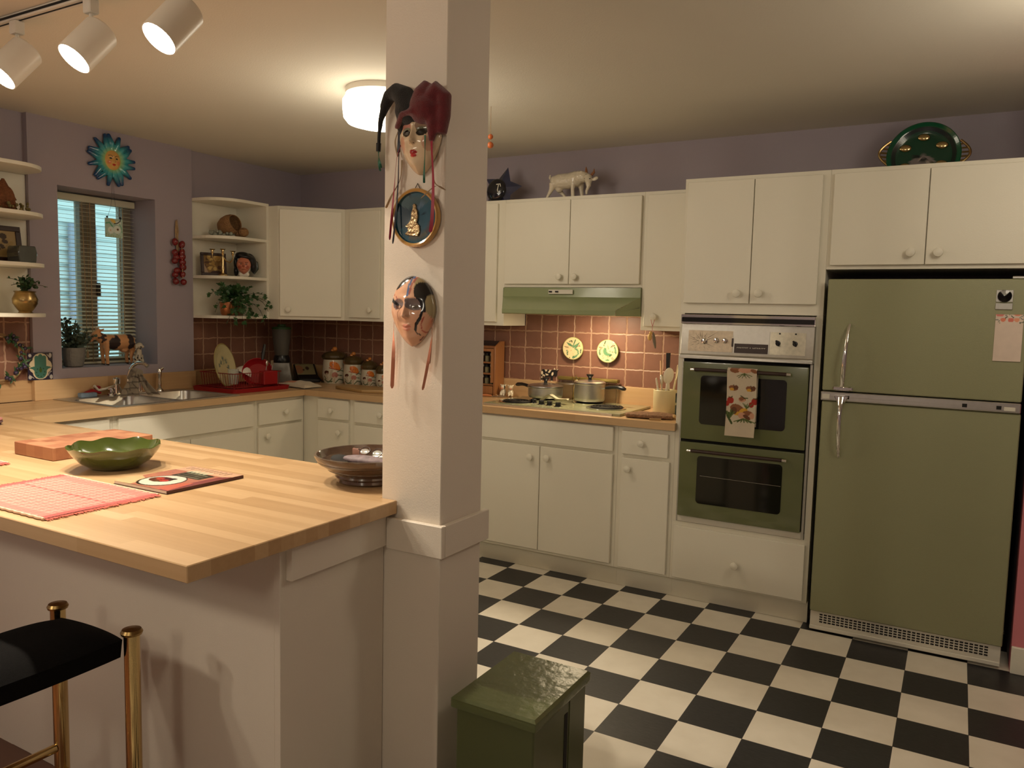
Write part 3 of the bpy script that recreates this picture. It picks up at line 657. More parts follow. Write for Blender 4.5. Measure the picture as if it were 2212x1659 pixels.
def odoor(z0, z1, wz0, wz1, hz, lab):
    d = P('oven_door', MB().box(.975, 1.571, -.216, -.187, z0, z1, .006, 2), M['olive'], label=lab)
    # window: raised green surround and dark rounded pane
    def rr(x0, x1, a, b, r):
        pts = []
        for cx_0, cz_0, a0 in ((x1 - r, b - r, 0), (x0 + r, b - r, 90), (x0 + r, a + r, 180), (x1 - r, a + r, 270)):
            for k in range(6): t = math.radians(a0 + 18 * k); pts.append((cx_0 + r * math.cos(t), cz_0 + r * math.sin(t)))
        return pts
    P('oven_window', MB().prism(rr(1.068, 1.478, wz0, wz1, .018), -.2185, -.2155, 'y'), M['darkglass'], d)
    h = MB()
    for x in (1.034, 1.490): h.tube([(x, -.216, hz - .004), (x, -.252, hz)], .005, 10)
    P('handle_post', h.tube([(1.024, -.252, hz), (1.046, -.252, hz)], .0075, 12).tube([(1.478, -.252, hz), (1.500, -.252, hz)], .0075, 12), M['chrome'], d)
    P('handle', MB().tube([(1.044, -.252, hz), (1.480, -.252, hz)], .0088, 16), M['darkwood'], d, label='brown wooden grip bar')
    return d
odoor(.846, 1.236, .928, 1.170, 1.200, 'upper green oven door'); od = odoor(.452, .832, .527, .768, .795, 'lower green oven door')
P('rack_wire', MB().tube([(1.085, -.2193, .668), (1.474, -.2193, .664)], .0007, 6), M['steel'], od)
# towel on the oven handle
def towel():
    mb = MB(); vs = []; nu, nv = 61, 25; X0, X1 = 1.205, 1.352
    L = .62
    def pos(s, u):
        # s: length along the cloth; front panel hangs, wraps the bar, back panel hangs behind
        front = .315; wrap = .035
        w = .5 - abs(u - .5); fold = .0035 * math.sin(u * 9.0) * min(1, s / .1 if s < front else 1)
        taper = .004 * (1 - 2 * u)
        if s < front: return (X0 + u * (X1 - X0) + .003 * math.sin(s * 11) + taper, -.2665 + fold * .7, 1.209 - (front - s) - .004)
        if s < front + wrap:
            a = PI * (s - front) / wrap; return (X0 + u * (X1 - X0) + taper, -.252 - .0135 * math.cos(a), 1.205 + .0105 * math.sin(a) + .003)
        return (X0 + .004 + u * (X1 - X0 - .002) + taper, -.2385, 1.209 - (s - front - wrap))
    nS = 90
    for off in (0, .0022):
        for i in range(nS + 1):
            for j in range(nv):
                s = L * i / nS; x, y, z = pos(s, j / (nv - 1))
                if s < .315: y += off
                elif s < .35: z -= off
                else: y -= off
                vs.append((x, y, z))
    fs = []; n1 = (nS + 1) * nv
    for i in range(nS):
        for j in range(nv - 1):
            a = i * nv + j; fs += [(a, a + 1, a + nv + 1, a + nv), (n1 + a, n1 + a + nv, n1 + a + nv + 1, n1 + a + 1)]
    for i in range(nS):
        for j in (0, nv - 1): a = i * nv + j; fs.append((a, a + nv, n1 + a + nv, n1 + a))
    for j in range(nv - 1):
        for i in (0, nS): a = i * nv + j; fs.append((a, a + 1, n1 + a + 1, n1 + a))
    mb.add(vs, fs); me = mb.mesh('t', 60)
    bmx = bmesh.new(); bmx.from_mesh(me); bmesh.ops.subdivide_edges(bmx, edges=bmx.edges[:], cuts=2, use_grid_fill=True); bmx.to_mesh(me); bmx.free(); finish(me, 60)
    br, br2, gr, gr2, go, re, ln, pk = srgb(140, 88, 55), srgb(105, 62, 38), srgb(60, 78, 30), srgb(92, 105, 50), srgb(214, 160, 55), srgb(165, 40, 25), srgb(60, 45, 25), srgb(205, 150, 120)
    def col(Pn):
        U = np.stack([(Pn[:, 0] - X0) / .147, (1.214 - Pn[:, 2]) / .147], 1)   # u across 0..1, v down 0..2.1
        o = [('e', .28, .03, .17, .10, 0, br), ('e', .60, .03, .22, .09, 0, pk), ('e', .88, .05, .12, .06, 20, br)]
        for k in range(9): o.append(('l', [(.58, .13), (.34 + .06 * k, .24 + .05 * (k % 2) - .003 * k)], .022, gr if k % 2 else gr2))
        for cx0, cy0 in ((.25, .62), (.80, .62)):
            o += [('e', cx0, cy0, .15, .085, 10, br), ('e', cx0 - .05, cy0 + .05, .07, .05, 0, go), ('e', cx0 + .09, cy0 - .02, .07, .07, 0, br2), ('l', [(cx0, cy0 - .1), (cx0 + .04, cy0 + .06)], .02, ln)]
        o += [('e', .55, .98, .12, .085, 0, pk), ('e', .53, .96, .08, .06, 0, br), ('l', [(.5, .86), (.62, .93), (.72, .93)], .03, gr), ('l', [(.55, .88), (.66, .99)], .02, br2)]
        for cx0 in (.17, .95): o += [('e', cx0, 1.03, .11, .11, 0, re), ('e', cx0 - .11, 1.14, .08, .09, 0, re), ('l', [(cx0 - .06, .92), (cx0 + .02, .95), (cx0 + .05, .90)], .025, gr)]
        o += [('e', .42, 1.33, .26, .17, 25, br), ('e', .60, 1.36, .15, .09, -30, go), ('e', .44, 1.44, .14, .055, -15, go), ('e', .30, 1.36, .1, .12, 0, br2), ('e', .74, 1.42, .16, .08, 0, br), ('e', .56, 1.50, .12, .10, 0, pk), ('e', .72, 1.55, .13, .06, 30, br2), ('e', .88, 1.50, .08, .10, 0, pk)]
        for k in range(7): o += [('l', [(.16, 1.62), (-.04 + .06 * k, 1.34 + .03 * ((k * 5) % 4))], .045, gr if k % 2 else gr2), ('l', [(.62, 1.60), (.32 + .11 * k, 1.72 + .04 * ((k * 3) % 3))], .035, gr if k % 2 else gr2), ('l', [(.70, 1.28), (.58 + .05 * k, 1.10 + .02 * (k % 3))], .022, gr2)]
        o += [('l', [(.1, 1.55), (.24, 1.78)], .07, gr)]
        return paint(U, srgb(206, 190, 165), o)
    paint_mesh(me, col); return me
tag(part('dish_towel', towel(), M['paintcloth']), 'white dish towel printed with mushrooms and vegetables hanging on the oven handle', 'towel')
# ------------------------------------------------------------------ refrigerator
fr = thing('refrigerator', 'avocado green top-freezer refrigerator with chrome handles', 'refrigerator', (2.02, .1, 0))
P = lambda n, mb, m, par=fr, **k: part(n, mb, m, par, world=True, **k)
P('fridge_body', MB().box(1.644, 2.402, -.170, .37, .03, 1.636, .004), M['black'])
P('foot', MB().box(1.66, 1.70, -.14, -.10, .001, .03).box(2.34, 2.38, -.14, -.10, .001, .03).box(1.66, 1.70, .28, .32, .001, .03).box(2.34, 2.38, .28, .32, .001, .03), M['blackmat'])
P('door_gasket', MB().box(1.646, 2.400, -.179, -.1705, .105, 1.634), M['blackmat'])
fd = P('freezer_door', MB().box(1.636, 2.405, -.237, -.180, 1.137, 1.641, .010, 3), M['fridge'])
ld = P('fridge_door', MB().box(1.638, 2.407, -.237, -.180, .100, 1.089, .010, 3), M['fridge'])
tr = P('chrome_trim', MB().box(1.633, 2.404, -.246, -.182, 1.092, 1.133, .003).box(1.66, 2.39, -.2485, -.246, 1.098, 1.112, .001), M['steel'])
P('trim_badge', MB().box(1.640, 1.672, -.2505, -.246, 1.100, 1.122, .001).box(2.345, 2.385, -.2505, -.246, 1.100, 1.116, .001), M['plasticwhite'], tr)
for x in (1.736, 2.195, 2.318): P('trim_slot', MB().box(x, x + .018, -.2495, -.246, 1.104, 1.119), M['blackmat'], tr)
P('handle', MB().tube([(1.737, -.240, 1.440), (1.735, -.268, 1.405), (1.731, -.285, 1.33), (1.727, -.286, 1.25), (1.724, -.275, 1.19), (1.722, -.262, 1.160)], [.006, .006, .008, .0105, .010, .008], 12, flat=.6).box(1.685, 1.768, -.266, -.238, 1.142, 1.160, .004), M['chrome'], fd)
P('handle', MB().tube([(1.722, -.255, 1.110), (1.722, -.270, 1.085), (1.722, -.286, 1.04), (1.722, -.286, .96), (1.723, -.268, .88), (1.723, -.240, .838)], [.016, .012, .009, .009, .008, .007], 12, flat=.6).prism([(1.690, 1.118), (1.754, 1.118), (1.735, 1.082), (1.709, 1.082)][::-1], -.262, -.246, 'y', .003), M['chrome'], ld)
P('hinge_cap', MB().box(2.34, 2.40, -.235, -.17, 1.642, 1.652, .002), M['steel'])
g = MB().box(1.640, 2.404, -.225, -.175, .012, .098, .006, 2).box(1.640, 2.404, -.232, -.225, .012, .030, .002)
gr_ = P('kick_grille', g, M['plasticwhite'])
sl = MB()
for i in range(37):
    for j in range(4): x = 1.682 + i * .0184; sl.box(x, x + .0135, -.2262, -.2245, .047 + j * .0115, .0535 + j * .0115)
P('grille_slots', sl, M['blackmat'], gr_, smooth=0)
npd = MB().box(-.049, .049, -.004, 0, -.096, .096, .0005)
me = npd.mesh('t', 0); bmx = bmesh.new(); bmx.from_mesh(me); bmesh.ops.subdivide_edges(bmx, edges=bmx.edges[:], cuts=60, use_grid_fill=True); bmx.to_mesh(me); bmx.free()
pe, pe2, gl = srgb(224, 130, 100), srgb(230, 155, 120), srgb(70, 85, 60)
paint_mesh(me, lambda Q: paint(Q[:, [0, 2]] / .049, srgb(222, 202, 186), [('e', -.7, 1.93, .3, .16, 0, srgb(215, 125, 115)), ('e', .55, 1.95, .3, .08, 0, pe), ('e', -.45, 1.52, .19, .17, 0, pe), ('e', .10, 1.50, .21, .19, 0, srgb(218, 115, 98)), ('e', .52, 1.52, .20, .17, 0, pe2),
    ('l', [(-.3, 1.66), (-.18, 1.78)], .09, gl), ('l', [(.3, 1.68), (.12, 1.86)], .07, gl), ('l', [(-.98, 1.52), (-.7, 1.46), (-.8, 1.30)], .05, gl), ('l', [(.98, 1.34), (.75, 1.28)], .09, gl), ('l', [(.98, 1.9), (.7, 1.7), (.95, 1.55)], .05, gl), ('l', [(-.3, 1.90), (.0, 1.93)], .05, gl), ('l', [(-.2, 1.22), (.22, 1.22)], .04, pe), ('l', [(.45, 1.22), (.8, 1.22)], .05, pe), ('e', -.68, 1.24, .04, .05, 0, gl)]))
tag(part('notepad', me, M['paintmatt']), 'white notepad with a border of peaches stuck on the freezer door', 'notepad', loc=(2.340, -.2375, 1.400), rz=0)
mg = thing('fridge_magnet', 'square clear and silver magnet on the freezer door above the notepad', 'magnet', (2.317, -.2375, 1.556))
part('frame', MB().box(-.030, .030, -.003, 0, -.010, .040, .001).box(-.030, .030, -.005, 0, -.040, -.014, .001), M['steelmat'], mg)
m_ = MB(); m_.M = Matrix.Translation((0, -.003, .015)) @ Matrix.Rotation(PI / 2, 4, 'X'); m_.lathe([(0, 0), (.026, 0), (.025, .006), (.014, .009), (0, .010)], 16)
part('glass_dome', m_, M['glass'], mg)
# ------------------------------------------------------------------ range hood
hd = thing('range_hood', 'avocado green range hood with a small white switch plate under the cabinet', 'range hood', (.18, .1, 1.46))
P = lambda n, mb, m, par=hd, **k: part(n, mb, m, par, world=True, **k)
hv = []
for xa, xb, y, z in ((-.262, .6185, .375, 1.610), (-.262, .6185, .108, 1.610), (-.262, .6185, .096, 1.556), (-.182, .536, -.045, 1.484), (-.180, .534, -.052, 1.478), (-.180, .534, -.052, 1.456), (-.182, .536, -.044, 1.452)): hv += [(xa, y, z), (xb, y, z)]
P('hood_shell', MB().add(hv, [(2 * k, 2 * k + 1, 2 * k + 3, 2 * k + 2) for k in range(6)]), M['hood'], smooth=20)
for xa, xb, sg in ((-.262, -.181, 0), (.6187, .5355, 1)):
    P('side_panel', MB().add([(xa, .375, 1.609), (xa, .100, 1.609), (xa, .096, 1.556), (xb, -.048, 1.480), (xb, -.048, 1.4525), (xa, .100, 1.4525), (xa, .375, 1.4525)], [(0, 1, 2, 5, 6), (2, 3, 4, 5)]), M['hood'], smooth=0)
P('underside', MB().add([(-.262, .375, 1.50), (.6185, .375, 1.50), (.6185, .09, 1.50), (.536, -.044, 1.468), (-.182, -.044, 1.468), (-.262, .09, 1.50)], [(0, 1, 2, 3, 4, 5)]), M['steelmat'], smooth=0)
sw = P('switch_plate', MB().box(.051, .208, .088, .098, 1.5725, 1.598, .001), M['plasticwhite'])
P('switch', MB().box(.057, .076, .080, .088, 1.582, 1.590, .001).box(.098, .117, .080, .088, 1.582, 1.590, .001), M['black'], sw)
P('lamp_lens', MB().box(.24, .40, .06, .15, 1.476, 1.492, .004), M['hoodbulb'])
l = bpy.data.lights.new('hood_light', 'AREA'); l.shape = 'RECTANGLE'; l.size = .16; l.size_y = .10; l.energy = 5.0; l.color = (1.0, .80, .52)
o = bpy.data.objects.new('hood_light', l); link(o); o.location = (.32, .105, 1.474); o.parent = hd; o.matrix_parent_inverse = Matrix.Translation(hd.location).inverted()
# ------------------------------------------------------------------ cooktop
ck = thing('cooktop', 'avocado enamel electric cooktop with four coil burners', 'cooktop', (.19, .09, .917))
P = lambda n, mb, m, par=ck, **k: part(n, mb, m, par, world=True, **k)
P('cooktop_pan', MB().box(-.235, .620, -.145, .335, .9172, .931, .004, 2), M['cooktop'])
P('front_trim', MB().box(-.237, .575, -.150, -.1455, .9172, .929, .001), M['steel'])
def burner(x, y, r, lab=None):
    b = P('burner', MB().lathe([(r * 1.12, .9312), (r * 1.14, .936), (r * 1.02, .937), (r * .95, .9325)], 40, (x, y, 0)), M['chrome'], label=lab)
    pts = []
    for k in range(130): a = k / 130 * 2 * PI * 4.2; rr_ = r * (.16 + .78 * k / 130); pts.append((x + rr_ * math.cos(a), y + rr_ * math.sin(a), .941))
    P('coil', MB().tube(pts, .0048, 8, flat=.7), M['coil'], b); P('drip_bowl', MB().lathe([(0, .9313), (r * .94, .9318), (r * .93, .9345), (0, .9330)], 32, (x, y, 0)), M['blackmat'], b)
burner(-.080, -.02, .095, 'front left coil burner'); burner(.455, .055, .100, 'front right coil burner'); burner(-.02, .225, .080); burner(.275, .225, .085)
for x, y in ((.022, -.005), (.090, -.035), (.150, -.050), (.215, -.072)):
    P('control_knob', MB().lathe([(0, .9312), (.021, .9312), (.022, .934), (.0205, .936), (.0165, .937), (.0150, .948), (.0165, .953), (.014, .957), (0, .958)], 24, (x, y, 0)), M['black'])
    P('knob_ring', MB().lathe([(.0205, .9311), (.026, .9311), (.0265, .9335), (.0225, .935), (.021, .9345)], 24, (x, y, 0)), M['chrome'])
# ------------------------------------------------------------------ pots on the cooktop
def pot(name, label, x, y, r, h, z, hdir, lidh):
    t = thing(name, label, 'pot', (x, y, z))
    part('pan_body', MB().lathe([(0, 0), (r * .93, 0), (r * .975, .006), (r, .02), (r, h), (r * 1.025, h + .003), (r * 1.03, h + .006), (r * .97, h + .006), (r * .96, h - .002), (r * .95, .012), (0, .008)], 48), M['steelmat'], t)
    lid = part('lid', MB().lathe([(r * 1.0, h + .0065), (r * 1.035, h + .0075), (r * 1.03, h + .014), (r * .9, h + .016 + lidh * .35), (r * .5, h + .016 + lidh * .8), (.022, h + .018 + lidh), (0, h + .018 + lidh)], 48), M['steel'], t)
    part('lid_knob', MB().lathe([(0, h + .0185 + lidh), (.011, h + .0185 + lidh), (.010, h + .030 + lidh), (.021, h + .043 + lidh), (.022, h + .050 + lidh), (0, h + .051 + lidh)], 24), M['black'], lid)
    d = Vector((math.cos(hdir), math.sin(hdir), 0)); L = .135
    zc = h * .86
    part('handle_bracket', MB().tube([tuple(d * (r * .99) + Vector((0, 0, zc - .006))), tuple(d * (r + .035) + Vector((0, 0, zc + .002)))], [.010, .008], 10, flat=.5), M['steel'], t)
    part('handle', MB().tube([tuple(d * (r + a) + Vector((0, 0, zc + b))) for a, b in ((.028, .002), (.05, .006), (.08, .010), (.115, .012), (.15, .008), (.165, .004))], [.010, .014, .013, .014, .017, .011], 12, flat=.75), M['black'], t)
    return t
pot('covered_skillet', 'wide shallow steel pan with a lid and black handle on the cooktop', -.020, .225, .107, .058, .9465, PI - .35, .012)
pot('saucepan', 'tall steel saucepan with a lid and black handle on the cooktop', .275, .225, .092, .098, .9465, -.25, .010)
sr = thing('spoon_rest', 'curved black and white spoon rest lying on the cooktop by the skillet', 'spoon rest', (.105, .075, .932))
part('dish', MB().grid(lambda u, v: (.012 + .19 * (u - .5), .040 * (v - .5) * (1.15 - .5 * abs(u - .5)) - .03 * (u - .5), .002 + .028 * math.exp(-((u - .33) / .2) ** 2) + .02 * u + .35 * (v - .5) ** 2 * .12), 24, 9).grid(lambda u, v: (.012 + .19 * (u - .5), .040 * (v - .5) * (1.15 - .5 * abs(u - .5)) - .03 * (u - .5), .0045 + .028 * math.exp(-((u - .33) / .2) ** 2) + .02 * u + .35 * (v - .5) ** 2 * .12), 24, 9), M['paintgloss'], sr, smooth=80,
     colfn=lambda Q: paint(Q[:, :2], srgb(205, 195, 165), [('l', [(-.09, .012), (-.03, .010), (.05, -.008), (.11, -.018)], .014, (.01, .01, .01))]))
# ------------------------------------------------------------------ trash can
tc_ = thing('trash_can', 'tall green metal step-on trash can beside the support post', 'trash can', (1.15, -2.16, 0))
zt = .43
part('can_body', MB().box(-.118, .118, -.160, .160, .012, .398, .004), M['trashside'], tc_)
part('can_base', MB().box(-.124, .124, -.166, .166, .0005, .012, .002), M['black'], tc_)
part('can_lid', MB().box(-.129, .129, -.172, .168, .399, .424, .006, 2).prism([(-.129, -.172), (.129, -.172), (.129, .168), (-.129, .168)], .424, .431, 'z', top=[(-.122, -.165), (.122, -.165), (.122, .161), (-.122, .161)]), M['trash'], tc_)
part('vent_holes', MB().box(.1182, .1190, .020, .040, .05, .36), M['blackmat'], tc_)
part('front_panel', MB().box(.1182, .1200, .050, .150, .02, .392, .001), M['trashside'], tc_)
tc_.location = (1.176, -2.193, 0)
# ------------------------------------------------------------------ bar stool
st = thing('bar_stool', 'brass-legged bar stool with a black padded seat in front of the peninsula', 'stool', (.30, -3.085, 0))
def seat(u, v):
    x = (u - .5) * 2; y = (v - .5) * 2; e = 1 - .06 * (x * x * y * y)
    z = .632 + .034 * (1 - abs(x) ** 3.5) * (1 - abs(y) ** 3.5)
    return (x * .1365 * e, y * .205 * e, z)
sm = MB().grid(seat, 25, 25)
n0 = len(sm.v); sm.grid(lambda u, v: (seat(u, v)[0] * .98, seat(u, v)[1] * .98, .588 + .0 * u), 25, 25)
ring = [i * 25 for i in range(25)] + [24 * 25 + j for j in range(1, 25)] + [i * 25 + 24 for i in range(23, -1, -1)] + [j for j in range(23, 0, -1)]
for a, b in zip(ring, ring[1:] + ring[:1]): sm.f.append((a, b, n0 + b, n0 + a)); sm.fc.append(None)
part('seat', sm, M['velvet'], st, smooth=50)
for x in (-.155, .155):
    for y in (-.20, .20):
        lg = part('leg', MB().lathe([(0, .006), (.0185, .006), (.0185, .648), (0, .648)], 24, (x, y, 0)), M['brass'], st)
        part('leg_cap', MB().lathe([(0, .6485), (.024, .650), (.026, .656), (.022, .663), (0, .666)], 24, (x, y, 0)), M['agedbrass'], lg); part('foot_pad', MB().lathe([(0, .0005), (.020, .0005), (.020, .0055), (0, .0055)], 16, (x, y, 0)), M['black'], lg)
for a, b, z in (((-.155, -.182), (-.155, .182), .27), ((.155, -.182), (.155, .182), .27), ((-.137, .20), (.137, .20), .20), ((-.137, -.20), (.137, -.20), .20)):
    part('foot_rail', MB().tube([(*a, z), (*b, z)], .012, 14), M['brass'], st)
# ------------------------------------------------------------------ sink and what stands around it
sk = thing('kitchen_sink', 'double bowl stainless steel sink set in the counter below the window', 'sink', (-1.9, -1.145, .917))
P = lambda n, mb, m, par=sk, **k: part(n, mb, m, par, world=True, **k)
def rrect(x0, x1, y0, y1, r, n=6):
    pts = []
    for cx0, cy0, a0 in ((x1 - r, y1 - r, 0), (x0 + r, y1 - r, 90), (x0 + r, y0 + r, 180), (x1 - r, y0 + r, 270)):
        for k in range(n): t = math.radians(a0 + 90 * k / (n - 1)); pts.append((cx0 + r * math.cos(t), cy0 + r * math.sin(t)))
    return pts
rim = MB()
for a in ((-2.170, -2.062, -1.548, -.742), (-1.648, -1.608, -1.548, -.742), (-2.062, -1.648, -1.548, -1.515), (-2.062, -1.648, -.775, -.742), (-2.062, -1.648, -1.160, -1.128)): rim.box(*a, .9175, .9225, .001)
P('rim', rim, M['steelmat'])
for y0, y1, l_ in ((-1.515, -1.160, 'left bowl'), (-1.128, -.775, 'right bowl')):
    top_ = rrect(-2.062, -1.648, y0, y1, .05); bt = rrect(-2.045, -1.665, y0 + .017, y1 - .017, .05); n = len(top_)
    vs = [(x, y, .921) for x, y in top_] + [(x, y, .79) for x, y in bt] + [(x * .96 - 1.855 * .04, y * .94 + (y0 + y1) / 2 * .06, .775) for x, y in bt]
    fs = [(i, (i + 1) % n, n + (i + 1) % n, n + i) for i in range(n)] + [(n + i, n + (i + 1) % n, 2 * n + (i + 1) % n, 2 * n + i) for i in range(n)] + [tuple(range(2 * n, 3 * n))]
    # square corners between bowl mouth and rim
    cor = [(-1.648, y1), (-2.062, y1), (-2.062, y0), (-1.648, y0)]
    for q in range(4): vs.append((cor[q][0], cor[q][1], .9215)); fs.append((3 * n + q,) + tuple(range(q * 6 + 5, q * 6 - 1, -1)))
    bo = P('bowl', MB().add(vs, fs), M['steel'], label=l_, smooth=50)
    P('drain', MB().lathe([(0, .7755), (.04, .7755), (.042, .778), (.03, .779), (0, .777)], 24, (-1.855, (y0 + y1) / 2, 0)), M['chrome'], bo)
fa = thing('faucet', 'chrome kitchen faucet with a curved neck and two handles behind the sink', 'faucet', (-2.10, -1.14, .923))
part('base_plate', MB().box(-.022, .022, -.10, .10, 0, .012, .005, 2), M['chrome'], fa)
part('spout', MB().tube([(0, 0, .012), (0, 0, .09), (.01, .003, .135), (.035, .010, .172), (.07, .018, .190), (.11, .030, .186), (.13, .036, .170)], [.017, .014, .013, .012, .011, .011, .012], 14), M['chrome'], fa)
for y in (-.075, .075):
    part('faucet_handle', MB().lathe([(.014, .012), (.012, .06), (.02, .068), (.022, .095), (.012, .103), (0, .104)], 20, (0, y, 0)), M['chrome'], fa)
sp_ = thing('side_sprayer', 'slim chrome side sprayer standing at the right of the faucet', 'sprayer', (-2.125, -.915, .923))
part('collar', MB().lathe([(0, 0), (.024, 0), (.022, .008), (.014, .018), (0, .02)], 20), M['chrome'], sp_); part('wand', MB().lathe([(.010, .018), (.012, .05), (.009, .07), (.013, .10), (.016, .125), (.010, .138), (0, .139)], 20), M['chrome'], sp_)
part('nozzle', MB().tube([(0, 0, .128), (.0, .026, .142)], [.011, .009], 12), M['chrome'], sp_)
dc = thing('dish_cloth', 'grey checked dish cloth draped over the faucet', 'cloth', (-2.0, -1.17, .925))
def cloth(cy, lean, wid, hz, x0, nfold):
    def fn(u, v):
        z = .928 + (hz - .928) * (1 - u); sp = .35 + .65 * u
        y = cy + lean * u + wid * (v - .5) * sp; x = x0 + .05 * u * u + .012 * math.sin(v * nfold * PI) * (.4 + u)
        return (x, y, z)
    return fn
cl = MB()
for cy, lean, wid, hz, x0, nf in ((-1.155, -.085, .12, 1.055, -1.99, 3), (-1.150, .055, .075, 1.050, -1.975, 3)):
    cl.grid(cloth(cy, lean, wid, hz, x0, nf), 24, 20); cl.grid(cloth(cy, lean, wid, hz, x0 - .006, nf), 24, 20)
cl.tube([(-2.065, -1.148, 1.02), (-2.02, -1.152, 1.060), (-1.98, -1.150, 1.054)], [.022, .028, .024], 12)
me = cl.mesh('t', 60)
paint_mesh(me, lambda Q: paint(np.stack([Q[:, 1] + .3 * Q[:, 2], Q[:, 2]], 1), srgb(150, 138, 120), [('l', [(-.95 + .035 * k - .02, .9), (-.95 + .035 * k, 1.08)], .004, srgb(85, 72, 62)) for k in range(14)] + [('l', [(-1.1, .94 + .033 * k), (-.4, .94 + .033 * k)], .004, srgb(85, 72, 62)) for k in range(5)]))
part('cloth_fold', me, M['paintcloth'], dc, world=True)
tag(part('soap_dispenser', MB().lathe([(0, 0), (.026, 0), (.024, .010), (.014, .016), (.013, .030), (.020, .034), (.019, .044), (0, .047)], 24), M['chrome']), 'short chrome soap dispenser in the sink ledge left of the cloth', 'soap dispenser', loc=(-2.120, -1.235, .923))
tag(part('sponge', MB().box(-.022, .022, -.045, .045, 0, .024, .006, 2), M['blue']), 'pale blue sponge at the back left of the sink', 'sponge', loc=(-2.13, -1.375, .923), rz=-.1)
tag(part('scouring_cloth', MB().tube([(0, -.05, .016), (0, 0, .028), (.0, .05, .014)], [.012, .022, .012], 12, flat=.6).ell((0, .035, .045), (.012, .02, .012)), M['red']), 'crumpled red scrubber lying behind the blue sponge', 'scrubber', loc=(-2.152, -1.335, .924))
br_ = thing('dish_brush', 'white dish brush with a bent handle lying behind the sink', 'brush', (-2.145, -1.22, .925))
part('handle', MB().tube([(0, -.105, .058), (0, -.080, .030), (0, -.04, .034), (0, .01, .046), (0, .045, .046), (0, .060, .026)], [.007, .008, .007, .007, .008, .006], 10), M['plasticwhite'], br_)
part('bristles', MB().tube([(0, .062, .024), (0, .066, .002)], [.010, .012], 12), M['plasticwhite'], br_)
# ------------------------------------------------------------------ window blind and sill
bl = thing('window_blind', 'cream horizontal slat blind hanging in the kitchen window', 'window blind', (-2.40, -1.17, 2.09))
P = lambda n, mb, m, par=bl, **k: part(n, mb, m, par, world=True, **k)
P('headrail', MB().box(-2.425, -2.385, -1.470, -.878, 2.052, 2.090, .003), M['vinyl'])
sl = MB()
for k in range(40):
    z = 2.040 - k * .0235; t = .10 + .22 * min(1, max(0, (2.0 - z) / .7))
    if k > 30: t = .45
    for sgn in (1,):
        vs = []; w = .0125
        for j in range(5):
            u = -1 + j * .5; vs += [(-2.405 + u * w * math.cos(t), -1.468, z - u * w * math.sin(t) + .0015 * (1 - u * u)), (-2.405 + u * w * math.cos(t), -.880, z - u * w * math.sin(t) + .0015 * (1 - u * u))]
        n0 = len(vs); vs += [(x, y, zz - .0006) for x, y, zz in vs]
        fs = [(2 * j, 2 * j + 1, 2 * j + 3, 2 * j + 2) for j in range(4)] + [(n0 + 2 * j, n0 + 2 * j + 2, n0 + 2 * j + 3, n0 + 2 * j + 1) for j in range(4)] + [(0, n0, n0 + 1, 1), (8, 9, n0 + 9, n0 + 8)]
        sl.add(vs, fs)
P('slats', sl, M['vinyl'], smooth=60)
P('bottom_rail', MB().box(-2.416, -2.394, -1.468, -.880, 1.090, 1.102, .002), M['vinyl'])
for y in (-1.38, -1.17, -.96): P('ladder_cord', MB().box(-2.3915, -2.3905, y - .002, y + .002, 1.10, 2.052).box(-2.4195, -2.4185, y - .002, y + .002, 1.10, 2.052), M['raffia'])
P('pull_cord', MB().tube([(-2.382, -1.225, 2.05), (-2.375, -1.22, 1.6), (-2.372, -1.218, 1.17)], .0018, 6).lathe([(0, 1.125), (.010, 1.130), (.007, 1.165), (.002, 1.175)], 12, (-2.372, -1.218, 0)), M['raffia'])
su = thing('suncatcher', 'square glass suncatcher painted with white flowers hanging in the window', 'suncatcher', (-2.19, -1.152, 1.955))
gp = MB().box(-.002, .002, -.055, .055, -.112, -.002, .0005); me = gp.mesh('t', 0)
bmx = bmesh.new(); bmx.from_mesh(me); bmesh.ops.subdivide_edges(bmx, edges=bmx.edges[:], cuts=50, use_grid_fill=True); bmx.to_mesh(me); bmx.free()
G1, G2, Yl, Wh, Bk = srgb(90, 160, 120), srgb(130, 150, 60), srgb(215, 180, 90), srgb(205, 215, 205), srgb(30, 20, 15)
paint_mesh(me, lambda Q: paint(np.stack([Q[:, 1] / .055, Q[:, 2] / .055 + 1.04], 1), srgb(165, 190, 175), [('e', -.1, .75, .35, .18, -30, Yl), ('e', .5, .6, .3, .2, 0, Wh), ('l', [(-.9, .45), (-.5, .55), (-.2, .2)], .14, G1), ('l', [(.6, .5), (.85, .1), (.9, -.4)], .06, G1), ('e', -.35, -.25, .35, .38, 0, Wh), ('e', .35, -.15, .42, .42, 0, Wh), ('e', .42, -.12, .13, .13, 0, srgb(150, 110, 70)), ('e', .44, -.12, .08, .08, 0, Bk), ('e', -.4, -.25, .08, .10, 0, srgb(200, 170, 140))] + [('l', [(-.9 + .2 * k, -.98), (-.85 + .2 * k, -.6 - .1 * (k % 3))], .05, G2) for k in range(9)]))
part('glass_panel', me, M['paintgloss'], su)
part('hanging_wire', MB().tube([(.0, -.04, -.004), (0, -.015, .07), (0, 0, .245)], .0008, 5).tube([(.0, .04, -.004), (0, .012, .07), (0, 0, .245)], .0008, 5), M['darkwood'], su)
part('wire_bead', MB().ell((.002, -.042, .004), .006).ell((.002, .040, .004), .007), M['black'], su)
part('bent_wire', MB().tube([(.004, .040, .0), (.004, .038, -.015), (.004, .02, -.028), (.004, .0, -.032)], .0022, 8), M['black'], su)
part('wall_hook', MB().tube([(-.009, 0, .245), (.004, 0, .245), (.004, 0, .262)], .0015, 6), M['darkwood'], su)
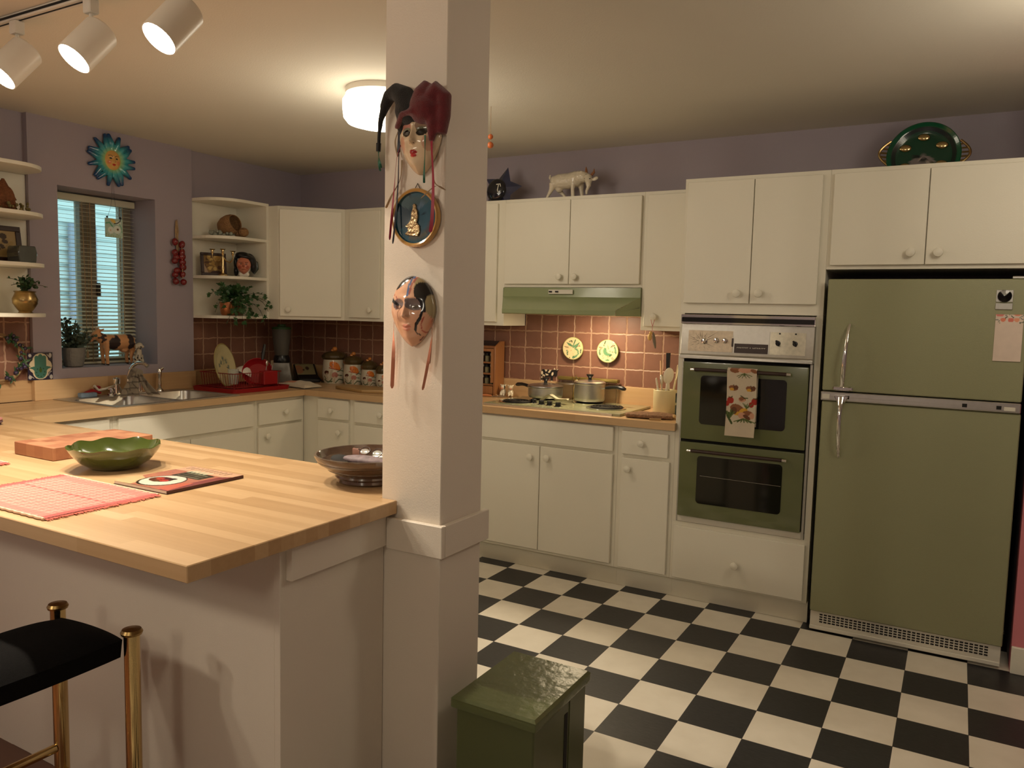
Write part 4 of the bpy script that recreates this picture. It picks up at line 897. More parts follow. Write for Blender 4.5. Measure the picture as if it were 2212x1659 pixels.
# plants
def leafshape(kind):
    if kind == 'ivy': return [(0, 0), (.30, -.12), (.52, .12), (.33, .30), (.45, .62), (.16, .62), (0, 1.0), (-.16, .62), (-.45, .62), (-.33, .30), (-.52, .12), (-.30, -.12)]
    if kind == 'round': return [(0, 0), (.22, .15), (.38, .45), (.30, .75), (0, .95), (-.30, .75), (-.38, .45), (-.22, .15)]
    return [(0, 0), (.16, .3), (.14, .65), (0, 1.0), (-.14, .65), (-.16, .3)]
def leaf(mb, p, d, nrm, size, kind):
    d = Vector(d).normalized(); nrm = Vector(nrm); x = d.cross(nrm).normalized(); n = x.cross(d).normalized(); P0 = Vector(p)
    vs = [tuple(P0 + d * (b * size) + x * (a * size) + n * (-.25 * size * (b - .4) ** 2 + .18 * size * abs(a))) for a, b in leafshape(kind)]
    c = tuple(P0 + d * (.45 * size)); m = len(vs); vs.append(c); mb.add(vs, [(i, (i + 1) % m, m) for i in range(m)])
def plant(t, rng, origin, stems, leafmat, kind, lsize, nleaf, stemr=.0015, spread=.3):
    fol = MB(); stm = MB()
    for tip, mid in stems:
        a = Vector(origin) + Vector((rng.uniform(-.01, .01), rng.uniform(-.01, .01), 0)); b = Vector(mid); c = Vector(tip); pts = []
        for k in range(9):
            u = k / 8; pts.append(a * (1 - u) ** 2 + b * 2 * u * (1 - u) + c * u * u)
        stm.tube(pts, stemr, 5)
        for k in range(nleaf):
            u = .15 + .85 * (k + rng.random() * .6) / nleaf; u = min(u, 1); p = a * (1 - u) ** 2 + b * 2 * u * (1 - u) + c * u * u
            tg = ((b - a) * (1 - u) + (c - b) * u).normalized(); rn = Vector((rng.gauss(0, 1), rng.gauss(0, 1), rng.gauss(0, 1))).normalized()
            d = (tg * .5 + rn * .9 + Vector((.35, -.25, 0)) * spread).normalized()
            leaf(fol, p + rn * .004, d, Vector((.5, -.7, .7)) + Vector((rng.gauss(0, .5), rng.gauss(0, .5), rng.gauss(0, .5))), lsize * rng.uniform(.65, 1.15), kind)
    part('stems', stm, M['stem'], t, smooth=60); part('foliage', fol, leafmat, t, smooth=0)
rng = random.Random(3)
pp = thing('sill_plant', 'small grey-green eucalyptus plant in a ribbed grey pot on the window sill', 'potted plant', (-2.295, -1.350, 1.0855))
part('pot', MB().lathe([(0, 0), (.042, 0), (.050, .006), (.058, .05), (.064, .105), (.066, .112), (.060, .112), (.056, .10), (0, .098)], 48, fn=lambda t, k, r, z: (r * (1 + .02 * math.cos(16 * t)) if 1 < k < 6 else r, z)), M['potgrey'], pp)
stems = []
for k in range(34):
    a = rng.uniform(0, 2 * PI); r = rng.uniform(.02, .125); h = rng.uniform(.19, .285) if r < .07 else rng.uniform(.15, .23)
    x = r * math.cos(a) * .8; y = r * math.sin(a)
    y = min(max(-.105, y), .12); x = max(-.06, x); stems.append(((x, y, h), (x * .3, y * .3, h * .65)))
plant(pp, rng, (0, 0, .10), stems, M['leaf2'], 'round', .027, 12)
# cow on the sill
def cow_shape(mb, L=.25):
    s_ = L / .25
    mb.tube([(0, -.085, .135), (0, -.05, .140), (0, 0, .135), (0, .05, .138), (0, .095, .145), (0, .112, .135)], [.036, .044, .047, .046, .042, .028], 16)
    mb.tube([(0, -.070, .150), (0, -.105, .172), (0, -.125, .185)], [.036, .028, .022], 14)
    mb.tube([(0, -.115, .195), (0, -.138, .178), (0, -.158, .155)], [.022, .020, .0125], 14)
    mb.ell((0, -.16, .150), (.014, .010, .010)); mb.ell((0, -.113, .207), (.018, .014, .012))
    for sx in (-1, 1):
        mb.tube([(sx * .015, -.108, .208), (sx * .042, -.100, .218)], [.008, .005], 8); mb.tube([(sx * .009, -.115, .212), (sx * .016, -.118, .232)], [.006, .003], 8)
        mb.tube([(sx * .022, -.070, .125), (sx * .022, -.072, .06), (sx * .022, -.068, .012), (sx * .022, -.072, .004)], [.020, .0115, .0105, .014], 10)
        mb.tube([(sx * .024, .088, .130), (sx * .024, .098, .085), (sx * .024, .088, .05), (sx * .024, .094, .012), (sx * .024, .090, .004)], [.028, .015, .011, .010, .013], 10)
    mb.ell((0, .055, .092), (.026, .026, .020)); mb.tube([(0, .115, .158), (0, .130, .120), (0, .128, .075)], [.005, .004, .007], 8)
    return mb
cb = MB(); cow_shape(cb); cme = blobs('cow', cb, .0045, 3)
def cowpaint(Q):
    c = np.tile(np.array(srgb(205, 150, 100)), (len(Q), 1)); dk = np.array(srgb(42, 28, 26))
    y, z, x = Q[:, 1], Q[:, 2], Q[:, 0]; w = .006 * np.sin(y * 190) + .005 * np.sin(z * 230 + 1)
    for cy, cz, ry, rz_ in ((-.038, .125, .032, .042), (-.012, .145, .020, .034), (.078, .150, .023, .055), (-.098, .168, .018, .030)):
        c[((y + w - cy) / ry) ** 2 + ((z + w - cz) / rz_) ** 2 < 1] = dk
    c[z < .010] = dk; c[(np.abs(y - .055) < .022) & (z < .092) & (z > .07)] = srgb(215, 165, 120)
    c[(y < -.150)] = srgb(190, 130, 95); c[(np.hypot(y + .133, z - .183) < .0045)] = (.01, .01, .01)
    return c
paint_mesh(cme, cowpaint)
cw_ = thing('cow_figurine', 'tan and black spotted cow figurine standing on the window sill', 'figurine', (-2.300, -1.085, 1.0855), 0)
cw_.scale = (1.0, .98, 1.0); part('body', cme, M['paintmatt'], cw_)
db = MB(); db.ell((0, 0, .035), (.024, .030, .035)); db.tube([(0, -.008, .05), (0, -.012, .095)], [.020, .014], 12); db.ell((0, -.014, .118), (.018, .020, .019)); db.ell((0, -.034, .112), (.009, .013, .009))
for sx in (-1, 1): db.ell((sx * .019, -.006, .112), (.005, .008, .017)); db.tube([(sx * .013, -.018, .06), (sx * .013, -.028, .004)], [.009, .008], 8); db.ell((sx * .02, .002, .012), (.010, .022, .012))
dme = blobs('dog', db, .003, 2)
def dal(Q):
    c = np.tile(np.array(srgb(190, 180, 160)), (len(Q), 1)); rg = np.random.RandomState(4)
    for k in range(46):
        p = Q[rg.randint(len(Q))]; c[np.linalg.norm(Q - p, axis=1) < rg.uniform(.003, .0062)] = srgb(25, 20, 22)
    return c
paint_mesh(dme, dal)
tag(part('dog_figurine', dme, M['paintgloss']), 'tiny white dog figurine with black spots sitting behind the cow on the sill', 'figurine', loc=(-2.225, -.990, 1.0855), rz=PI / 2 + .3)
# hamsa tile
ht = MB().box(-.006, 0, -.067, .067, 0, .150, .001); me = ht.mesh('t', 0)
bmx = bmesh.new(); bmx.from_mesh(me); bmesh.ops.subdivide_edges(bmx, edges=bmx.edges[:], cuts=70, use_grid_fill=True); bmx.to_mesh(me); bmx.free()
cr_, te, nv_, li = srgb(205, 190, 158), srgb(55, 105, 92), srgb(32, 26, 52), srgb(175, 170, 165)
ops = [('e', 0, 0, .93, .62, 0, cr_), ('e', 0, -.45, .62, .50, 0, cr_), ('e', 0, .45, .62, .50, 0, cr_), ('e', -.85, -.78, .13, .13, 0, li), ('e', .85, -.80, .13, .16, 0, li), ('e', .80, .78, .12, .16, 0, li), ('e', -.82, .8, .12, .12, 0, li), ('l', [(.55, .85), (.78, .60)], .06, li), ('l', [(-.55, -.85), (-.9, -.6)], .05, li), ('l', [(.6, -.7), (.75, -.45), (.9, -.4)], .05, li),
       ('p', [(-.46, .70), (-.46, -.25), (.46, -.25), (.46, .70)], te), ('e', 0, .72, .18, .17, 0, te), ('e', -.3, .66, .16, .12, 0, te), ('e', .3, .66, .16, .12, 0, te), ('e', 0, -.42, .50, .48, 0, te), ('p', [(-.9, -.12), (-.70, -.02), (-.4, .0), (-.4, -.4), (-.62, -.2)], te), ('p', [(.9, -.12), (.70, -.02), (.4, .0), (.4, -.4), (.62, -.2)], te), ('e', 0, -.30, .12, .16, 0, srgb(55, 80, 30))]
for k in range(8): ops.append(('e', .33 * math.cos(k * .8), -.42 + .33 * math.sin(k * .8), .05, .05, 0, srgb(28, 60, 45)))
paint_mesh(me, lambda Q: paint(np.stack([Q[:, 1] / .067, (Q[:, 2] - .075) / .075], 1), nv_, ops))
tag(part('hand_tile', me, M['paintgloss']), 'square ceramic tile painted with a green hand, standing left of the window', 'tile', loc=(-2.186, -1.602, 1.0305))
# wreath at the far left
wr = thing('twig_wreath', 'twig wreath with purple berries leaning on the tiles at the left edge', 'wreath', (-2.205, -1.800, 1.155))
tw = MB(); rg = random.Random(5)
for k in range(7):
    pts = []; ph = rg.random() * 6
    for i in range(41): a = 2 * PI * i / 40; r = .105 + .008 * math.sin(5 * a + ph); pts.append((.014 + .008 * math.sin(3 * a + ph), r * math.cos(a), .122 * r / .105 * math.sin(a)))
    tw.tube(pts, .0035, 6)
tw.tube([(.02, .05, .10), (.022, .09, .075), (.02, .125, .05)], .002, 5)
part('twigs', tw, M['raffia'], wr); lf = MB(); bm_ = mat('dark_purple_berry', (0.03, 0.02, 0.05), .25, coat=.5)
for k in range(30):
    a = rg.uniform(0, 2 * PI); r = .105 + rg.uniform(-.02, .02)
    part('berry', MB().ell((.028 + rg.uniform(-.005, .01), r * math.cos(a), 1.16 * r * math.sin(a)), rg.uniform(.007, .013), nu=10, nv=7), bm_, wr)
    for _ in range(2): leaf(lf, (.024, r * math.cos(a + .2 * _), 1.16 * r * math.sin(a + .2 * _)), (rg.uniform(.1, .6), rg.gauss(0, 1), rg.gauss(0, 1)), (1, 0, .3), .04, 'long')
part('leaves', lf, M['leaf3'], wr, smooth=0)
# sun face
sf = thing('sun_face', 'turquoise ceramic sun with a yellow face on the wall above the window', 'wall ornament', (-2.1995, -1.158, 2.286), PI / 2)
sb = MB(); sb.at(rot=(PI / 2, 0, 0)); sb.lathe([(0, 0), (.082, 0), (.080, .012), (.055, .022), (0, .026)], 40); sb.at()
for k in range(17):
    a = 2 * PI * k / 17 + .1; d = (math.cos(a), math.sin(a)); w = .12 * math.sin(k * 2.1)
    sb.tube([(d[0] * .060, -.010, d[1] * .060), (d[0] * .098, -.018, d[1] * .098), (math.cos(a + w) * .142, -.012, math.sin(a + w) * .142)], [.015, .0155, .0105], 10)
    sb.ell((math.cos(a + w) * .142, -.012, math.sin(a + w) * .142), .0105)
me = blobs('sun', sb, .0035, 3)
def sunp(Q):
    r = np.hypot(Q[:, 0], Q[:, 2]); t = np.clip((r - .05) / .085, 0, 1)[:, None]
    A, B, C_ = np.array(srgb(150, 190, 120)), np.array(srgb(60, 160, 165)), np.array(srgb(10, 62, 110))
    return np.where(t < .35, A + (B - A) * (t / .35), B + (C_ - B) * ((t - .35) / .65))
paint_mesh(me, sunp); part('sun_rays', me, M['paintgloss'], sf)
fm = face_shell(.100, .116, .032, lambda t: 1.0, nr=40, nt=90)
skn = srgb(215, 165, 90)
part('face', fm.at() or fm, M['paintgloss'], sf, smooth=60, colfn=lambda Q: paint(Q[:, [0, 2]] / np.array([.050, .058]), skn, [('e', -.55, -.25, .25, .2, 0, srgb(215, 135, 85)), ('e', .55, -.25, .25, .2, 0, srgb(215, 135, 85)), ('e', -.37, .15, .17, .085, 0, srgb(60, 70, 60)), ('e', .37, .15, .17, .085, 0, srgb(60, 70, 60)), ('e', -.36, .14, .07, .07, 0, (.01, .01, .01)), ('e', .38, .14, .07, .07, 0, (.01, .01, .01)),
    ('l', [(-.62, .40), (-.35, .45), (-.12, .30)], .05, (.01, .01, .01)), ('l', [(.60, .40), (.35, .45), (.12, .30)], .05, (.01, .01, .01)), ('e', 0, -.42, .24, .07, 0, srgb(190, 50, 25)), ('e', 0, -.50, .17, .07, 0, srgb(190, 50, 25))])).location = (0, -.016, 0)
# dried pepper string
rs = thing('pepper_string', 'string of dark red dried peppers on raffia beside the window', 'pepper string', (-2.1995, -.728, 1.985))
rp = MB(); rg = random.Random(8)
for k in range(5): rp.tube([(.012, rg.uniform(-.004, .004), 0), (.014, .012 * math.sin(k * 2), -.06), (.016, .010 * math.cos(k * 2), -.13), (.018, .006 * k - .01, -.20)], .0035, 6)
rp.tube([(.010, -.004, 0), (.02, .0, .01), (.012, .006, -.01)], .003, 6); rp.tube([(.044, .012, -.14), (.046, .016, -.36)], .0025, 6)
part('raffia_braid', rp, M['raffia'], rs)
k = 0
for z in (-.145, -.185, -.225, -.262, -.30, -.338, -.372):
    for y in (-.020, .022):
        if (k * 7) % 9 == 4 and z > -.2: k += 1; continue
        part('pepper', MB().ell((.028 + .006 * (k % 2), y + rg.uniform(-.010, .010), z + rg.uniform(-.014, .014)), (.020, rg.uniform(.018, .025), rg.uniform(.019, .027)), (rg.uniform(-.4, .4), 0, 0)), M['tomato'], rs); k += 1
# ------------------------------------------------------------------ things on the left shelves
def frame_pic(name, label, loc, rz, w, h, bw, m_, tilt, col):
    t = thing(name, label, 'picture frame', loc, rot=(tilt, 0, rz))
    for a in ((-w / 2, w / 2, 0, bw), (-w / 2, w / 2, h - bw, h)): part('frame_bar', MB().box(a[0], a[1], -.008, .008, a[2], a[3], .002), m_, t)
    for a in ((-w / 2, -w / 2 + bw), (w / 2 - bw, w / 2)): part('frame_bar', MB().box(a[0], a[1], -.008, .008, bw + .0005, h - bw - .0005, .002), m_, t)
    g_ = MB().grid(lambda u, v: (-w / 2 + bw + u * (w - 2 * bw), -.002, bw + v * (h - 2 * bw)), 50, 50)
    part('picture', g_, M['paintmatt'], t, smooth=0, colfn=lambda Q: col(np.stack([Q[:, 0] / (w / 2), Q[:, 2] / h * 2 - 1], 1)))
    part('backing', MB().box(-w / 2 + .004, w / 2 - .004, .0085, .011, .004, h - .004), M['darkwood'], t); return t
def sepia(U):
    rg = np.random.RandomState(2); o = []
    for k in range(26): o.append(('e', rg.uniform(-.7, .6), rg.uniform(-.6, .6), rg.uniform(.08, .22), rg.uniform(.06, .18), rg.uniform(0, 90), [srgb(150, 125, 75), srgb(95, 72, 40), srgb(175, 150, 95), srgb(60, 42, 25)][k % 4]))
    return paint(U, srgb(160, 135, 90), o)
frame_pic('picture_frame', 'dark wooden picture frame with a sepia picture on the third shelf left of the window', (-2.125, -1.838, 1.6545), PI / 2, .26, .19, .026, M['darkwood'], -.16, sepia)
tag(part('pewter_box', MB().prism([(-.042, 0), (.042, 0), (.048, .05), (.040, .085), (-.040, .085), (-.048, .05)], -.06, .05, 'x', .004), mat('dark_smoky_glass', (0.05, 0.055, 0.05), .12, coat=.8, noise=(30, .3))), 'small dark smoky glass box in front of the frame on the left shelf', 'box', loc=(-2.035, -1.760, 1.6535), rz=0)
cn = thing('wicker_cornucopia', 'reddish wicker cone basket with dried flowers on the top left shelf', 'basket', (-2.10, -1.80, 1.910))
part('basket', MB().tube([(0, -.11, .05), (0, -.06, .06), (0, -.02, .065), (0, .015, .07)], [.02, .045, .056, .060], 24).tube([(0, -.01, .06), (.0, -.012, .12), (0, -.010, .165)], [.058, .030, .006], 20).tube([(0, -.01, .06), (0, .04, .025)], [.055, .020], 16), M['wickerd'], cn)
fl = MB(); rg = random.Random(6)
for k in range(40): fl.ell((rg.uniform(-.02, .06), rg.uniform(-.06, .115), rg.uniform(.005, .04) if k % 3 else rg.uniform(.02, .055)), rg.uniform(.005, .010), nu=8, nv=6)
part('dried_flowers', fl, mat('faded_dried_flower', (0.20, 0.16, 0.06), .9, noise=(80, .6)), cn)
bpot = thing('brass_pot_plant', 'round brass pot with a small leafy plant on the bottom left shelf', 'potted plant', (-2.07, -1.735, 1.3965))
part('pot', MB().lathe([(0, 0), (.035, 0), (.030, .008), (.038, .018), (.058, .05), (.060, .072), (.050, .095), (.046, .105), (.052, .112), (.048, .114), (.042, .104), (0, .10)], 40), M['agedbrass'], bpot)
rng = random.Random(12)
plant(bpot, rng, (0, 0, .10), [((rng.uniform(-.04, .05), rng.uniform(-.09, .10), rng.uniform(.13, .195)), (0, rng.uniform(-.02, .03), .17)) for k in range(18)], M['leaf3'], 'round', .022, 8)
# ------------------------------------------------------------------ things on the right shelves
sh = thing('shell_basket', 'large brown open shell on pale stones on the upper shelf right of the window', 'shell', (-2.055, -.440, 1.910), -1.15)
prof = [(0, -.075), (.025, -.070), (.048, -.050), (.064, -.015), (.068, .02), (.064, .045), (.056, .062), (.052, .060), (.060, .04), (.063, .015), (.058, -.015), (.043, -.045), (.02, -.062), (0, -.066)]
q = MB(); q.M = Matrix.Translation((.0, .005, .074)) @ Vector((.25, .93, .28)).to_track_quat('Z', 'Y').to_matrix().to_4x4(); q.lathe(prof, 40, fn=lambda t, k, r, z: (r * (1 + .03 * math.sin(3 * t)), z))
part('shell_body', q, M['wicker'], sh, smooth=70); part('shell_whorl', MB().ell((-.005, .105, .032), (.034, .034, .031)).ell((-.02, .070, .024), (.035, .035, .023)), M['wicker'], sh)
fl = MB(); rg = random.Random(9)
for k in range(30): fl.ell((rg.uniform(.0, .06), rg.uniform(-.10, .05), rg.uniform(.010, .040)), rg.uniform(.009, .015), nu=10, nv=7)
part('pale_stones', fl, mat('pale_grey_pebble', (0.30, 0.31, 0.24), .7, noise=(60, .4)), sh)
def gold(U):
    rg = np.random.RandomState(5); o = []
    for k in range(34): o.append(('e', rg.uniform(-.6, .6), rg.uniform(-.4, .8), rg.uniform(.1, .24), rg.uniform(.08, .18), rg.uniform(0, 90), [srgb(165, 130, 60), srgb(120, 88, 35), srgb(80, 50, 22), srgb(185, 155, 85)][k % 4]))
    o.append(('p', [(-1, -1), (-.35, -1), (-.8, .1), (-1, .3)], srgb(165, 140, 115))); o.append(('e', .2, -.8, .5, .25, 0, srgb(55, 25, 15)))
    return paint(U, srgb(130, 100, 50), o)
frame_pic('picture_frame', 'dark framed golden picture behind the candelabra on the right shelf', (-2.11, -.505, 1.6545), PI / 2 - .35, .165, .150, .018, M['darkwood'], -.14, gold)
ca = thing('candelabra', 'brass three-armed candelabra in front of the golden picture', 'candelabra', (-2.045, -.490, 1.6535))
part('stem', MB().lathe([(0, 0), (.032, 0), (.030, .008), (.012, .016), (.008, .03), (.011, .05), (.008, .07), (.009, .11), (.006, .13), (.010, .145), (0, .146)], 20), M['brass'], ca)
arms = MB()
for y, top in ((-.082, .150), (.082, .150)):
    arms.tube([(0, 0, .125), (0, y * .35, .098), (0, y * .75, .092), (0, y, .115), (0, y, .140)], .004, 8)
part('arms', arms, M['brass'], ca)
for y, z in ((-.082, .138), (0, .145), (.082, .138)): part('candle_cup', MB().lathe([(0, z), (.006, z), (.010, z + .012), (.009, z + .022), (.019, z + .028), (.018, z + .030), (0, z + .029)], 16, (0, y, 0)), M['brass'], ca)
# character jug
jg = thing('character_jug', 'ceramic face jug of a ruddy man in a black hat on the right shelf', 'jug', (-2.03, -.330, 1.6535), PI / 2 - .75)
jf = face_shell(.092, .115, .060, nose=1.3, nr=44, nt=90)
ska, skb = srgb(196, 120, 92), srgb(170, 85, 65)
o_ = part('face', jf, M['paintgloss'], jg, smooth=60, colfn=lambda Q: paint(Q[:, [0, 2]] / np.array([.046, .0575]), ska, [('e', -.5, -.2, .25, .2, 0, skb), ('e', .5, -.2, .25, .2, 0, skb), ('e', -.37, .15, .15, .06, 0, srgb(60, 40, 30)), ('e', .37, .15, .15, .06, 0, srgb(60, 40, 30)), ('l', [(-.6, .34), (-.2, .32)], .08, srgb(105, 60, 45)), ('l', [(.6, .34), (.2, .32)], .08, srgb(105, 60, 45)), ('l', [(-.3, -.5), (0, -.44), (.3, -.5)], .05, srgb(120, 50, 40)), ('e', 0, -.1, .15, .1, 0, skb)]))
o_.location = (0, -.028, .076)
jb = MB(); jb.ell((0, .01, .075), (.047, .045, .060)); jb.box(-.035, .035, -.030, .04, 0, .04, .012); hb_ = blobs('t', jb, .004, 4)
part('head_back', hb_, M['porcelain'], jg, label='cream collar and head')
jh = MB(); jh.ell((.005, .0, .135), (.062, .055, .022), (0, .15, 0)); jh.ell((-.01, -.005, .148), (.045, .045, .020)); jh.ell((.045, .012, .115), (.032, .04, .05), (0, -.5, 0)); jh.ell((.060, .015, .075), (.022, .03, .045)); jh.ell((-.052, .01, .095), (.014, .03, .045)); jh.ell((-.05, .012, .04), (.016, .03, .035))
part('hat', blobs('t', jh, .004, 3), M['black'], jg)
part('jug_handle', MB().tube([(.050, .02, .12), (.082, .02, .10), (.085, .02, .06), (.062, .02, .025)], [.010, .010, .011, .008], 12), mat('dark_green_glaze_handle', (0.015, 0.03, 0.02), .2, coat=.6), jg)
# ivy pots
rng = random.Random(21)
iv = thing('ivy_plant', 'trailing green ivy in a hammered copper pot on the lowest right shelf', 'potted plant', (-2.05, -.450, 1.3965))
part('pot', MB().lathe([(0, 0), (.036, 0), (.044, .01), (.050, .05), (.050, .088), (.047, .088), (.045, .05), (0, .07)], 36), M['copper'], iv)
stems = []
for k in range(26):
    a = rng.uniform(0, 2 * PI); r = rng.uniform(.04, .13); x = r * math.cos(a) * .7 + .03; y = r * math.sin(a) + .02; z = rng.uniform(.08, .20)
    x = min(max(x, -.13), .13); y = min(max(y, -.13), .19); stems.append(((x, y, z), (x * .4, y * .4, .20)))
for tip, mid in (((.10, -.235, .125), (.05, -.12, .20)), ((.13, -.21, .02), (.08, -.08, .20)), ((.13, -.16, .045), (.09, -.05, .16)), ((.13, -.12, -.055), (.13, -.03, .12)), ((.135, -.07, -.07), (.14, .0, .12)), ((.14, .03, -.075), (.16, .05, .12)), ((.14, .11, -.05), (.14, .1, .13)), ((.15, .18, -.06), (.16, .14, .15)), ((.16, .20, .03), (.15, .15, .18)), ((.16, .23, .06), (.12, .16, .18)), ((.14, .22, .12), (.12, .14, .2)), ((.14, -.18, .19), (.10, -.1, .20)), ((.14, .0, -.02), (.15, 0, .15)), ((.14, .08, .0), (.15, .06, .15)), ((.13, -.03, .02), (.14, -.02, .15))): stems.append((tip, mid))
plant(iv, rng, (0, 0, .075), stems, M['leaf'], 'ivy', .034, 8)
p2 = thing('clay_pot', 'small brown clay pot half hidden under the ivy', 'pot', (-2.08, -.335, 1.3965))
part('pot', MB().lathe([(0, 0), (.030, 0), (.036, .05), (.040, .075), (.036, .075), (.032, .05), (0, .06)], 28), mat('brown_clay', (0.16, .07, .03), .6), p2)
# ------------------------------------------------------------------ counter between sink and stove
tr_ = thing('drip_tray', 'red plastic drip tray under the dish rack', 'tray', (-1.90, -.46, .918))
o2 = rrect(-2.10, -1.70, -.700, -.235, .03)
part('tray', MB().prism(o2, .9182, .924, 'z').add([], []), M['red'], tr_, world=True)
rimv = MB(); n = len(o2); vs = []
for z, s_ in ((.924, 1.0), (.944, 1.02), (.944, .985), (.924, .965)): vs += [(-1.90 + (x + 1.90) * s_, -.4675 + (y + .4675) * s_, z) for x, y in o2]
fs = [(k * n + i, k * n + (i + 1) % n, (k + 1) * n + (i + 1) % n, (k + 1) * n + i) for k in range(3) for i in range(n)]
part('tray_rim', rimv.add(vs, fs), M['red'], tr_, world=True)
dr = thing('dish_rack', 'red wire dish rack holding a plate and pan beside the sink', 'dish rack', (-1.91, -.46, .925))
wr_ = MB(); X0, X1, Y0, Y1 = -2.05, -1.76, -.655, -.285
for z, g_ in ((.945, .0), (1.035, .012)):
    wr_.tube([(X0 - g_, Y0 - g_, z), (X1 + g_, Y0 - g_, z), (X1 + g_, Y1 + g_, z), (X0 - g_, Y1 + g_, z), (X0 - g_, Y0 - g_, z)], .0028, 8)
for k in range(20):
    y = Y0 + (Y1 - Y0) * k / 19
    for X, sg in ((X1, 1), (X0, -1)): wr_.tube([(X + sg * .012, y, 1.035), (X, y, .945)], .0016, 6)
    wr_.tube([(X0, y, .945), (X1, y, .945)], .0016, 6)
for k in range(14):
    x = X0 + (X1 - X0) * k / 13; wr_.tube([(x, Y0 - .012, 1.035), (x, Y0, .945), (x, Y1, .945), (x, Y1 + .012, 1.035)], .0016, 6)
for x, y in ((X0, Y0), (X1, Y0), (X0, Y1), (X1, Y1)): wr_.tube([(x, y, .945), (x, y, .926)], .004, 8)
part('wire_basket', wr_, M['redwire'], dr, world=True)
part('utensil_cup', MB().box(-1.79, -1.735, -.43, -.31, .950, 1.040, .006), M['red'], dr, world=True)
pl = MB().lathe([(0, 0), (.085, 0), (.105, .006), (.142, .016), (.145, .019), (.140, .021), (.105, .011), (.085, .0055), (0, .005)], 72)
plm = pl.mesh('t', 50); bmx = bmesh.new(); bmx.from_mesh(plm); bmesh.ops.subdivide_edges(bmx, edges=bmx.edges[:], cuts=4, use_grid_fill=True); bmx.to_mesh(plm); bmx.free(); finish(plm, 60)
fb = srgb(110, 125, 118); ops = [('r', 0, 0, .139, .2, srgb(150, 135, 80)), ('r', 0, 0, .102, .1035, srgb(150, 145, 105))]
for cx0, cy0, s_ in ((.005, .045, 1), (.043, .028, 1), (-.022, .022, .9), (-.052, .008, 1), (.017, .016, .6), (.062, -.01, 1)):
    for k in range(4): a = k * PI / 2 + .5; ops.append(('e', cx0 + .009 * s_ * math.cos(a), cy0 + .009 * s_ * math.sin(a), .008 * s_, .006 * s_, math.degrees(a), fb))
paint_mesh(plm, lambda Q: paint(Q[:, :2], srgb(205, 195, 150), ops))
po = part('dinner_plate', plm, M['paintgloss']); tag(po, 'cream dinner plate with blue-grey flowers standing in the red dish rack', 'plate', loc=(-1.955, -.575, 1.072)); po.rotation_euler = Euler((PI / 2 - .20, 0, PI / 2 + .42))
po2 = thing('red_pan', 'dark red skillet with a black handle propped in the dish rack', 'pan', (-1.905, -.375, .930), rot=(PI / 2 - .45, .30, PI / 2 - 1.0))
part('pan', MB().lathe([(0, 0), (.070, 0), (.085, .012), (.098, .040), (.094, .040), (.082, .016), (.068, .005), (0, .005)], 40, (0, .095, 0)), M['red'], po2)
part('handle', MB().tube([(0, .185, .036), (-.01, .23, .050), (-.02, .285, .064)], [.009, .012, .009], 10), M['black'], po2)
tag(part('white_bowl', MB().lathe([(0, 0), (.035, 0), (.055, .02), (.068, .05), (.064, .05), (.05, .022), (0, .008)], 36), M['porcelain']), 'white bowl upturned in the dish rack behind the red skillet', 'bowl', loc=(-1.985, -.345, 1.045)).rotation_euler = Euler((PI - .5, .2, 0))
jar = thing('drinking_glass', 'clear glass lying in the dish rack in front of the plate', 'glass', (-1.845, -.585, .962))
part('glass_body', MB().lathe([(0, 0), (.028, 0), (.034, .09), (.0345, .095), (.032, .095), (.0265, .006), (0, .006)], 28), M['glassgrey'], jar); jar.rotation_euler = (0, 0, 0)
cut = [('dinner_fork', 'fork standing tines up in the utensil cup of the dish rack', -.335), ('dinner_spoon', 'spoon standing in the utensil cup of the dish rack', -.385)]
for nm, lb, y in cut:
    c_ = thing(nm, lb, nm.split('_')[1], (-1.768, y, 1.0455))
    part('stem', MB().tube([(0, 0, .0), (.004, .004, .03)], .0025, 8), M['steel'], c_)
    part('head', MB().ell((.006, .006, .046), (.004, .011, .018)) if 'spoon' in nm else MB().box(.002, .006, -.010, .014, .030, .042, .001).box(.002, .006, -.010, -.007, .042, .062).box(.002, .006, -.002, .001, .042, .062).box(.002, .006, .007, .010, .042, .062), M['steel'], c_)
tw_ = MB()
def tl(u, v): return (-1.90 + .30 * u, -.215 + .17 * v + .03 * math.sin(3 * u), .925 + .034 * (math.sin(PI * min(1, max(0, u))) ** .5) * (math.sin(PI * v) ** .35) + .003 * math.sin(u * 22) * math.sin(v * 9))
tw_.grid(tl, 60, 34); tw_.grid(lambda u, v: (tl(u, v)[0], tl(u, v)[1], .9185), 60, 34); me = tw_.mesh('t', 60)
paint_mesh(me, lambda Q: paint(Q[:, :2], srgb(205, 190, 165), [('e', -1.85, -.10, .045, .045, 20, srgb(190, 100, 55)), ('e', -1.80, -.135, .05, .03, 0, srgb(200, 120, 75)), ('e', -1.87, -.16, .03, .02, 0, srgb(140, 70, 35))]))
tag(part('folded_towel', me, M['paintcloth']), 'folded white towel with an orange print on the counter corner', 'towel').location = (0, .0, 0)
bd = thing('blender', 'countertop blender with a smoky jar and steel base in the dark corner', 'blender', (-2.045, .020, .918), PI / 2 - .9)
part('motor_base', MB().prism([(-.085, -.075), (.085, -.075), (.085, .075), (-.085, .075)], .0, .150, 'z', .004, top=[(-.062, -.055), (.062, -.055), (.062, .055), (-.062, .055)]), mat('dark_satin_steel', (0.20, 0.19, 0.17), .4, .9), bd)
part('jar_collar', MB().lathe([(0, .1505), (.058, .1505), (.060, .165), (.052, .195), (.050, .200), (0, .200)], 28), M['black'], bd)
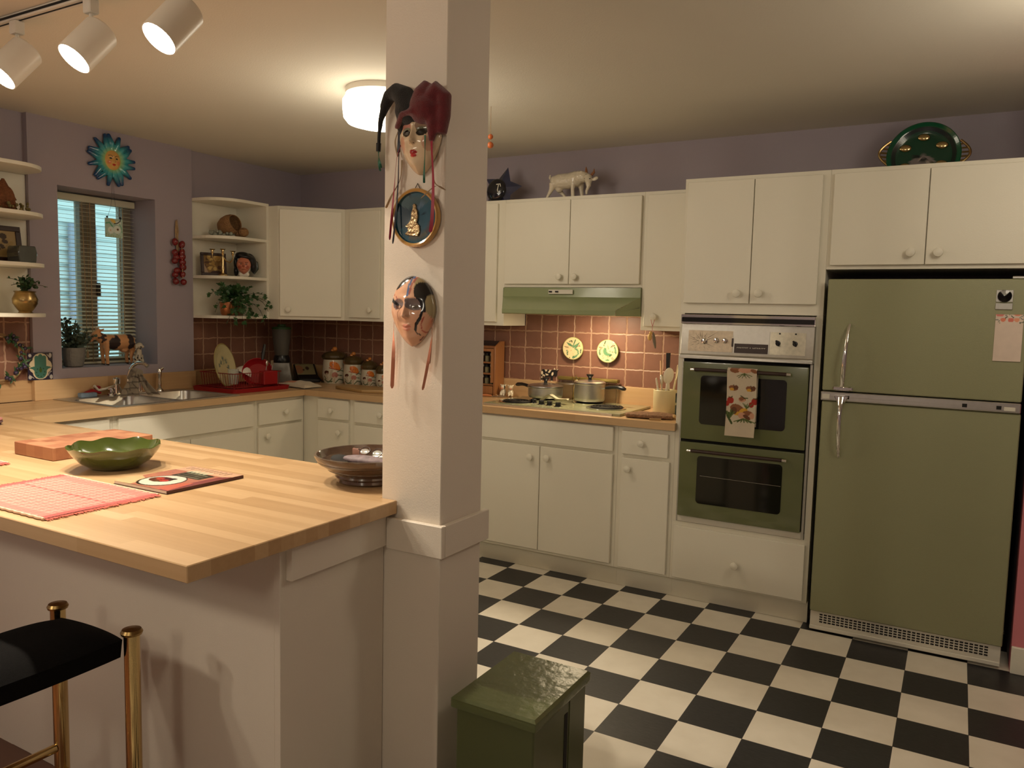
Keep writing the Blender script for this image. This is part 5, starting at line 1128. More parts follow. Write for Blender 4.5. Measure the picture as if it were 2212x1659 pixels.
part('jar', MB().lathe([(0, .2005), (.046, .2005), (.050, .22), (.066, .36), (.068, .385), (.065, .385), (.063, .36), (.047, .222), (0, .210)], 36), mat('smoky_jar_plastic', (0.16, 0.15, 0.13), .3, trans=.45), bd)
part('lid', MB().lathe([(0, .3855), (.068, .3855), (.066, .40), (.03, .405), (.028, .42), (0, .421)], 32), M['leaf'], bd)
ca2 = thing('black_appliance', 'black countertop appliance with a sloped label in the corner beside the blender', 'appliance', (-2.005, .225, .918), PI / 4 + .25)
part('casing', MB().prism([(-.095, 0), (-.095, .030), (-.03, .050), (.06, .125), (.075, .125), (.075, 0)], -.080, .080, 'x', .006), M['black'], ca2)
lb_ = part('label_plate', MB().grid(lambda u, v: (-.072 + .135 * u, -.028 + .085 * v, .0530 + .0708 * v), 40, 30), M['paintmatt'], ca2, smooth=0, colfn=lambda Q: paint(np.stack([(Q[:, 0] + .072) / .135, (Q[:, 1] + .028) / .085], 1), srgb(125, 115, 80), [('e', .15, .5, .25, .4, 0, srgb(140, 95, 65)), ('e', .40, .45, .05, .10, 0, srgb(60, 35, 25)), ('e', .62, .6, .10, .16, 0, srgb(50, 30, 22))]))
part('power_cord', MB().tube([(.080, -.03, .02), (.10, -.06, .008), (.085, -.10, .006), (.11, -.12, .006)], .0035, 8), M['black'], ca2)
# mushroom canisters
def canister(label, x, y, r, h, seed):
    t = thing('mushroom_canister', label, 'canister', (x, y, .918), group=None)
    seg = 140; prof = [(0, 0), (r * .80, 0)] + [(r * (.84 + .16 * math.sin(min(1, u / .42) * PI / 2) - .09 * max(0, (u - .42) / .58) ** 1.3), h * u) for u in [i / 60 for i in range(61)]] + [(0, h)]
    # the front that faces the room: direction (.45,-.89)
    A0 = math.atan2(-.80, .60); og, og2, br, gr, wh_, pk = srgb(212, 118, 35), srgb(160, 70, 20), srgb(80, 40, 28), srgb(95, 105, 80), srgb(215, 205, 185), srgb(170, 110, 95)
    def col(Q):
        a = np.arctan2(Q[:, 1], Q[:, 0]) - A0; a = (a + PI) % (2 * PI) - PI; U = np.stack([a * r / (h * .5), Q[:, 2] / (h * .5) - 1], 1) / 1.22; j = seed * .05
        rg = np.random.RandomState(seed)
        o = [('l', [(-.05, .2), (-.18, -.15), (-.10, -.5)], .17, srgb(185, 170, 145)), ('e', .02 + j, .44, .40, .25, -22, og), ('e', .10 + j, .36, .38, .20, -30, og), ('l', [(-.30, .27), (.05, .20), (.40, .14)], .07, og2), ('e', -.52, -.05, .20, .13, 10, br), ('e', -.50, -.14, .16, .06, 10, srgb(150, 120, 100)), ('l', [(-.50, -.15), (-.44, -.55)], .09, srgb(190, 178, 155)), ('e', .10, -.22, .22, .20, 0, pk), ('l', [(.08, -.38), (.04, -.68)], .14, srgb(185, 165, 140))]
        for k in range(12): o.append(('e', .02 + rg.uniform(-.3, .3), .44 + rg.uniform(-.14, .16), .025, .025, 0, srgb(130, 55, 15)))
        for p, w_ in (([(.15, -.74), (.40, -.50), (.75, -.58)], .085), ([(.28, .02), (.52, .12), (.72, .04)], .07), ([(.45, .1), (.60, .26)], .05), ([(.34, -.22), (.60, -.26)], .07), ([(-.75, -.55), (-.5, -.70), (-.12, -.66)], .11), ([(-.72, -.32), (-.60, -.50)], .08), ([(-.25, -.62), (-.1, -.45)], .07)): o.append(('l', p, w_, gr))
        return paint(U, srgb(205, 198, 178), o)
    part('jar', MB().lathe(prof, seg), M['paintgloss'], t, colfn=col)
    ld_ = part('lid', MB().lathe([(0, h + .0005), (r * .93, h + .0005), (r * .98, h + .008), (r * 1.04, h + .016), (r * 1.03, h + .030), (r * .75, h + .050), (r * .35, h + .060), (0, h + .062)], 60, fn=lambda t_, k, rr, z: (rr * (1 + (.025 * math.cos(11 * t_) if 1 < k < 5 else 0)), z)), M['darkclay'] if False else mat('mossy_brown_glaze', (0.075, 0.050, 0.018), .3, noise=(30, .5), coat=.4), t)
    part('mushroom_knob', MB().tube([(-.004, -.01, h + .060), (-.014, -.02, h + .068)], [.010, .006], 10).ell((.002, 0, h + .075), (r * .22, r * .22, r * .20)), mat('orange_glaze', (0.55, 0.20, 0.04), .25, coat=.5), ld_)
    return t
canister('tallest mushroom canister with a brown lid, at the left of the row', -1.785, .285, .088, .172, 1)
canister('middle-sized mushroom canister with a brown lid, second from the left', -1.610, .288, .071, .145, 2)
canister('smaller mushroom canister with a brown lid, third from the left', -1.470, .300, .059, .115, 3)
canister('smallest mushroom canister, at the right end of the row by the post', -1.345, .300, .052, .092, 4)
tag(part('cutting_board', MB().prism([(-1.500, .01), (-1.490, -.03), (-1.17, -.135), (-1.02, -.05), (-1.03, .12), (-1.50, .12)], .9183, .938, 'z', .002), M['boardwood']), 'brown wooden cutting board on the counter in front of the canisters', 'cutting board')
# ------------------------------------------------------------------ around the cooktop
sr2 = thing('spice_rack', 'brown wooden spice rack with rows of small jars beside the support post', 'spice rack', (-.53, .33, .918))
P = lambda n, mb, m, par=sr2, **k: part(n, mb, m, par, world=True, **k)
P('side_panel', MB().prism([(.262, .9185), (.262, 1.235), (.330, 1.272), (.374, 1.272), (.374, .9185)][::-1], -.418, -.404, 'x', .001), M['rackwood'])
P('side_panel', MB().prism([(.262, .9185), (.262, 1.235), (.330, 1.272), (.374, 1.272), (.374, .9185)][::-1], -.686, -.672, 'x', .001), M['rackwood'])
P('back_panel', MB().box(-.671, -.419, .366, .374, .9185, 1.272), M['darkwood'])
P('top_rail', MB().box(-.671, -.419, .300, .365, 1.225, 1.24, .001), M['rackwood'])
P('front_frame', MB().box(-.440, -.4195, .262, .272, 1.005, 1.224, .001), M['rackwood']); P('front_frame', MB().box(-.6705, -.650, .262, .272, 1.005, 1.224, .001), M['rackwood']); P('front_frame', MB().box(-.650, -.440, .262, .272, 1.206, 1.224, .001), M['rackwood'])
for z in (.9185, .985, 1.056, 1.128): P('rack_shelf', MB().box(-.671, -.419, .280, .365, z, z + .010), M['rackwood'])
dw = P('rack_drawer', MB().box(-.668, -.422, .262, .279, .932, .982, .002), M['rackwood']); P('drawer_knob', MB().ell((-.545, .256, .957), .007), M['rackwood'], dw)
for zi, z in enumerate((.9955, 1.0665, 1.1385)):
    for k in range(6):
        x = -.645 + k * .0385
        j = P('spice_jar', MB().lathe([(0, 0), (.015, 0), (.015, .034), (.011, .039), (0, .039)], 14, (x, .305, z)), mat('spice_fill_%d' % (k % 3), [(.10, .05, .02), (.20, .18, .10), (.06, .05, .02)][k % 3], .3, coat=.6) if zi == 0 else bpy.data.materials['spice_fill_%d' % (k % 3)])
        P('jar_cap', MB().lathe([(0, .0392), (.0135, .0392), (.0135, .054), (0, .055)], 14, (x, .305, z)), M['plasticwhite'] if k % 2 else M['black'], j)
def shaker(label, x, y, rz, cols, seed):
    b_ = MB(); b_.ell((0, 0, .026), (.020, .024, .027)); b_.ell((0, -.010, .062), (.016, .018, .017)); b_.ell((0, -.026, .056), (.010, .010, .009))
    for sx in (-1, 1): b_.tube([(sx * .012, -.006, .070), (sx * .020, -.004, .080)], [.006, .003], 8); b_.tube([(sx * .012, -.016, .030), (sx * .010, -.026, .006)], .007, 8)
    me = blobs('shaker', b_, .0028, 2); rg = np.random.RandomState(seed)
    def col(Q):
        c = np.tile(np.array(cols[0]), (len(Q), 1))
        for k in range(5): c[np.linalg.norm(Q - Q[rg.randint(len(Q))], axis=1) < rg.uniform(.007, .012)] = cols[1]
        c[np.linalg.norm(Q - np.array([0, -.034, .056]), axis=1) < .008] = srgb(205, 140, 110); return c
    paint_mesh(me, col); tag(part('cow_shaker', me, M['paintgloss']), label, 'shaker', loc=(x, y, .9315), rz=rz)
shaker('white cow salt shaker with grey patches next to the spice rack', -.368, .310, .2, (srgb(205, 195, 175), srgb(70, 68, 65)), 3)
shaker('cream cow pepper shaker with brown ears, right one of the pair', -.312, .305, .5, (srgb(215, 200, 170), srgb(110, 70, 40)), 6)
for o in bpy.data.objects:
    if o.name.startswith('cow_shaker'): o.location.z = .9185
kn = thing('paring_knife', 'small knife with an orange wooden handle lying in front of the spice rack', 'knife', (-.40, .235, .9185), .25)
part('handle', MB().tube([(-.10, 0, .008), (-.05, 0, .010), (-.01, 0, .008)], [.006, .008, .006], 10), mat('orange_wood', (.45, .15, .05), .5), kn); part('blade', MB().prism([(-.008, -.006), (.085, .0), (.07, .007), (-.008, .007)], .006, .0075, 'z'), M['steel'], kn)
tw3 = thing('dried_herb_sprig', 'small sprig of dried herbs lying by the knife', 'herb', (-.34, .262, .9185))
mbx = MB(); rg = random.Random(4)
for k in range(16): leaf(mbx, (rg.uniform(-.05, .02), rg.uniform(-.02, .01), rg.uniform(.003, .012)), (rg.gauss(0, 1), rg.gauss(0, 1), .3), (0, 0, 1), .02, 'long')
part('leaves', mbx, M['raffia'], tw3, smooth=0)
# glass box with olive rim
gb = thing('glass_dish_cover', 'rectangular clear glass cover with an olive rim behind the pots', 'glass cover', (.20, .352, .918))
P = lambda n, mb, m, par=gb, **k: part(n, mb, m, par, world=True, **k)
P('glass_wall', MB().box(.012, .400, .338, .341, .9185, 1.050, .001), M['glass'])
P('glass_end', MB().box(.012, .015, .3415, .371, .9185, 1.050), M['glass']); P('glass_end', MB().box(.397, .400, .3415, .371, .9185, 1.050), M['glass'])
P('rim', MB().box(.005, .407, .333, .374, 1.0505, 1.072, .004), mat('olive_gold_metal', (.22, .16, .045), .3, .6))
P('glass_foot', MB().tube([(.02, .345, .922), (.39, .345, .922)], .0035, 8), M['steel'])
# enamel cow magnet
def cowflat():
    pts = [(-.058, .004), (-.050, .004), (-.047, .030), (-.040, .040), (-.030, .028), (-.030, .004), (-.020, .004), (-.018, .034), (.012, .034), (.014, .004), (.024, .004), (.026, .036), (.036, .046), (.042, .038), (.050, .036), (.054, .046), (.056, .070), (.066, .082), (.060, .084), (.048, .078), (.042, .079), (.036, .090), (.032, .082), (.030, .076), (-.045, .078), (-.054, .072), (-.058, .050), (-.055, .03)]
    mb = MB().prism(pts, -.003, .003, 'y'); me = mb.mesh('t', 0); b = bmesh.new(); b.from_mesh(me); bmesh.ops.triangulate(b, faces=b.faces[:]); bmesh.ops.subdivide_edges(b, edges=b.edges[:], cuts=14, use_grid_fill=True); b.to_mesh(me); b.free(); return me
me = cowflat(); wc = srgb(225, 205, 175)
paint_mesh(me, lambda Q: paint(Q[:, [0, 2]], (.012, .012, .014), [('e', -.050, .055, .007, .012, 0, wc), ('p', [(-.034, .078), (-.010, .079), (-.022, .062)], wc), ('p', [(-.008, .060), (.006, .080), (.016, .078), (.004, .058)], wc), ('e', -.038, .038, .009, .007, 0, wc), ('p', [(-.026, .052), (-.006, .050), (-.006, .040), (-.024, .040)], wc), ('e', .024, .052, .007, .012, -20, wc), ('e', -.052, .028, .005, .006, 0, wc), ('p', [(.030, .079), (.036, .090), (.048, .080)], wc), ('p', [(.052, .074), (.066, .084), (.06, .086)], wc), ('e', -.054, .006, .005, .004, 0, wc), ('e', -.025, .006, .005, .004, 0, wc), ('e', .019, .006, .006, .004, 0, wc)]))
tag(part('enamel_cow', me, M['paintgloss']), 'flat black and white cow ornament standing on the wood ledge behind the skillet', 'ornament', loc=(-.078, .385, 1.0265))
gg = thing('gold_figurine', 'small gold wire figurine behind the skillet lid', 'figurine', (.128, .322, .9318))
part('body', MB().tube([(0, 0, 0), (0, 0, .09), (.012, 0, .115), (.020, 0, .135), (.010, 0, .155)], [.012, .006, .007, .005, .003], 10).tube([(-.010, 0, .125), (-.012, 0, .150)], .003, 8).tube([(.03, 0, .12), (.036, 0, .14)], .003, 8).ell((.010, 0, .120), (.020, .010, .009)), M['brass'], gg)
# painted round plates on the tiles
def trivet(label, x, z, ops):
    mb = MB(); mb.M = Matrix.Rotation(PI / 2, 4, 'X'); mb.lathe([(0, 0), (.062, 0), (.069, .006), (.070, .012), (.066, .014), (.05, .013), (0, .013)], 96)
    me = mb.mesh('t', 45); b = bmesh.new(); b.from_mesh(me); bmesh.ops.triangulate(b, faces=[f for f in b.faces if len(f.verts) > 4]); bmesh.ops.subdivide_edges(b, edges=b.edges[:], cuts=5, use_grid_fill=True); b.to_mesh(me); b.free(); finish(me, 45)
    paint_mesh(me, lambda Q: paint(Q[:, [0, 2]] / .070, srgb(228, 205, 158), [('r', 0, 0, .95, 1.1, srgb(150, 165, 95)), ('r', 0, 0, .955, .975, srgb(190, 180, 120))] + ops))
    t = thing('painted_plate', label, 'plate', (x, .3895, z)); part('plate', me, M['paintgloss'], t).location = (0, -.012, 0)
    part('hanger', MB().box(-.006, .006, -.0115, -.0005, -.006, .006), M['blackmat'], t)
gA, gB, rB, bK = srgb(105, 150, 110), srgb(40, 80, 60), srgb(110, 50, 25), srgb(40, 40, 30)
lft = [('p', [(-.62, .52), (-.25, .45), (.05, .20), (.25, .0), (-.1, .15), (-.4, .25)], gA), ('p', [(.0, .22), (.62, .55), (.45, .2), (.22, .0)], gA), ('l', [(-.6, .53), (-.35, .35), (.0, .2), (.22, .02)], .04, gB), ('l', [(.62, .55), (.45, .22), (.25, .0)], .05, gB), ('l', [(.05, .2), (.12, .45), (.25, .75)], .10, gA), ('l', [(.1, .45), (.24, .78)], .05, gB), ('l', [(-.38, .62), (-.1, .72), (.0, .5)], .04, gB), ('e', -.12, .62, .05, .05, 0, bK),
       ('l', [(.22, .0), (.48, -.12), (.55, -.4), (.35, -.68), (.08, -.80)], .15, gA), ('e', .08, -.80, .12, .10, 0, gB), ('e', .06, -.8, .09, .07, 0, gA), ('l', [(-.8, .15), (-.45, .12)], .04, bK), ('l', [(-.72, .06), (-.45, .04)], .04, rB), ('e', -.52, -.38, .07, .25, 8, gB), ('e', -.52, -.36, .04, .2, 8, gA), ('e', .78, -.2, .05, .22, -5, gB), ('l', [(.52, .22), (.72, .2)], .03, rB), ('l', [(.66, .36), (.66, .15)], .03, rB), ('r', -.1, -.2, .30, .315, srgb(200, 165, 110)), ('l', [(-.2, -.18), (.1, -.18)], .03, srgb(190, 130, 90)), ('e', -.28, -.82, .05, .04, 40, rB)]
rgt = [('p', [(-.40, .12), (-.28, .30), (-.10, .26), (-.08, .0), (.05, -.15), (.45, -.25), (.20, -.42), (-.10, -.42), (-.38, -.20)], gA), ('l', [(-.40, .10), (-.38, -.18), (-.1, -.42), (.2, -.42), (.45, -.25)], .04, gB), ('e', -.2, .2, .05, .05, 0, gB), ('l', [(.0, .45), (.12, .1), (.3, -.05)], .06, gB), ('l', [(.0, .4), (.13, .08), (.28, -.02)], .03, gA), ('l', [(-.2, .85), (-.35, .50)], .09, gB), ('l', [(-.78, .32), (-.45, .28)], .06, rB), ('l', [(-.7, .2), (-.52, .18)], .05, bK), ('e', -.70, -.12, .08, .26, 0, gB), ('e', -.70, -.12, .04, .2, 0, gA), ('l', [(.3, .35), (.5, .55), (.66, .5)], .05, bK), ('l', [(.45, .4), (.62, .48)], .05, bK), ('e', .73, .1, .08, .34, 12, gB), ('e', .73, .1, .045, .28, 12, gA), ('l', [(.44, .0), (.50, -.1)], .04, bK), ('e', .02, -.78, .2, .07, 5, gA), ('l', [(.35, -.55), (.5, -.72)], .04, bK), ('l', [(.45, -.5), (.6, -.68)], .035, rB), ('l', [(-.5, -.62), (-.25, -.62)], .03, srgb(190, 120, 90)), ('l', [(-.45, -.42), (.0, -.52), (.1, -.45)], .02, rB)]
trivet('round cream plate with a long-tailed green bird, left one of the pair on the tiles', .090, 1.246, lft); trivet('round cream plate with a small green bird, right one of the pair on the tiles', .322, 1.239, rgt)
# crock and utensils
cr0 = Vector((.757, .175, .918))
ck2 = thing('utensil_crock', 'cream ceramic crock full of kitchen tools beside the cooktop', 'crock', cr0)
part('crock', MB().lathe([(0, 0), (.060, 0), (.064, .006), (.065, .128), (.062, .131), (.058, .128), (.057, .010), (0, .008)], 48), M['cream'], ck2)
def tool(name, label, cat, base, top, mbfn, m_, hm=None):
    b = Vector(base) + cr0; tp = Vector(top) + cr0; d = (tp - b); L = d.length; t = thing(name, label, cat, b); t.rotation_mode = 'XYZ'; t.rotation_euler = d.to_track_quat('Z', 'Y').to_euler()
    mbfn(t, L, m_, hm); return t
def spoonfn(t, L, m_, hm): part('handle', MB().tube([(0, 0, 0), (0, 0, L * .62), (0, 0, L * .72)], [.006, .007, .010], 10), m_, t); part('bowl', MB().ell((0, 0, L * .86), (.034, .010, .046)), m_, t)
def forkfn(t, L, m_, hm):
    part('handle', MB().tube([(0, 0, 0), (0, 0, L * .72)], .006, 10), m_, t); f_ = MB().box(-.024, .024, -.004, .004, L * .72, L * .80, .003)
    for k in range(4): f_.tube([(-.021 + .014 * k, 0, L * .80), (-.026 + .0175 * k, .0, L)], [.005, .0028], 8)
    part('tines', f_, m_, t)
def knifefn(t, L, m_, hm): part('blade', MB().box(-.012, .012, -.001, .001, 0, L * .62), M['steel'], t); part('handle', MB().tube([(0, 0, L * .60), (.002, 0, L * .78), (-.002, 0, L)], [.011, .012, .014], 12, flat=.7), hm, t)
def stickfn(t, L, m_, hm): part('handle', MB().tube([(0, 0, 0), (0, 0, L * .7), (0, 0, L)], [.005, .007, .004], 10), m_, t)
def turnerfn(t, L, m_, hm): part('handle', MB().tube([(0, 0, 0), (0, 0, L * .7)], .006, 10), m_, t); part('blade', MB().prism([(-.022, L * .68), (.022, L * .68), (.034, L), (-.034, L)], -.002, .002, 'y', .001), m_, t)
tool('serving_spoon', 'white plastic serving spoon in the crock', 'spoon', (.0, -.015, .012), (.032, -.040, .245), spoonfn, M['plasticwhite'])
tool('pasta_fork', 'white plastic pasta fork in the crock', 'fork', (-.01, -.02, .012), (-.045, -.030, .195), forkfn, M['plasticwhite'])
tool('kitchen_knife', 'kitchen knife with a black handle standing in the crock', 'knife', (.015, .02, .012), (.0, .025, .335), knifefn, M['steel'], M['black'])
tool('wooden_skewer', 'thin wooden stick standing in the crock', 'stick', (-.02, .02, .012), (-.045, .035, .290), stickfn, mat('pale_wood', (.62, .38, .22), .6))
tool('metal_ladle', 'small steel tool standing in the crock behind the fork', 'ladle', (-.015, .0, .012), (-.028, .01, .215), lambda t, L, m_, hm: (part('handle', MB().tube([(0, 0, 0), (0, 0, L * .75)], .004, 8), m_, t), part('head', MB().ell((0, 0, L * .85), (.012, .006, .030)), m_, t)), M['steel'])
tool('cream_turner', 'cream plastic turner standing in the crock at the right', 'turner', (.025, .01, .012), (.062, .03, .270), turnerfn, M['cream'])
bo_ = thing('carved_board', 'pale wooden board with a wavy carved top leaning by the oven cabinet', 'board', (.860, .352, .9185), rot=(-.06, 0, 0))
part('board', MB().prism([(-.085, 0), (.072, 0), (.072, .335), (.055, .345), (.050, .30), (.030, .28), (.018, .26), (-.015, .25), (-.045, .245), (-.075, .235), (-.085, .20)], -.008, .008, 'y', .002), mat('pale_cream_wood', (.52, .42, .22), .6), bo_)
tn = thing('spice_tin', 'small dark green tin with a printed label behind the crock by the oven', 'tin', (.885, .060, .9185))
me = MB().box(-.026, .026, -.018, .018, 0, .128, .002).mesh('t', 0); b = bmesh.new(); b.from_mesh(me); bmesh.ops.subdivide_edges(b, edges=b.edges[:], cuts=20, use_grid_fill=True); b.to_mesh(me); b.free()
paint_mesh(me, lambda Q: paint(Q[:, [0, 2]] / .026, srgb(45, 60, 45), [('p', [(-1, 0), (1, 0), (1, .5), (-1, .4)], srgb(20, 18, 15)), ('e', 0, 1.3, .7, .6, 0, srgb(120, 125, 95)), ('e', -.2, 1.2, .3, .4, 0, srgb(40, 40, 30)), ('p', [(-1, 2.5), (1, 2.5), (1, 2.9), (-1, 2.8)], srgb(170, 165, 120)), ('e', .1, 3.6, .6, .4, 0, srgb(80, 100, 85)), ('p', [(-1, 4.3), (1, 4.3), (1, 5), (-1, 5)], srgb(20, 18, 15))]))
part('tin', me, M['paintmatt'], tn)
mt = thing('oven_mitt', 'brown quilted oven mitt lying at the counter edge beside the cooktop', 'oven mitt', (.770, -.075, .9185), .25)
b_ = MB(); b_.prism([(-.125, -.055), (-.03, -.068), (.115, -.060), (.120, .045), (.02, .052), (-.01, .085), (-.055, .110), (-.085, .090), (-.060, .055), (-.115, .040), (-.140, -.010)], .002, .022, 'z')
b_.ell((.03, -.005, .020), (.085, .045, .012)); b_.ell((-.06, -.008, .018), (.06, .04, .011))
part('mitt', blobs('mitt', b_, .0045, 5), M['mitt'], mt)
part('lining', MB().ell((.118, -.006, .014), (.012, .048, .009)), M['boardwood'], mt)
part('wooden_tag', MB().tube([(.0, -.115, .006), (.06, -.108, .006)], .005, 8), M['boardwood'], mt)
ch = thing('wooden_charm', 'small wooden charm hanging from a pink cord on the cabinet knob', 'charm', (.704, .070, 1.447))
part('cord', MB().tube([(0, 0, .016), (-.010, .002, -.01), (-.001, .004, -.045), (-.001, .004, -.072)], .0015, 6).tube([(0, 0, .016), (.010, .002, -.01), (.001, .004, -.045)], .0015, 6), mat('pink_cord', (.5, .15, .15), .7), ch)
part('yellow_bird', MB().ell((-.012, 0, -.105), (.012, .010, .020)).ell((-.006, -.002, -.082), .009), mat('yellow_wood', (.62, .38, .12), .5), ch); part('grey_wing', MB().ell((.013, .004, -.122), (.009, .006, .046), (0, -.18, 0)), mat('grey_brown_wood', (.17, .14, .10), .6), ch)
# ------------------------------------------------------------------ on top of the cabinets
gt = thing('goat_figurine', 'glossy white ceramic goat with horns standing on the cabinet above the range hood', 'figurine', (.115, .235, 2.1355), 0)
g = MB()     # goat faces +x, head lowered and turned to the viewer
g.tube([(-.125, 0, .108), (-.09, 0, .108), (-.02, 0, .108), (.03, 0, .118), (.06, 0, .125)], [.034, .046, .047, .047, .036], 16)
g.ell((-.115, 0, .112), (.030, .034, .034)); g.tube([(.04, 0, .128), (.075, -.008, .125), (.105, -.016, .118)], [.038, .034, .026], 14)
g.tube([(.108, -.022, .120), (.122, -.036, .092), (.128, -.046, .060)], [.027, .020, .013], 14); g.tube([(.126, -.046, .058), (.118, -.050, .036), (.117, -.048, .014)], [.010, .009, .006], 10)
g.tube([(.090, -.02, .128), (.066, -.030, .156)], [.011, .004], 8); g.ell((.072, -.028, .146), (.016, .005, .010), (0, .8, 0)); g.ell((.160, -.028, .106), (.022, .006, .012), (0, -.35, 0))
g.tube([(-.138, 0, .12), (-.150, 0, .135), (-.147, 0, .152)], [.010, .008, .005], 8); g.ell((-.085, 0, .062), (.022, .022, .018))
for sy in (-1, 1):
    g.tube([(-.115, sy * .022, .095), (-.125, sy * .024, .060), (-.148, sy * .024, .022), (-.155, sy * .024, .0)] if sy < 0 else [(-.10, sy * .022, .09), (-.09, sy * .024, .055), (-.06, sy * .024, .025), (-.045, sy * .024, .0)], [.026, .015, .009, .012], 10)
g.tube([(.02, -.026, .10), (.018, -.030, .055), (.022, -.030, .0)], [.020, .0115, .012], 10); g.tube([(.045, .022, .10), (.050, .024, .05), (.058, .024, .0)], [.022, .013, .012], 10)
gme = blobs('goat', g, .0042, 2); part('body', gme, M['goat'], gt)
for pts in ([(.098, -.014, .140), (.094, -.012, .162), (.090, -.006, .182)], [(.128, -.012, .130), (.142, -.008, .148), (.140, -.002, .168)]): part('horn', MB().tube(pts, [.009, .0075, .002], 10), mat('horn_brown', (.32, .13, .055), .3, coat=.5), gt)
part('eye', MB().ell((.101, -.045, .108), .0032), M['black'], gt); part('eye', MB().ell((.134, -.047, .105), .0032), M['black'], gt)
sa = thing('blue_star', 'faceted dark blue ceramic star leaning on the cabinet top beside the post', 'ornament', (-.345, .20, 2.215), rot=(-.12, .22, 0))
sv = []; n = 5
for k in range(10): a = PI / 2 + PI * k / 5; r = .138 if k % 2 == 0 else .072; sv.append((r * math.cos(a), 0, r * math.sin(a)))
sv += [(0, -.045, 0), (0, .010, 0)]
part('star_body', MB().add(sv, [(k, (k + 1) % 10, 10) for k in range(10)] + [((k + 1) % 10, k, 11) for k in range(10)]), mat('dark_blue_glaze', (.035, .04, .085), .25, coat=.5, noise=(20, .4)), sa, smooth=0)
part('star_face', MB().ell((-.02, -.030, -.018), (.066, .028, .072)), mat('black_blue_glaze', (.006, .006, .012), .12, coat=.7), sa)
part('white_stroke', MB().tube([(-.012, -.061, .012), (.012, -.058, .020), (.018, -.056, .006)], .003, 6).tube([(.004, -.061, .012), (.006, -.060, -.020), (.012, -.056, -.030)], .003, 6), M['porcelain'], sa)
bp = thing('seder_plate', 'round green enamel platter with gold ovals and scrolled handles on the fridge cabinet', 'platter', (1.965, .160, 2.229), rot=(-.12, .06, 0))
mb = MB(); mb.M = Matrix.Rotation(PI / 2, 4, 'X'); mb.lathe([(0, 0), (.107, 0), (.144, .012), (.156, .022), (.152, .026), (.137, .016), (.105, .006), (0, .006)], 96)
me = mb.mesh('t', 45); b = bmesh.new(); b.from_mesh(me); bmesh.ops.triangulate(b, faces=[f for f in b.faces if len(f.verts) > 4]); bmesh.ops.subdivide_edges(b, edges=b.edges[:], cuts=5, use_grid_fill=True); b.to_mesh(me); b.free(); finish(me, 45)
dg, dk = srgb(12, 62, 42), srgb(8, 25, 22); ops = [('r', 0, 0, .90, 1.1, srgb(15, 85, 55)), ('r', 0, 0, .78, .88, dk), ('e', 0, -.30, .38, .32, 0, srgb(120, 110, 108))]
for k in range(14): ops.append(('e', .30 * math.cos(k * 1.7) * (.4 + .06 * k), -.28 + .28 * math.sin(k * 2.3), .07, .06, 0, [dk, srgb(150, 140, 130), srgb(60, 65, 35)][k % 3]))
paint_mesh(me, lambda Q: paint(Q[:, [0, 2]] / .154, dg, ops)); part('platter', me, M['paintgloss'], bp)
for k in range(6):
    a = math.radians(95 - 60 * k); part('gold_cup', MB().ell((.088 * math.cos(a), -.010, .088 * math.sin(a)), (.026, .007, .017)), M['brass'], bp)
for sg in (-1, 1):
    hm_ = MB(); pts = [(sg * (.145 + .045 * math.sin(PI * u)), -.016, -.045 + .115 * u) for u in [i / 12 for i in range(13)]]; hm_.tube(pts, .006, 8)
    for k in range(1, 6): u = k / 6; hm_.tube([(sg * .148, -.016, -.045 + .115 * u), (sg * (.145 + .045 * math.sin(PI * u)), -.016, -.045 + .115 * u + .004)], .004, 6)
    part('scroll_handle', hm_, M['agedbrass'], bp)
# two small orange ornaments hanging by the ceiling
oo = thing('hanging_ornament', 'two small orange balls on a cord hanging from the ceiling behind the post', 'ornament', (.115, -.70, TOP))
part('cord', MB().tube([(0, 0, -.001), (0, 0, -.20)], .0012, 6), M['tan'], oo)
part('orange_ball', MB().ell((0, 0, -.145), .013), mat('orange_glass', (.5, .12, .03), .3), oo); part('orange_ball', MB().ell((0, 0, -.185), .016), bpy.data.materials['orange_glass'], oo)
# ------------------------------------------------------------------ masks on the post
def ribbon(name, t, pts, w, m_, twist=0.0):
    pts = [Vector(p) for p in pts]; n = 26; mb = MB(); vs = []
    def ev(u):
        s_ = u * (len(pts) - 1); i = min(int(s_), len(pts) - 2); f_ = s_ - i
        p0, p1, p2, p3 = pts[max(i - 1, 0)], pts[i], pts[i + 1], pts[min(i + 2, len(pts) - 1)]
        return .5 * ((2 * p1) + (p2 - p0) * f_ + (2 * p0 - 5 * p1 + 4 * p2 - p3) * f_ ** 2 + (3 * p1 - p0 - 3 * p2 + p3) * f_ ** 3)
    for k in range(n):
        u = k / (n - 1); p = ev(u); a = twist * math.sin(u * 5.0); wx = Vector((math.cos(a), -math.sin(a), 0)) * w / 2 * (1 if k < n - 1 else .4)
        for off in (0, .0008): vs += [tuple(p - wx + Vector((0, off, 0))), tuple(p + wx + Vector((0, off, 0)))]
    fs = []
    for k in range(n - 1):
        a = 4 * k; fs += [(a, a + 1, a + 5, a + 4), (a + 2, a + 6, a + 7, a + 3), (a, a + 4, a + 6, a + 2), (a + 1, a + 3, a + 7, a + 5)]
    part(name, mb.add(vs, fs), m_, t, smooth=60)
jm = thing('jester_mask', 'white porcelain mask in a black and crimson jester hat, hanging on the post', 'mask', (.85, -2.302, 1.90))
FW, FH = .128, .190
skin = srgb(222, 198, 165); sh1, sh2 = srgb(170, 115, 100), srgb(120, 90, 72)
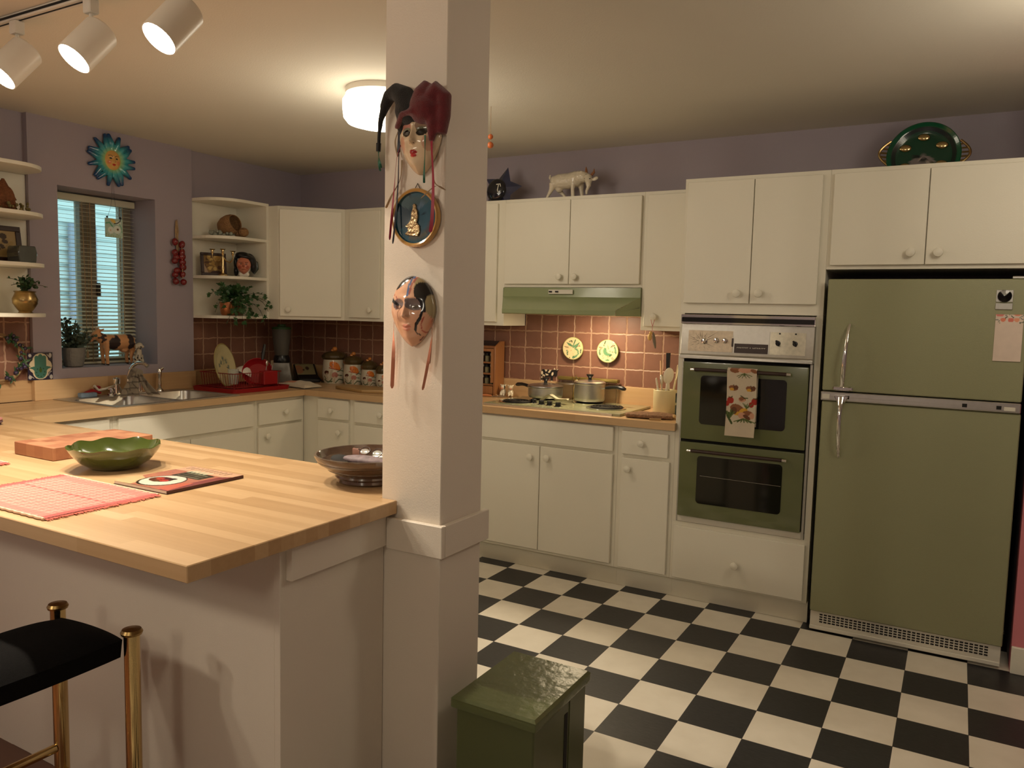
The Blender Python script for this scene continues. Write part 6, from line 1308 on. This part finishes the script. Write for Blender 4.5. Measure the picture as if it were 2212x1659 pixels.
fops = [('e', -.37, .26, .27, .15, 8, srgb(176, 118, 100)), ('e', .37, .26, .27, .15, -8, srgb(150, 122, 100)), ('e', -.37, .17, .25, .10, 0, srgb(125, 122, 95)), ('e', .40, .17, .25, .10, 0, srgb(110, 108, 85)), ('e', -.37, .11, .23, .095, -4, (.006, .005, .004)), ('e', .40, .11, .25, .10, 4, (.006, .005, .004)), ('l', [(-.66, .36), (-.45, .47), (-.22, .46)], .022, (.01, .01, .01)), ('l', [(.70, .38), (.45, .50), (.15, .44)], .022, (.01, .01, .01)),
        ('e', -.62, -.18, .2, .22, 0, srgb(215, 165, 135)), ('e', .62, -.18, .2, .22, 0, srgb(210, 165, 138)), ('e', -.07, -.41, .12, .05, 10, srgb(165, 20, 25)), ('e', .07, -.41, .12, .05, -10, srgb(165, 20, 25)), ('e', 0, -.50, .15, .055, 0, srgb(185, 35, 35)), ('e', -.10, -.19, .03, .014, 0, sh2), ('e', .10, -.19, .03, .014, 0, sh2)]
fo = part('face', face_shell(FW, FH, .062), M['paintgloss'], jm, smooth=60, colfn=lambda Q: paint(Q[:, [0, 2]] / np.array([FW / 2, FH / 2]), skin, fops)); fo.location = (.036, -.008, .010)
h = MB(); h.ell((.020, -.030, .078), (.052, .034, .040), (0, .3, 0)); h.tube([(.015, -.03, .085), (-.008, -.028, .122), (-.034, -.026, .136), (-.060, -.024, .128), (-.080, -.022, .098)], [.034, .030, .024, .018, .013], 14)
h.tube([(-.075, -.022, .105), (-.090, -.022, .070), (-.096, -.022, .030), (-.097, -.022, .002)], [.013, .008, .0055, .0055], 10); h.ell((-.012, -.020, .055), (.020, .022, .040))
part('hat', blobs('t', h, .004, 4), M['velblack'], jm, label='black velvet half of the hat')
h = MB(); h.ell((.062, -.032, .080), (.048, .036, .042)); h.tube([(.055, -.03, .09), (.060, -.03, .125), (.072, -.026, .148)], [.036, .026, .014], 14); h.tube([(.08, -.026, .10), (.102, -.024, .125), (.116, -.022, .110), (.116, -.022, .06), (.108, -.022, .015)], [.030, .026, .022, .020, .017], 14); h.tube([(.088, -.03, .075), (.092, -.034, .035), (.088, -.034, -.005)], [.020, .017, .008], 12)
h.tube([(-.022, -.038, .038), (.010, -.058, .066), (.045, -.062, .070), (.082, -.046, .052)], [.008, .009, .009, .008], 10)
part('hat', blobs('t', h, .004, 4), M['velred'], jm, label='crimson velvet half of the hat with its brim')
part('hat_tip', MB().tube([(-.097, -.022, .008), (-.098, -.022, -.014)], [.007, .0065], 10), M['black'], jm)
ribbon('ribbon', jm, [(-.098, -.022, -.012), (-.095, -.022, -.035), (-.090, -.020, -.058)], .006, M['ribbongreen'], .8); ribbon('ribbon', jm, [(-.099, -.020, -.012), (-.100, -.020, -.04), (-.094, -.018, -.066)], .005, M['ribbongreen'], .8)
ribbon('ribbon', jm, [(-.030, -.012, .0), (-.040, -.016, -.04), (-.046, -.018, -.12), (-.050, -.022, -.19), (-.050, -.030, -.255)], .0055, M['ribbonred'], .8)
ribbon('ribbon', jm, [(-.032, -.012, .03), (-.034, -.014, -.03), (-.034, -.016, -.10), (-.036, -.022, -.19), (-.036, -.034, -.266)], .0045, M['ribbonblack'], .5)
ribbon('ribbon', jm, [(-.034, -.014, .035), (-.035, -.014, -.02)], .009, M['ribbonblack'], .2)
ribbon('ribbon', jm, [(-.040, -.008, .04), (-.050, -.010, .01), (-.040, -.010, -.03)], .005, M['ribbongold'], .3)
ribbon('ribbon', jm, [(-.026, -.010, -.04), (-.030, -.012, -.09), (-.060, -.012, -.135), (-.083, -.006, -.165)], .006, M['ribbongold'], .6)
ribbon('ribbon', jm, [(.090, -.038, .015), (.091, -.036, -.03), (.094, -.032, -.11), (.092, -.032, -.20), (.093, -.040, -.240)], .0095, M['ribbonred'], .5)
ribbon('ribbon', jm, [(.076, -.046, .010), (.076, -.046, -.04), (.073, -.044, -.09), (.072, -.042, -.112)], .0055, M['ribbongreen'], .7)
ribbon('ribbon', jm, [(.086, -.026, -.04), (.088, -.022, -.10), (.100, -.016, -.118), (.118, -.010, -.128), (.090, -.014, -.116), (.058, -.036, -.150)], .0045, M['ribbongold'], .3)
rp_ = thing('framed_plate', 'round blue plate with a gold rim and a brass relief figure on the post', 'plate', (.872, -2.302, 1.704))
mb = MB(); mb.M = Matrix.Rotation(PI / 2, 4, 'X'); mb.lathe([(0, 0), (.070, 0), (.078, .004), (.078, .014), (.074, .018), (.068, .015), (.066, .009), (0, .007)], 96)
me = mb.mesh('t', 40); b = bmesh.new(); b.from_mesh(me); bmesh.ops.triangulate(b, faces=[f for f in b.faces if len(f.verts) > 4]); bmesh.ops.subdivide_edges(b, edges=b.edges[:], cuts=4, use_grid_fill=True); b.to_mesh(me); b.free(); finish(me, 40)
bl1, bl2, bl3 = srgb(22, 75, 92), srgb(14, 45, 62), srgb(85, 108, 130)
paint_mesh(me, lambda Q: paint(Q[:, [0, 2]] / .078, bl1, [('e', -.35, .2, .45, .7, 10, bl2), ('e', -.1, .55, .6, .25, 0, srgb(60, 85, 90)), ('e', .22, .0, .28, .5, 0, bl3), ('e', .35, -.05, .30, .45, 0, srgb(45, 85, 105)), ('l', [(.05, -.55), (.35, -.62), (.52, -.40), (.60, -.15)], .12, srgb(70, 60, 60)), ('l', [(-.3, -.66), (.1, -.72), (.42, -.55)], .09, srgb(95, 92, 80)), ('l', [(.28, .35), (.35, .2), (.3, .1)], .05, bl2), ('r', 0, 0, .885, 1.2, srgb(190, 145, 80))]))
part('plate', me, M['paintgloss'], rp_)
part('relief_figure', MB().prism([(-.030, -.046), (.010, -.050), (.016, -.038), (.014, -.022), (.006, -.014), (.009, .002), (.007, .018), (.002, .026), (.002, .034), (-.004, .038), (-.009, .034), (-.008, .026), (-.013, .016), (-.014, -.002), (-.020, -.012), (-.028, -.018), (-.034, -.022), (-.026, -.026), (-.024, -.034), (-.034, -.042)], -.013, -.0075, 'y', .0012), mat('bronze_relief', (.42, .30, .16), .3, .9, noise=(60, .4), bump=(90, .8)), rp_)
part('hanging_wire', MB().tube([(-.01, -.003, .076), (0, -.002, .092), (.01, -.003, .076)], .0012, 6), M['darkwood'], rp_)
m2 = thing('painted_mask', 'pink porcelain mask with black painted swirls, lowest on the post', 'mask', (.868, -2.302, 1.452))
FW, FH = .142, .192; sk = srgb(214, 165, 135); bk = (.010, .009, .009); gy, gb_ = srgb(118, 104, 104), srgb(90, 110, 150)
mops = [('e', -.42, .20, .30, .15, 5, gy), ('e', .34, .20, .36, .17, -5, gy), ('e', .10, .30, .14, .07, 0, gy), ('e', -.40, .12, .16, .055, 0, srgb(90, 55, 42)), ('e', .38, .12, .17, .05, 0, srgb(95, 85, 75)), ('e', -.34, .12, .05, .04, 0, srgb(200, 170, 150)), ('e', .70, .85, .42, .50, -35, srgb(165, 148, 110)), ('p', [(.62, 1.1), (.60, .55), (.75, .1), (.95, -.2), (1.3, .3), (1.2, 1.1)], srgb(165, 148, 110)),
        ('l', [(.12, .98), (.02, .70), (.04, .46)], .09, gb_), ('l', [(.26, .98), (.14, .74), (.12, .5)], .08, srgb(165, 100, 90)), ('l', [(-.52, .92), (-.2, 1.02), (.05, .96)], .04, srgb(220, 210, 190)), ('p', [(-.75, .62), (-.60, .60), (-.30, .72), (.08, .95), (.2, 1.1), (-.4, 1.1), (-.75, .85)], bk), ('e', .52, .58, .26, .22, -40, bk), ('p', [(.30, .62), (.35, .42), (.55, .28), (.62, .10), (.66, -.05), (.80, .0), (.76, .25), (.78, .42), (.92, .52), (.72, .80), (.45, .82)], bk), ('l', [(.70, .05), (.60, -.18), (.42, -.36), (.36, -.52)], .09, bk), ('l', [(.42, -.36), (.36, -.52), (.42, -.62), (.50, -.66)], .035, bk), ('l', [(.52, -.72), (.38, -.82), (.28, -.95)], .035, srgb(110, 50, 40)), ('l', [(.72, -.15), (.60, -.35), (.58, -.5), (.66, -.6)], .035, srgb(175, 85, 70)), ('p', [(-1.05, .42), (-.78, .36), (-.38, .18), (-.45, .14), (-1.05, .28)], bk), ('l', [(-.30, .1), (-.42, -.05), (-.38, -.22)], .018, srgb(110, 60, 30)), ('l', [(-.9, .52), (-.6, .42), (-.42, .32)], .02, srgb(150, 60, 60)),
        ('e', -.06, -.41, .13, .05, 8, srgb(205, 130, 110)), ('e', .08, -.41, .13, .05, -8, srgb(205, 130, 110)), ('e', .01, -.50, .16, .055, 0, srgb(212, 140, 118))]
fo2 = part('face', face_shell(FW, FH, .060), M['paintgloss'], m2, smooth=60, colfn=lambda Q: paint(Q[:, [0, 2]] / np.array([FW / 2, FH / 2]), sk, mops)); fo2.location = (0, -.007, 0)
ribbon('ribbon', m2, [(-.062, -.012, .02), (-.064, -.014, -.04), (-.062, -.016, -.11), (-.066, -.016, -.215)], .010, M['ribbonpink'], .9); ribbon('ribbon', m2, [(-.064, -.008, .02), (-.067, -.009, -.06), (-.068, -.009, -.14), (-.070, -.010, -.20)], .0055, M['ribbonpale'], .9)
ribbon('ribbon', m2, [(.060, -.014, .022), (.066, -.016, -.03), (.066, -.018, -.08), (.056, -.020, -.15), (.042, -.020, -.212)], .0075, M['ribbonpink'], 1.1); ribbon('ribbon', m2, [(.061, -.010, .018), (.066, -.010, -.05), (.062, -.012, -.10), (.058, -.012, -.14)], .005, M['ribbonpale'], .8)
# ------------------------------------------------------------------ on the peninsula
gbw = thing('green_bowl', 'dark green glazed bowl with a scalloped rim on the peninsula counter', 'bowl', (-.225, -2.470, .9178))
seg = 160
def scal(t, k, r, z):
    e = 1 + (.018 * math.cos(9 * t) + .02 * math.cos(4 * t)) * (z / .075) ** 2; return r * e, z + (.0035 * math.cos(9 * t + .6)) * (z / .075) ** 3
part('bowl', MB().lathe([(0, 0), (.068, 0), (.078, .004), (.105, .022), (.126, .046), (.139, .066), (.142, .074), (.137, .076), (.133, .066), (.120, .045), (.10, .024), (.075, .010), (0, .007)], seg, fn=scal), M['greenglass'], gbw, smooth=60)
bb_ = thing('butcher_block', 'thick reddish end-grain chopping block behind the green bowl', 'chopping block', (-.72, -2.34, .9178))
part('block', MB().box(-.117, .117, -.19, .19, 0, .045, .002), M['blockwood'], bb_); bb_.rotation_euler = (0, 0, 0); bb_.location = (-.590, -2.342, .9178)
bb_.scale = (1, 1, 1)
bk_ = thing('cookbook', 'thin paperback cookbook with a photo of a plate on its cover, on the peninsula', 'book', (.118, -2.485, .9178), rot=(0, 0, .0))
BW, BH = .245, .275
part('pages', MB().box(-BW / 2 + .002, BW / 2 - .002, -BH / 2 + .002, BH / 2 - .002, .0008, .0085), M['paper'], bk_); part('back_cover', MB().box(-BW / 2, BW / 2, -BH / 2, BH / 2, 0, .0007), M['darkwood'], bk_); part('spine', MB().box(BW / 2 - .0015, BW / 2, -BH / 2, BH / 2, .0008, .0090), mat('maroon_spine', (.09, .03, .03), .4), bk_)
mg_, cre, whi, dkk, sal = srgb(95, 45, 55), srgb(225, 190, 145), srgb(225, 222, 205), srgb(35, 28, 28), srgb(200, 110, 90)
cops = [('p', [(-1, -1), (-.35, -1), (-.45, -.6), (-.75, -.4), (-1, -.3)], cre), ('p', [(-1, .55), (1, .55), (1, 1), (-1, 1)], srgb(222, 180, 148)), ('p', [(.7, -1), (1, -1), (1, .7), (.75, .5)], srgb(140, 75, 75)), ('p', [(.55, -.95), (.95, -.95), (.8, -.2), (.5, -.4)], sal), ('e', -.05, -.42, .58, .52, 0, dkk), ('e', -.05, -.40, .53, .48, 0, whi), ('e', -.18, -.36, .34, .22, 0, srgb(85, 38, 38)), ('e', -.05, -.42, .16, .09, 20, srgb(190, 65, 55)), ('e', -.3, -.3, .12, .08, 0, srgb(190, 70, 55)), ('e', .05, -.2, .1, .08, 0, srgb(45, 40, 30)), ('e', -.1, -.52, .08, .06, 0, srgb(60, 55, 35)),
        ('p', [(-.45, .05), (.6, .05), (.62, .50), (-.40, .55)], srgb(60, 55, 45)), ('l', [(-.3, .15), (.5, .13)], .05, srgb(120, 115, 95)), ('l', [(-.3, .28), (.5, .26)], .04, srgb(100, 98, 80)), ('l', [(-.3, .42), (.45, .40)], .05, srgb(130, 128, 105))]
for k in range(5): cops.append(('l', [(-.4 + .15 * k, .50), (-.33 + .15 * k, .66)], .07, srgb(205, 215, 185)))
for k in range(9): cops.append(('l', [(-.8 + .18 * k, .74), (-.76 + .18 * k, .92)], .035, srgb(70, 45, 35)))
part('front_cover', MB().grid(lambda u, v: (-BW / 2 + BW * u, -BH / 2 + BH * v, .0093 + .0012 * math.sin(3 * u)), 110, 110), M['paintgloss'], bk_, smooth=60, colfn=lambda Q: paint(np.stack([Q[:, 0] / (BW / 2), Q[:, 1] / (BH / 2)], 1), srgb(185, 120, 100), cops))
def placemat(label, c, w, d, rz):
    t = thing('placemat', label, 'placemat', (c[0], c[1], .9178), rz)
    zf = lambda x, y: .004 + .0022 * abs(math.sin(y * 330)) * (.6 + .4 * math.sin(x * 210)) + .0012 * math.sin(x * 25) * math.sin(y * 18)
    g_ = MB().grid(lambda u, v: (-w / 2 + w * u, -d / 2 + d * v, zf(-w / 2 + w * u, -d / 2 + d * v)), 170, 120); g_.box(-w / 2, w / 2, -d / 2, d / 2, .0003, .0024)
    lp, dp, wp = srgb(196, 122, 110), srgb(180, 82, 76), srgb(206, 152, 136)
    def col(Q):
        st = (np.sin(Q[:, 1] * 330) > .1) ^ (np.sin(Q[:, 0] * 210 + 2 * np.sin(Q[:, 1] * 330)) > .75); c = np.where(st[:, None], np.array(lp), np.array(wp)); c[np.abs(np.abs(Q[:, 1]) - d / 2 + .02) < .012 * (Q[:, 0] * 0 + 1)] = np.array(lp)
        c[(np.abs(Q[:, 1] - .02) < .006) & (np.sin(Q[:, 0] * 210) > 0)] = dp; c[np.abs(Q[:, 0]) > w / 2 - .026] = dp; return c
    part('woven_cloth', g_, M['paintcloth'], t, smooth=60, colfn=col)
    rg = random.Random(2)
    for sg in (-1, 1):
        fr_ = MB()
        for k in range(95):
            y = -d / 2 + d * k / 94; L = rg.uniform(.010, .018)
            fr_.tube([(sg * w / 2, y, .003), (sg * (w / 2 + L), y + rg.uniform(-.003, .003), rg.uniform(.001, .004))], .0013, 4)
        part('fringe', fr_, mat('coral_fringe', (.58, .16, .12), .9) if 'coral_fringe' not in bpy.data.materials else bpy.data.materials['coral_fringe'], t)
    hm_ = MB()
    for sg in (-1, 1): hm_.tube([(-w / 2 + w * k / 40, sg * (d / 2 + .002) + .002 * math.sin(k * 2.3), .0035) for k in range(41)], .0034, 8)
    part('hem', hm_, mat('pale_hem_cotton', (.72, .50, .36), .9) if 'pale_hem_cotton' not in bpy.data.materials else bpy.data.materials['pale_hem_cotton'], t)
    return t
placemat('pink woven placemat with fringed ends at the front edge of the peninsula', (.010, -2.806), .455, .315, .0)
placemat('pink woven placemat mostly outside the left edge of the view', (-.765, -2.80), .455, .315, .0)
cbw = thing('clay_bowl', 'round dark glazed clay bowl with rings, beside the support post', 'bowl', (.580, -2.150, .9178))
part('bowl', MB().lathe([(0, 0), (.092, 0), (.100, .006), (.098, .014), (.104, .020), (.102, .026), (.125, .042), (.156, .064), (.167, .082), (.167, .088), (.160, .088), (.150, .070), (.115, .045), (.08, .030), (0, .026)], 72), mat('striped_clay_glaze', (.085, .048, .030), .16, noise=(16, .5), coat=.7), cbw)
part('glaze_ring', MB().lathe([(.1235, .0385), (.1262, .040), (.1262, .044), (.1275, .046)], 72).lathe([(.1525, .0600), (.1575, .0640), (.1590, .0680)], 72), M['darkclay'], cbw)
cont = [('black_pouch', 'black cloth pouch lying in the clay bowl', 'pouch', MB().ell((-.07, -.035, .060), (.045, .035, .018), (0, .2, .3)), M['blackmat']),
        ('spectacles_case', 'flowered grey spectacles case lying in the clay bowl', 'case', MB().ell((.035, -.055, .078), (.085, .028, .014), (0, 0, .08)), mat('flowered_case', (.20, .15, .16), .6, noise=(60, .8))),
        ('silver_cup', 'small silver cup lying in the clay bowl', 'cup', MB().ell((.04, .03, .072), (.05, .03, .018), (0, 0, .4)), M['steel']),
        ('brown_wallet', 'small brown leather wallet leaning in the clay bowl', 'wallet', MB().box(-.105, -.045, -.004, .004, .048, .088, .003), mat('brown_leather', (.20, .09, .06), .5))]
for nm, lb, ct_, mb_, m_ in cont:
    o = part(nm, mb_, m_, smooth=60); tag(o, lb, ct_, loc=cbw.location)
    if nm == 'brown_wallet': o.location = cbw.location + Vector((0, .045, 0))
gs = thing('spectacles', 'pair of spectacles with thin metal rims lying open in the clay bowl', 'glasses', cbw.location + Vector((.0, -.010, .088)))
gm = MB()
for x in (-.008, .042): gm.tube([(x + .019 * math.cos(a), .012 * math.sin(a), .006 + .012 * math.sin(a)) for a in [2 * PI * k / 20 for k in range(21)]], .0012, 6)
gm.tube([(.011, 0, .006), (.017, .002, .012), (.023, 0, .006)], .001, 6); gm.tube([(-.027, 0, .008), (-.045, .02, .006), (-.062, .035, .002)], .0022, 6)
part('rims', gm, M['darkwood'], gs)
for x in (-.008, .042): part('lens', MB().ell((x, 0, .006), (.0175, .010, .0008), (.78, 0, 0), 16, 6), M['glassgrey'], gs)
for z, r, c in ((.9178, .050, (.10, .06, .09)), (.927, .055, (.16, .09, .09)), (.938, .052, (.50, .22, .20))):
    o = part('fabric_coaster', MB().lathe([(0, 0), (r, 0), (r + .002, .004), (r, .009), (0, .0095)], 30), mat('coaster_cloth', c, .9, noise=(60, .4)))
    tag(o, {.9178: 'dark purple cloth coaster at the bottom of the stack at the left edge', .927: 'brown cloth coaster in the middle of the stack at the left edge', .938: 'pink cloth coaster on top of the stack at the left edge'}[z], 'coaster', group='stack of coasters', loc=(-1.478 + (z - .9178) * .4, -2.235, z + .0002))
tag(part('egg_cup', MB().lathe([(0, 0), (.020, 0), (.010, .010), (.010, .018), (.026, .035), (.028, .05), (.022, .062), (0, .068)], 24), M['porcelain']), 'small white china cup on the counter at the left edge', 'cup', loc=(-2.155, -1.872, .9178))
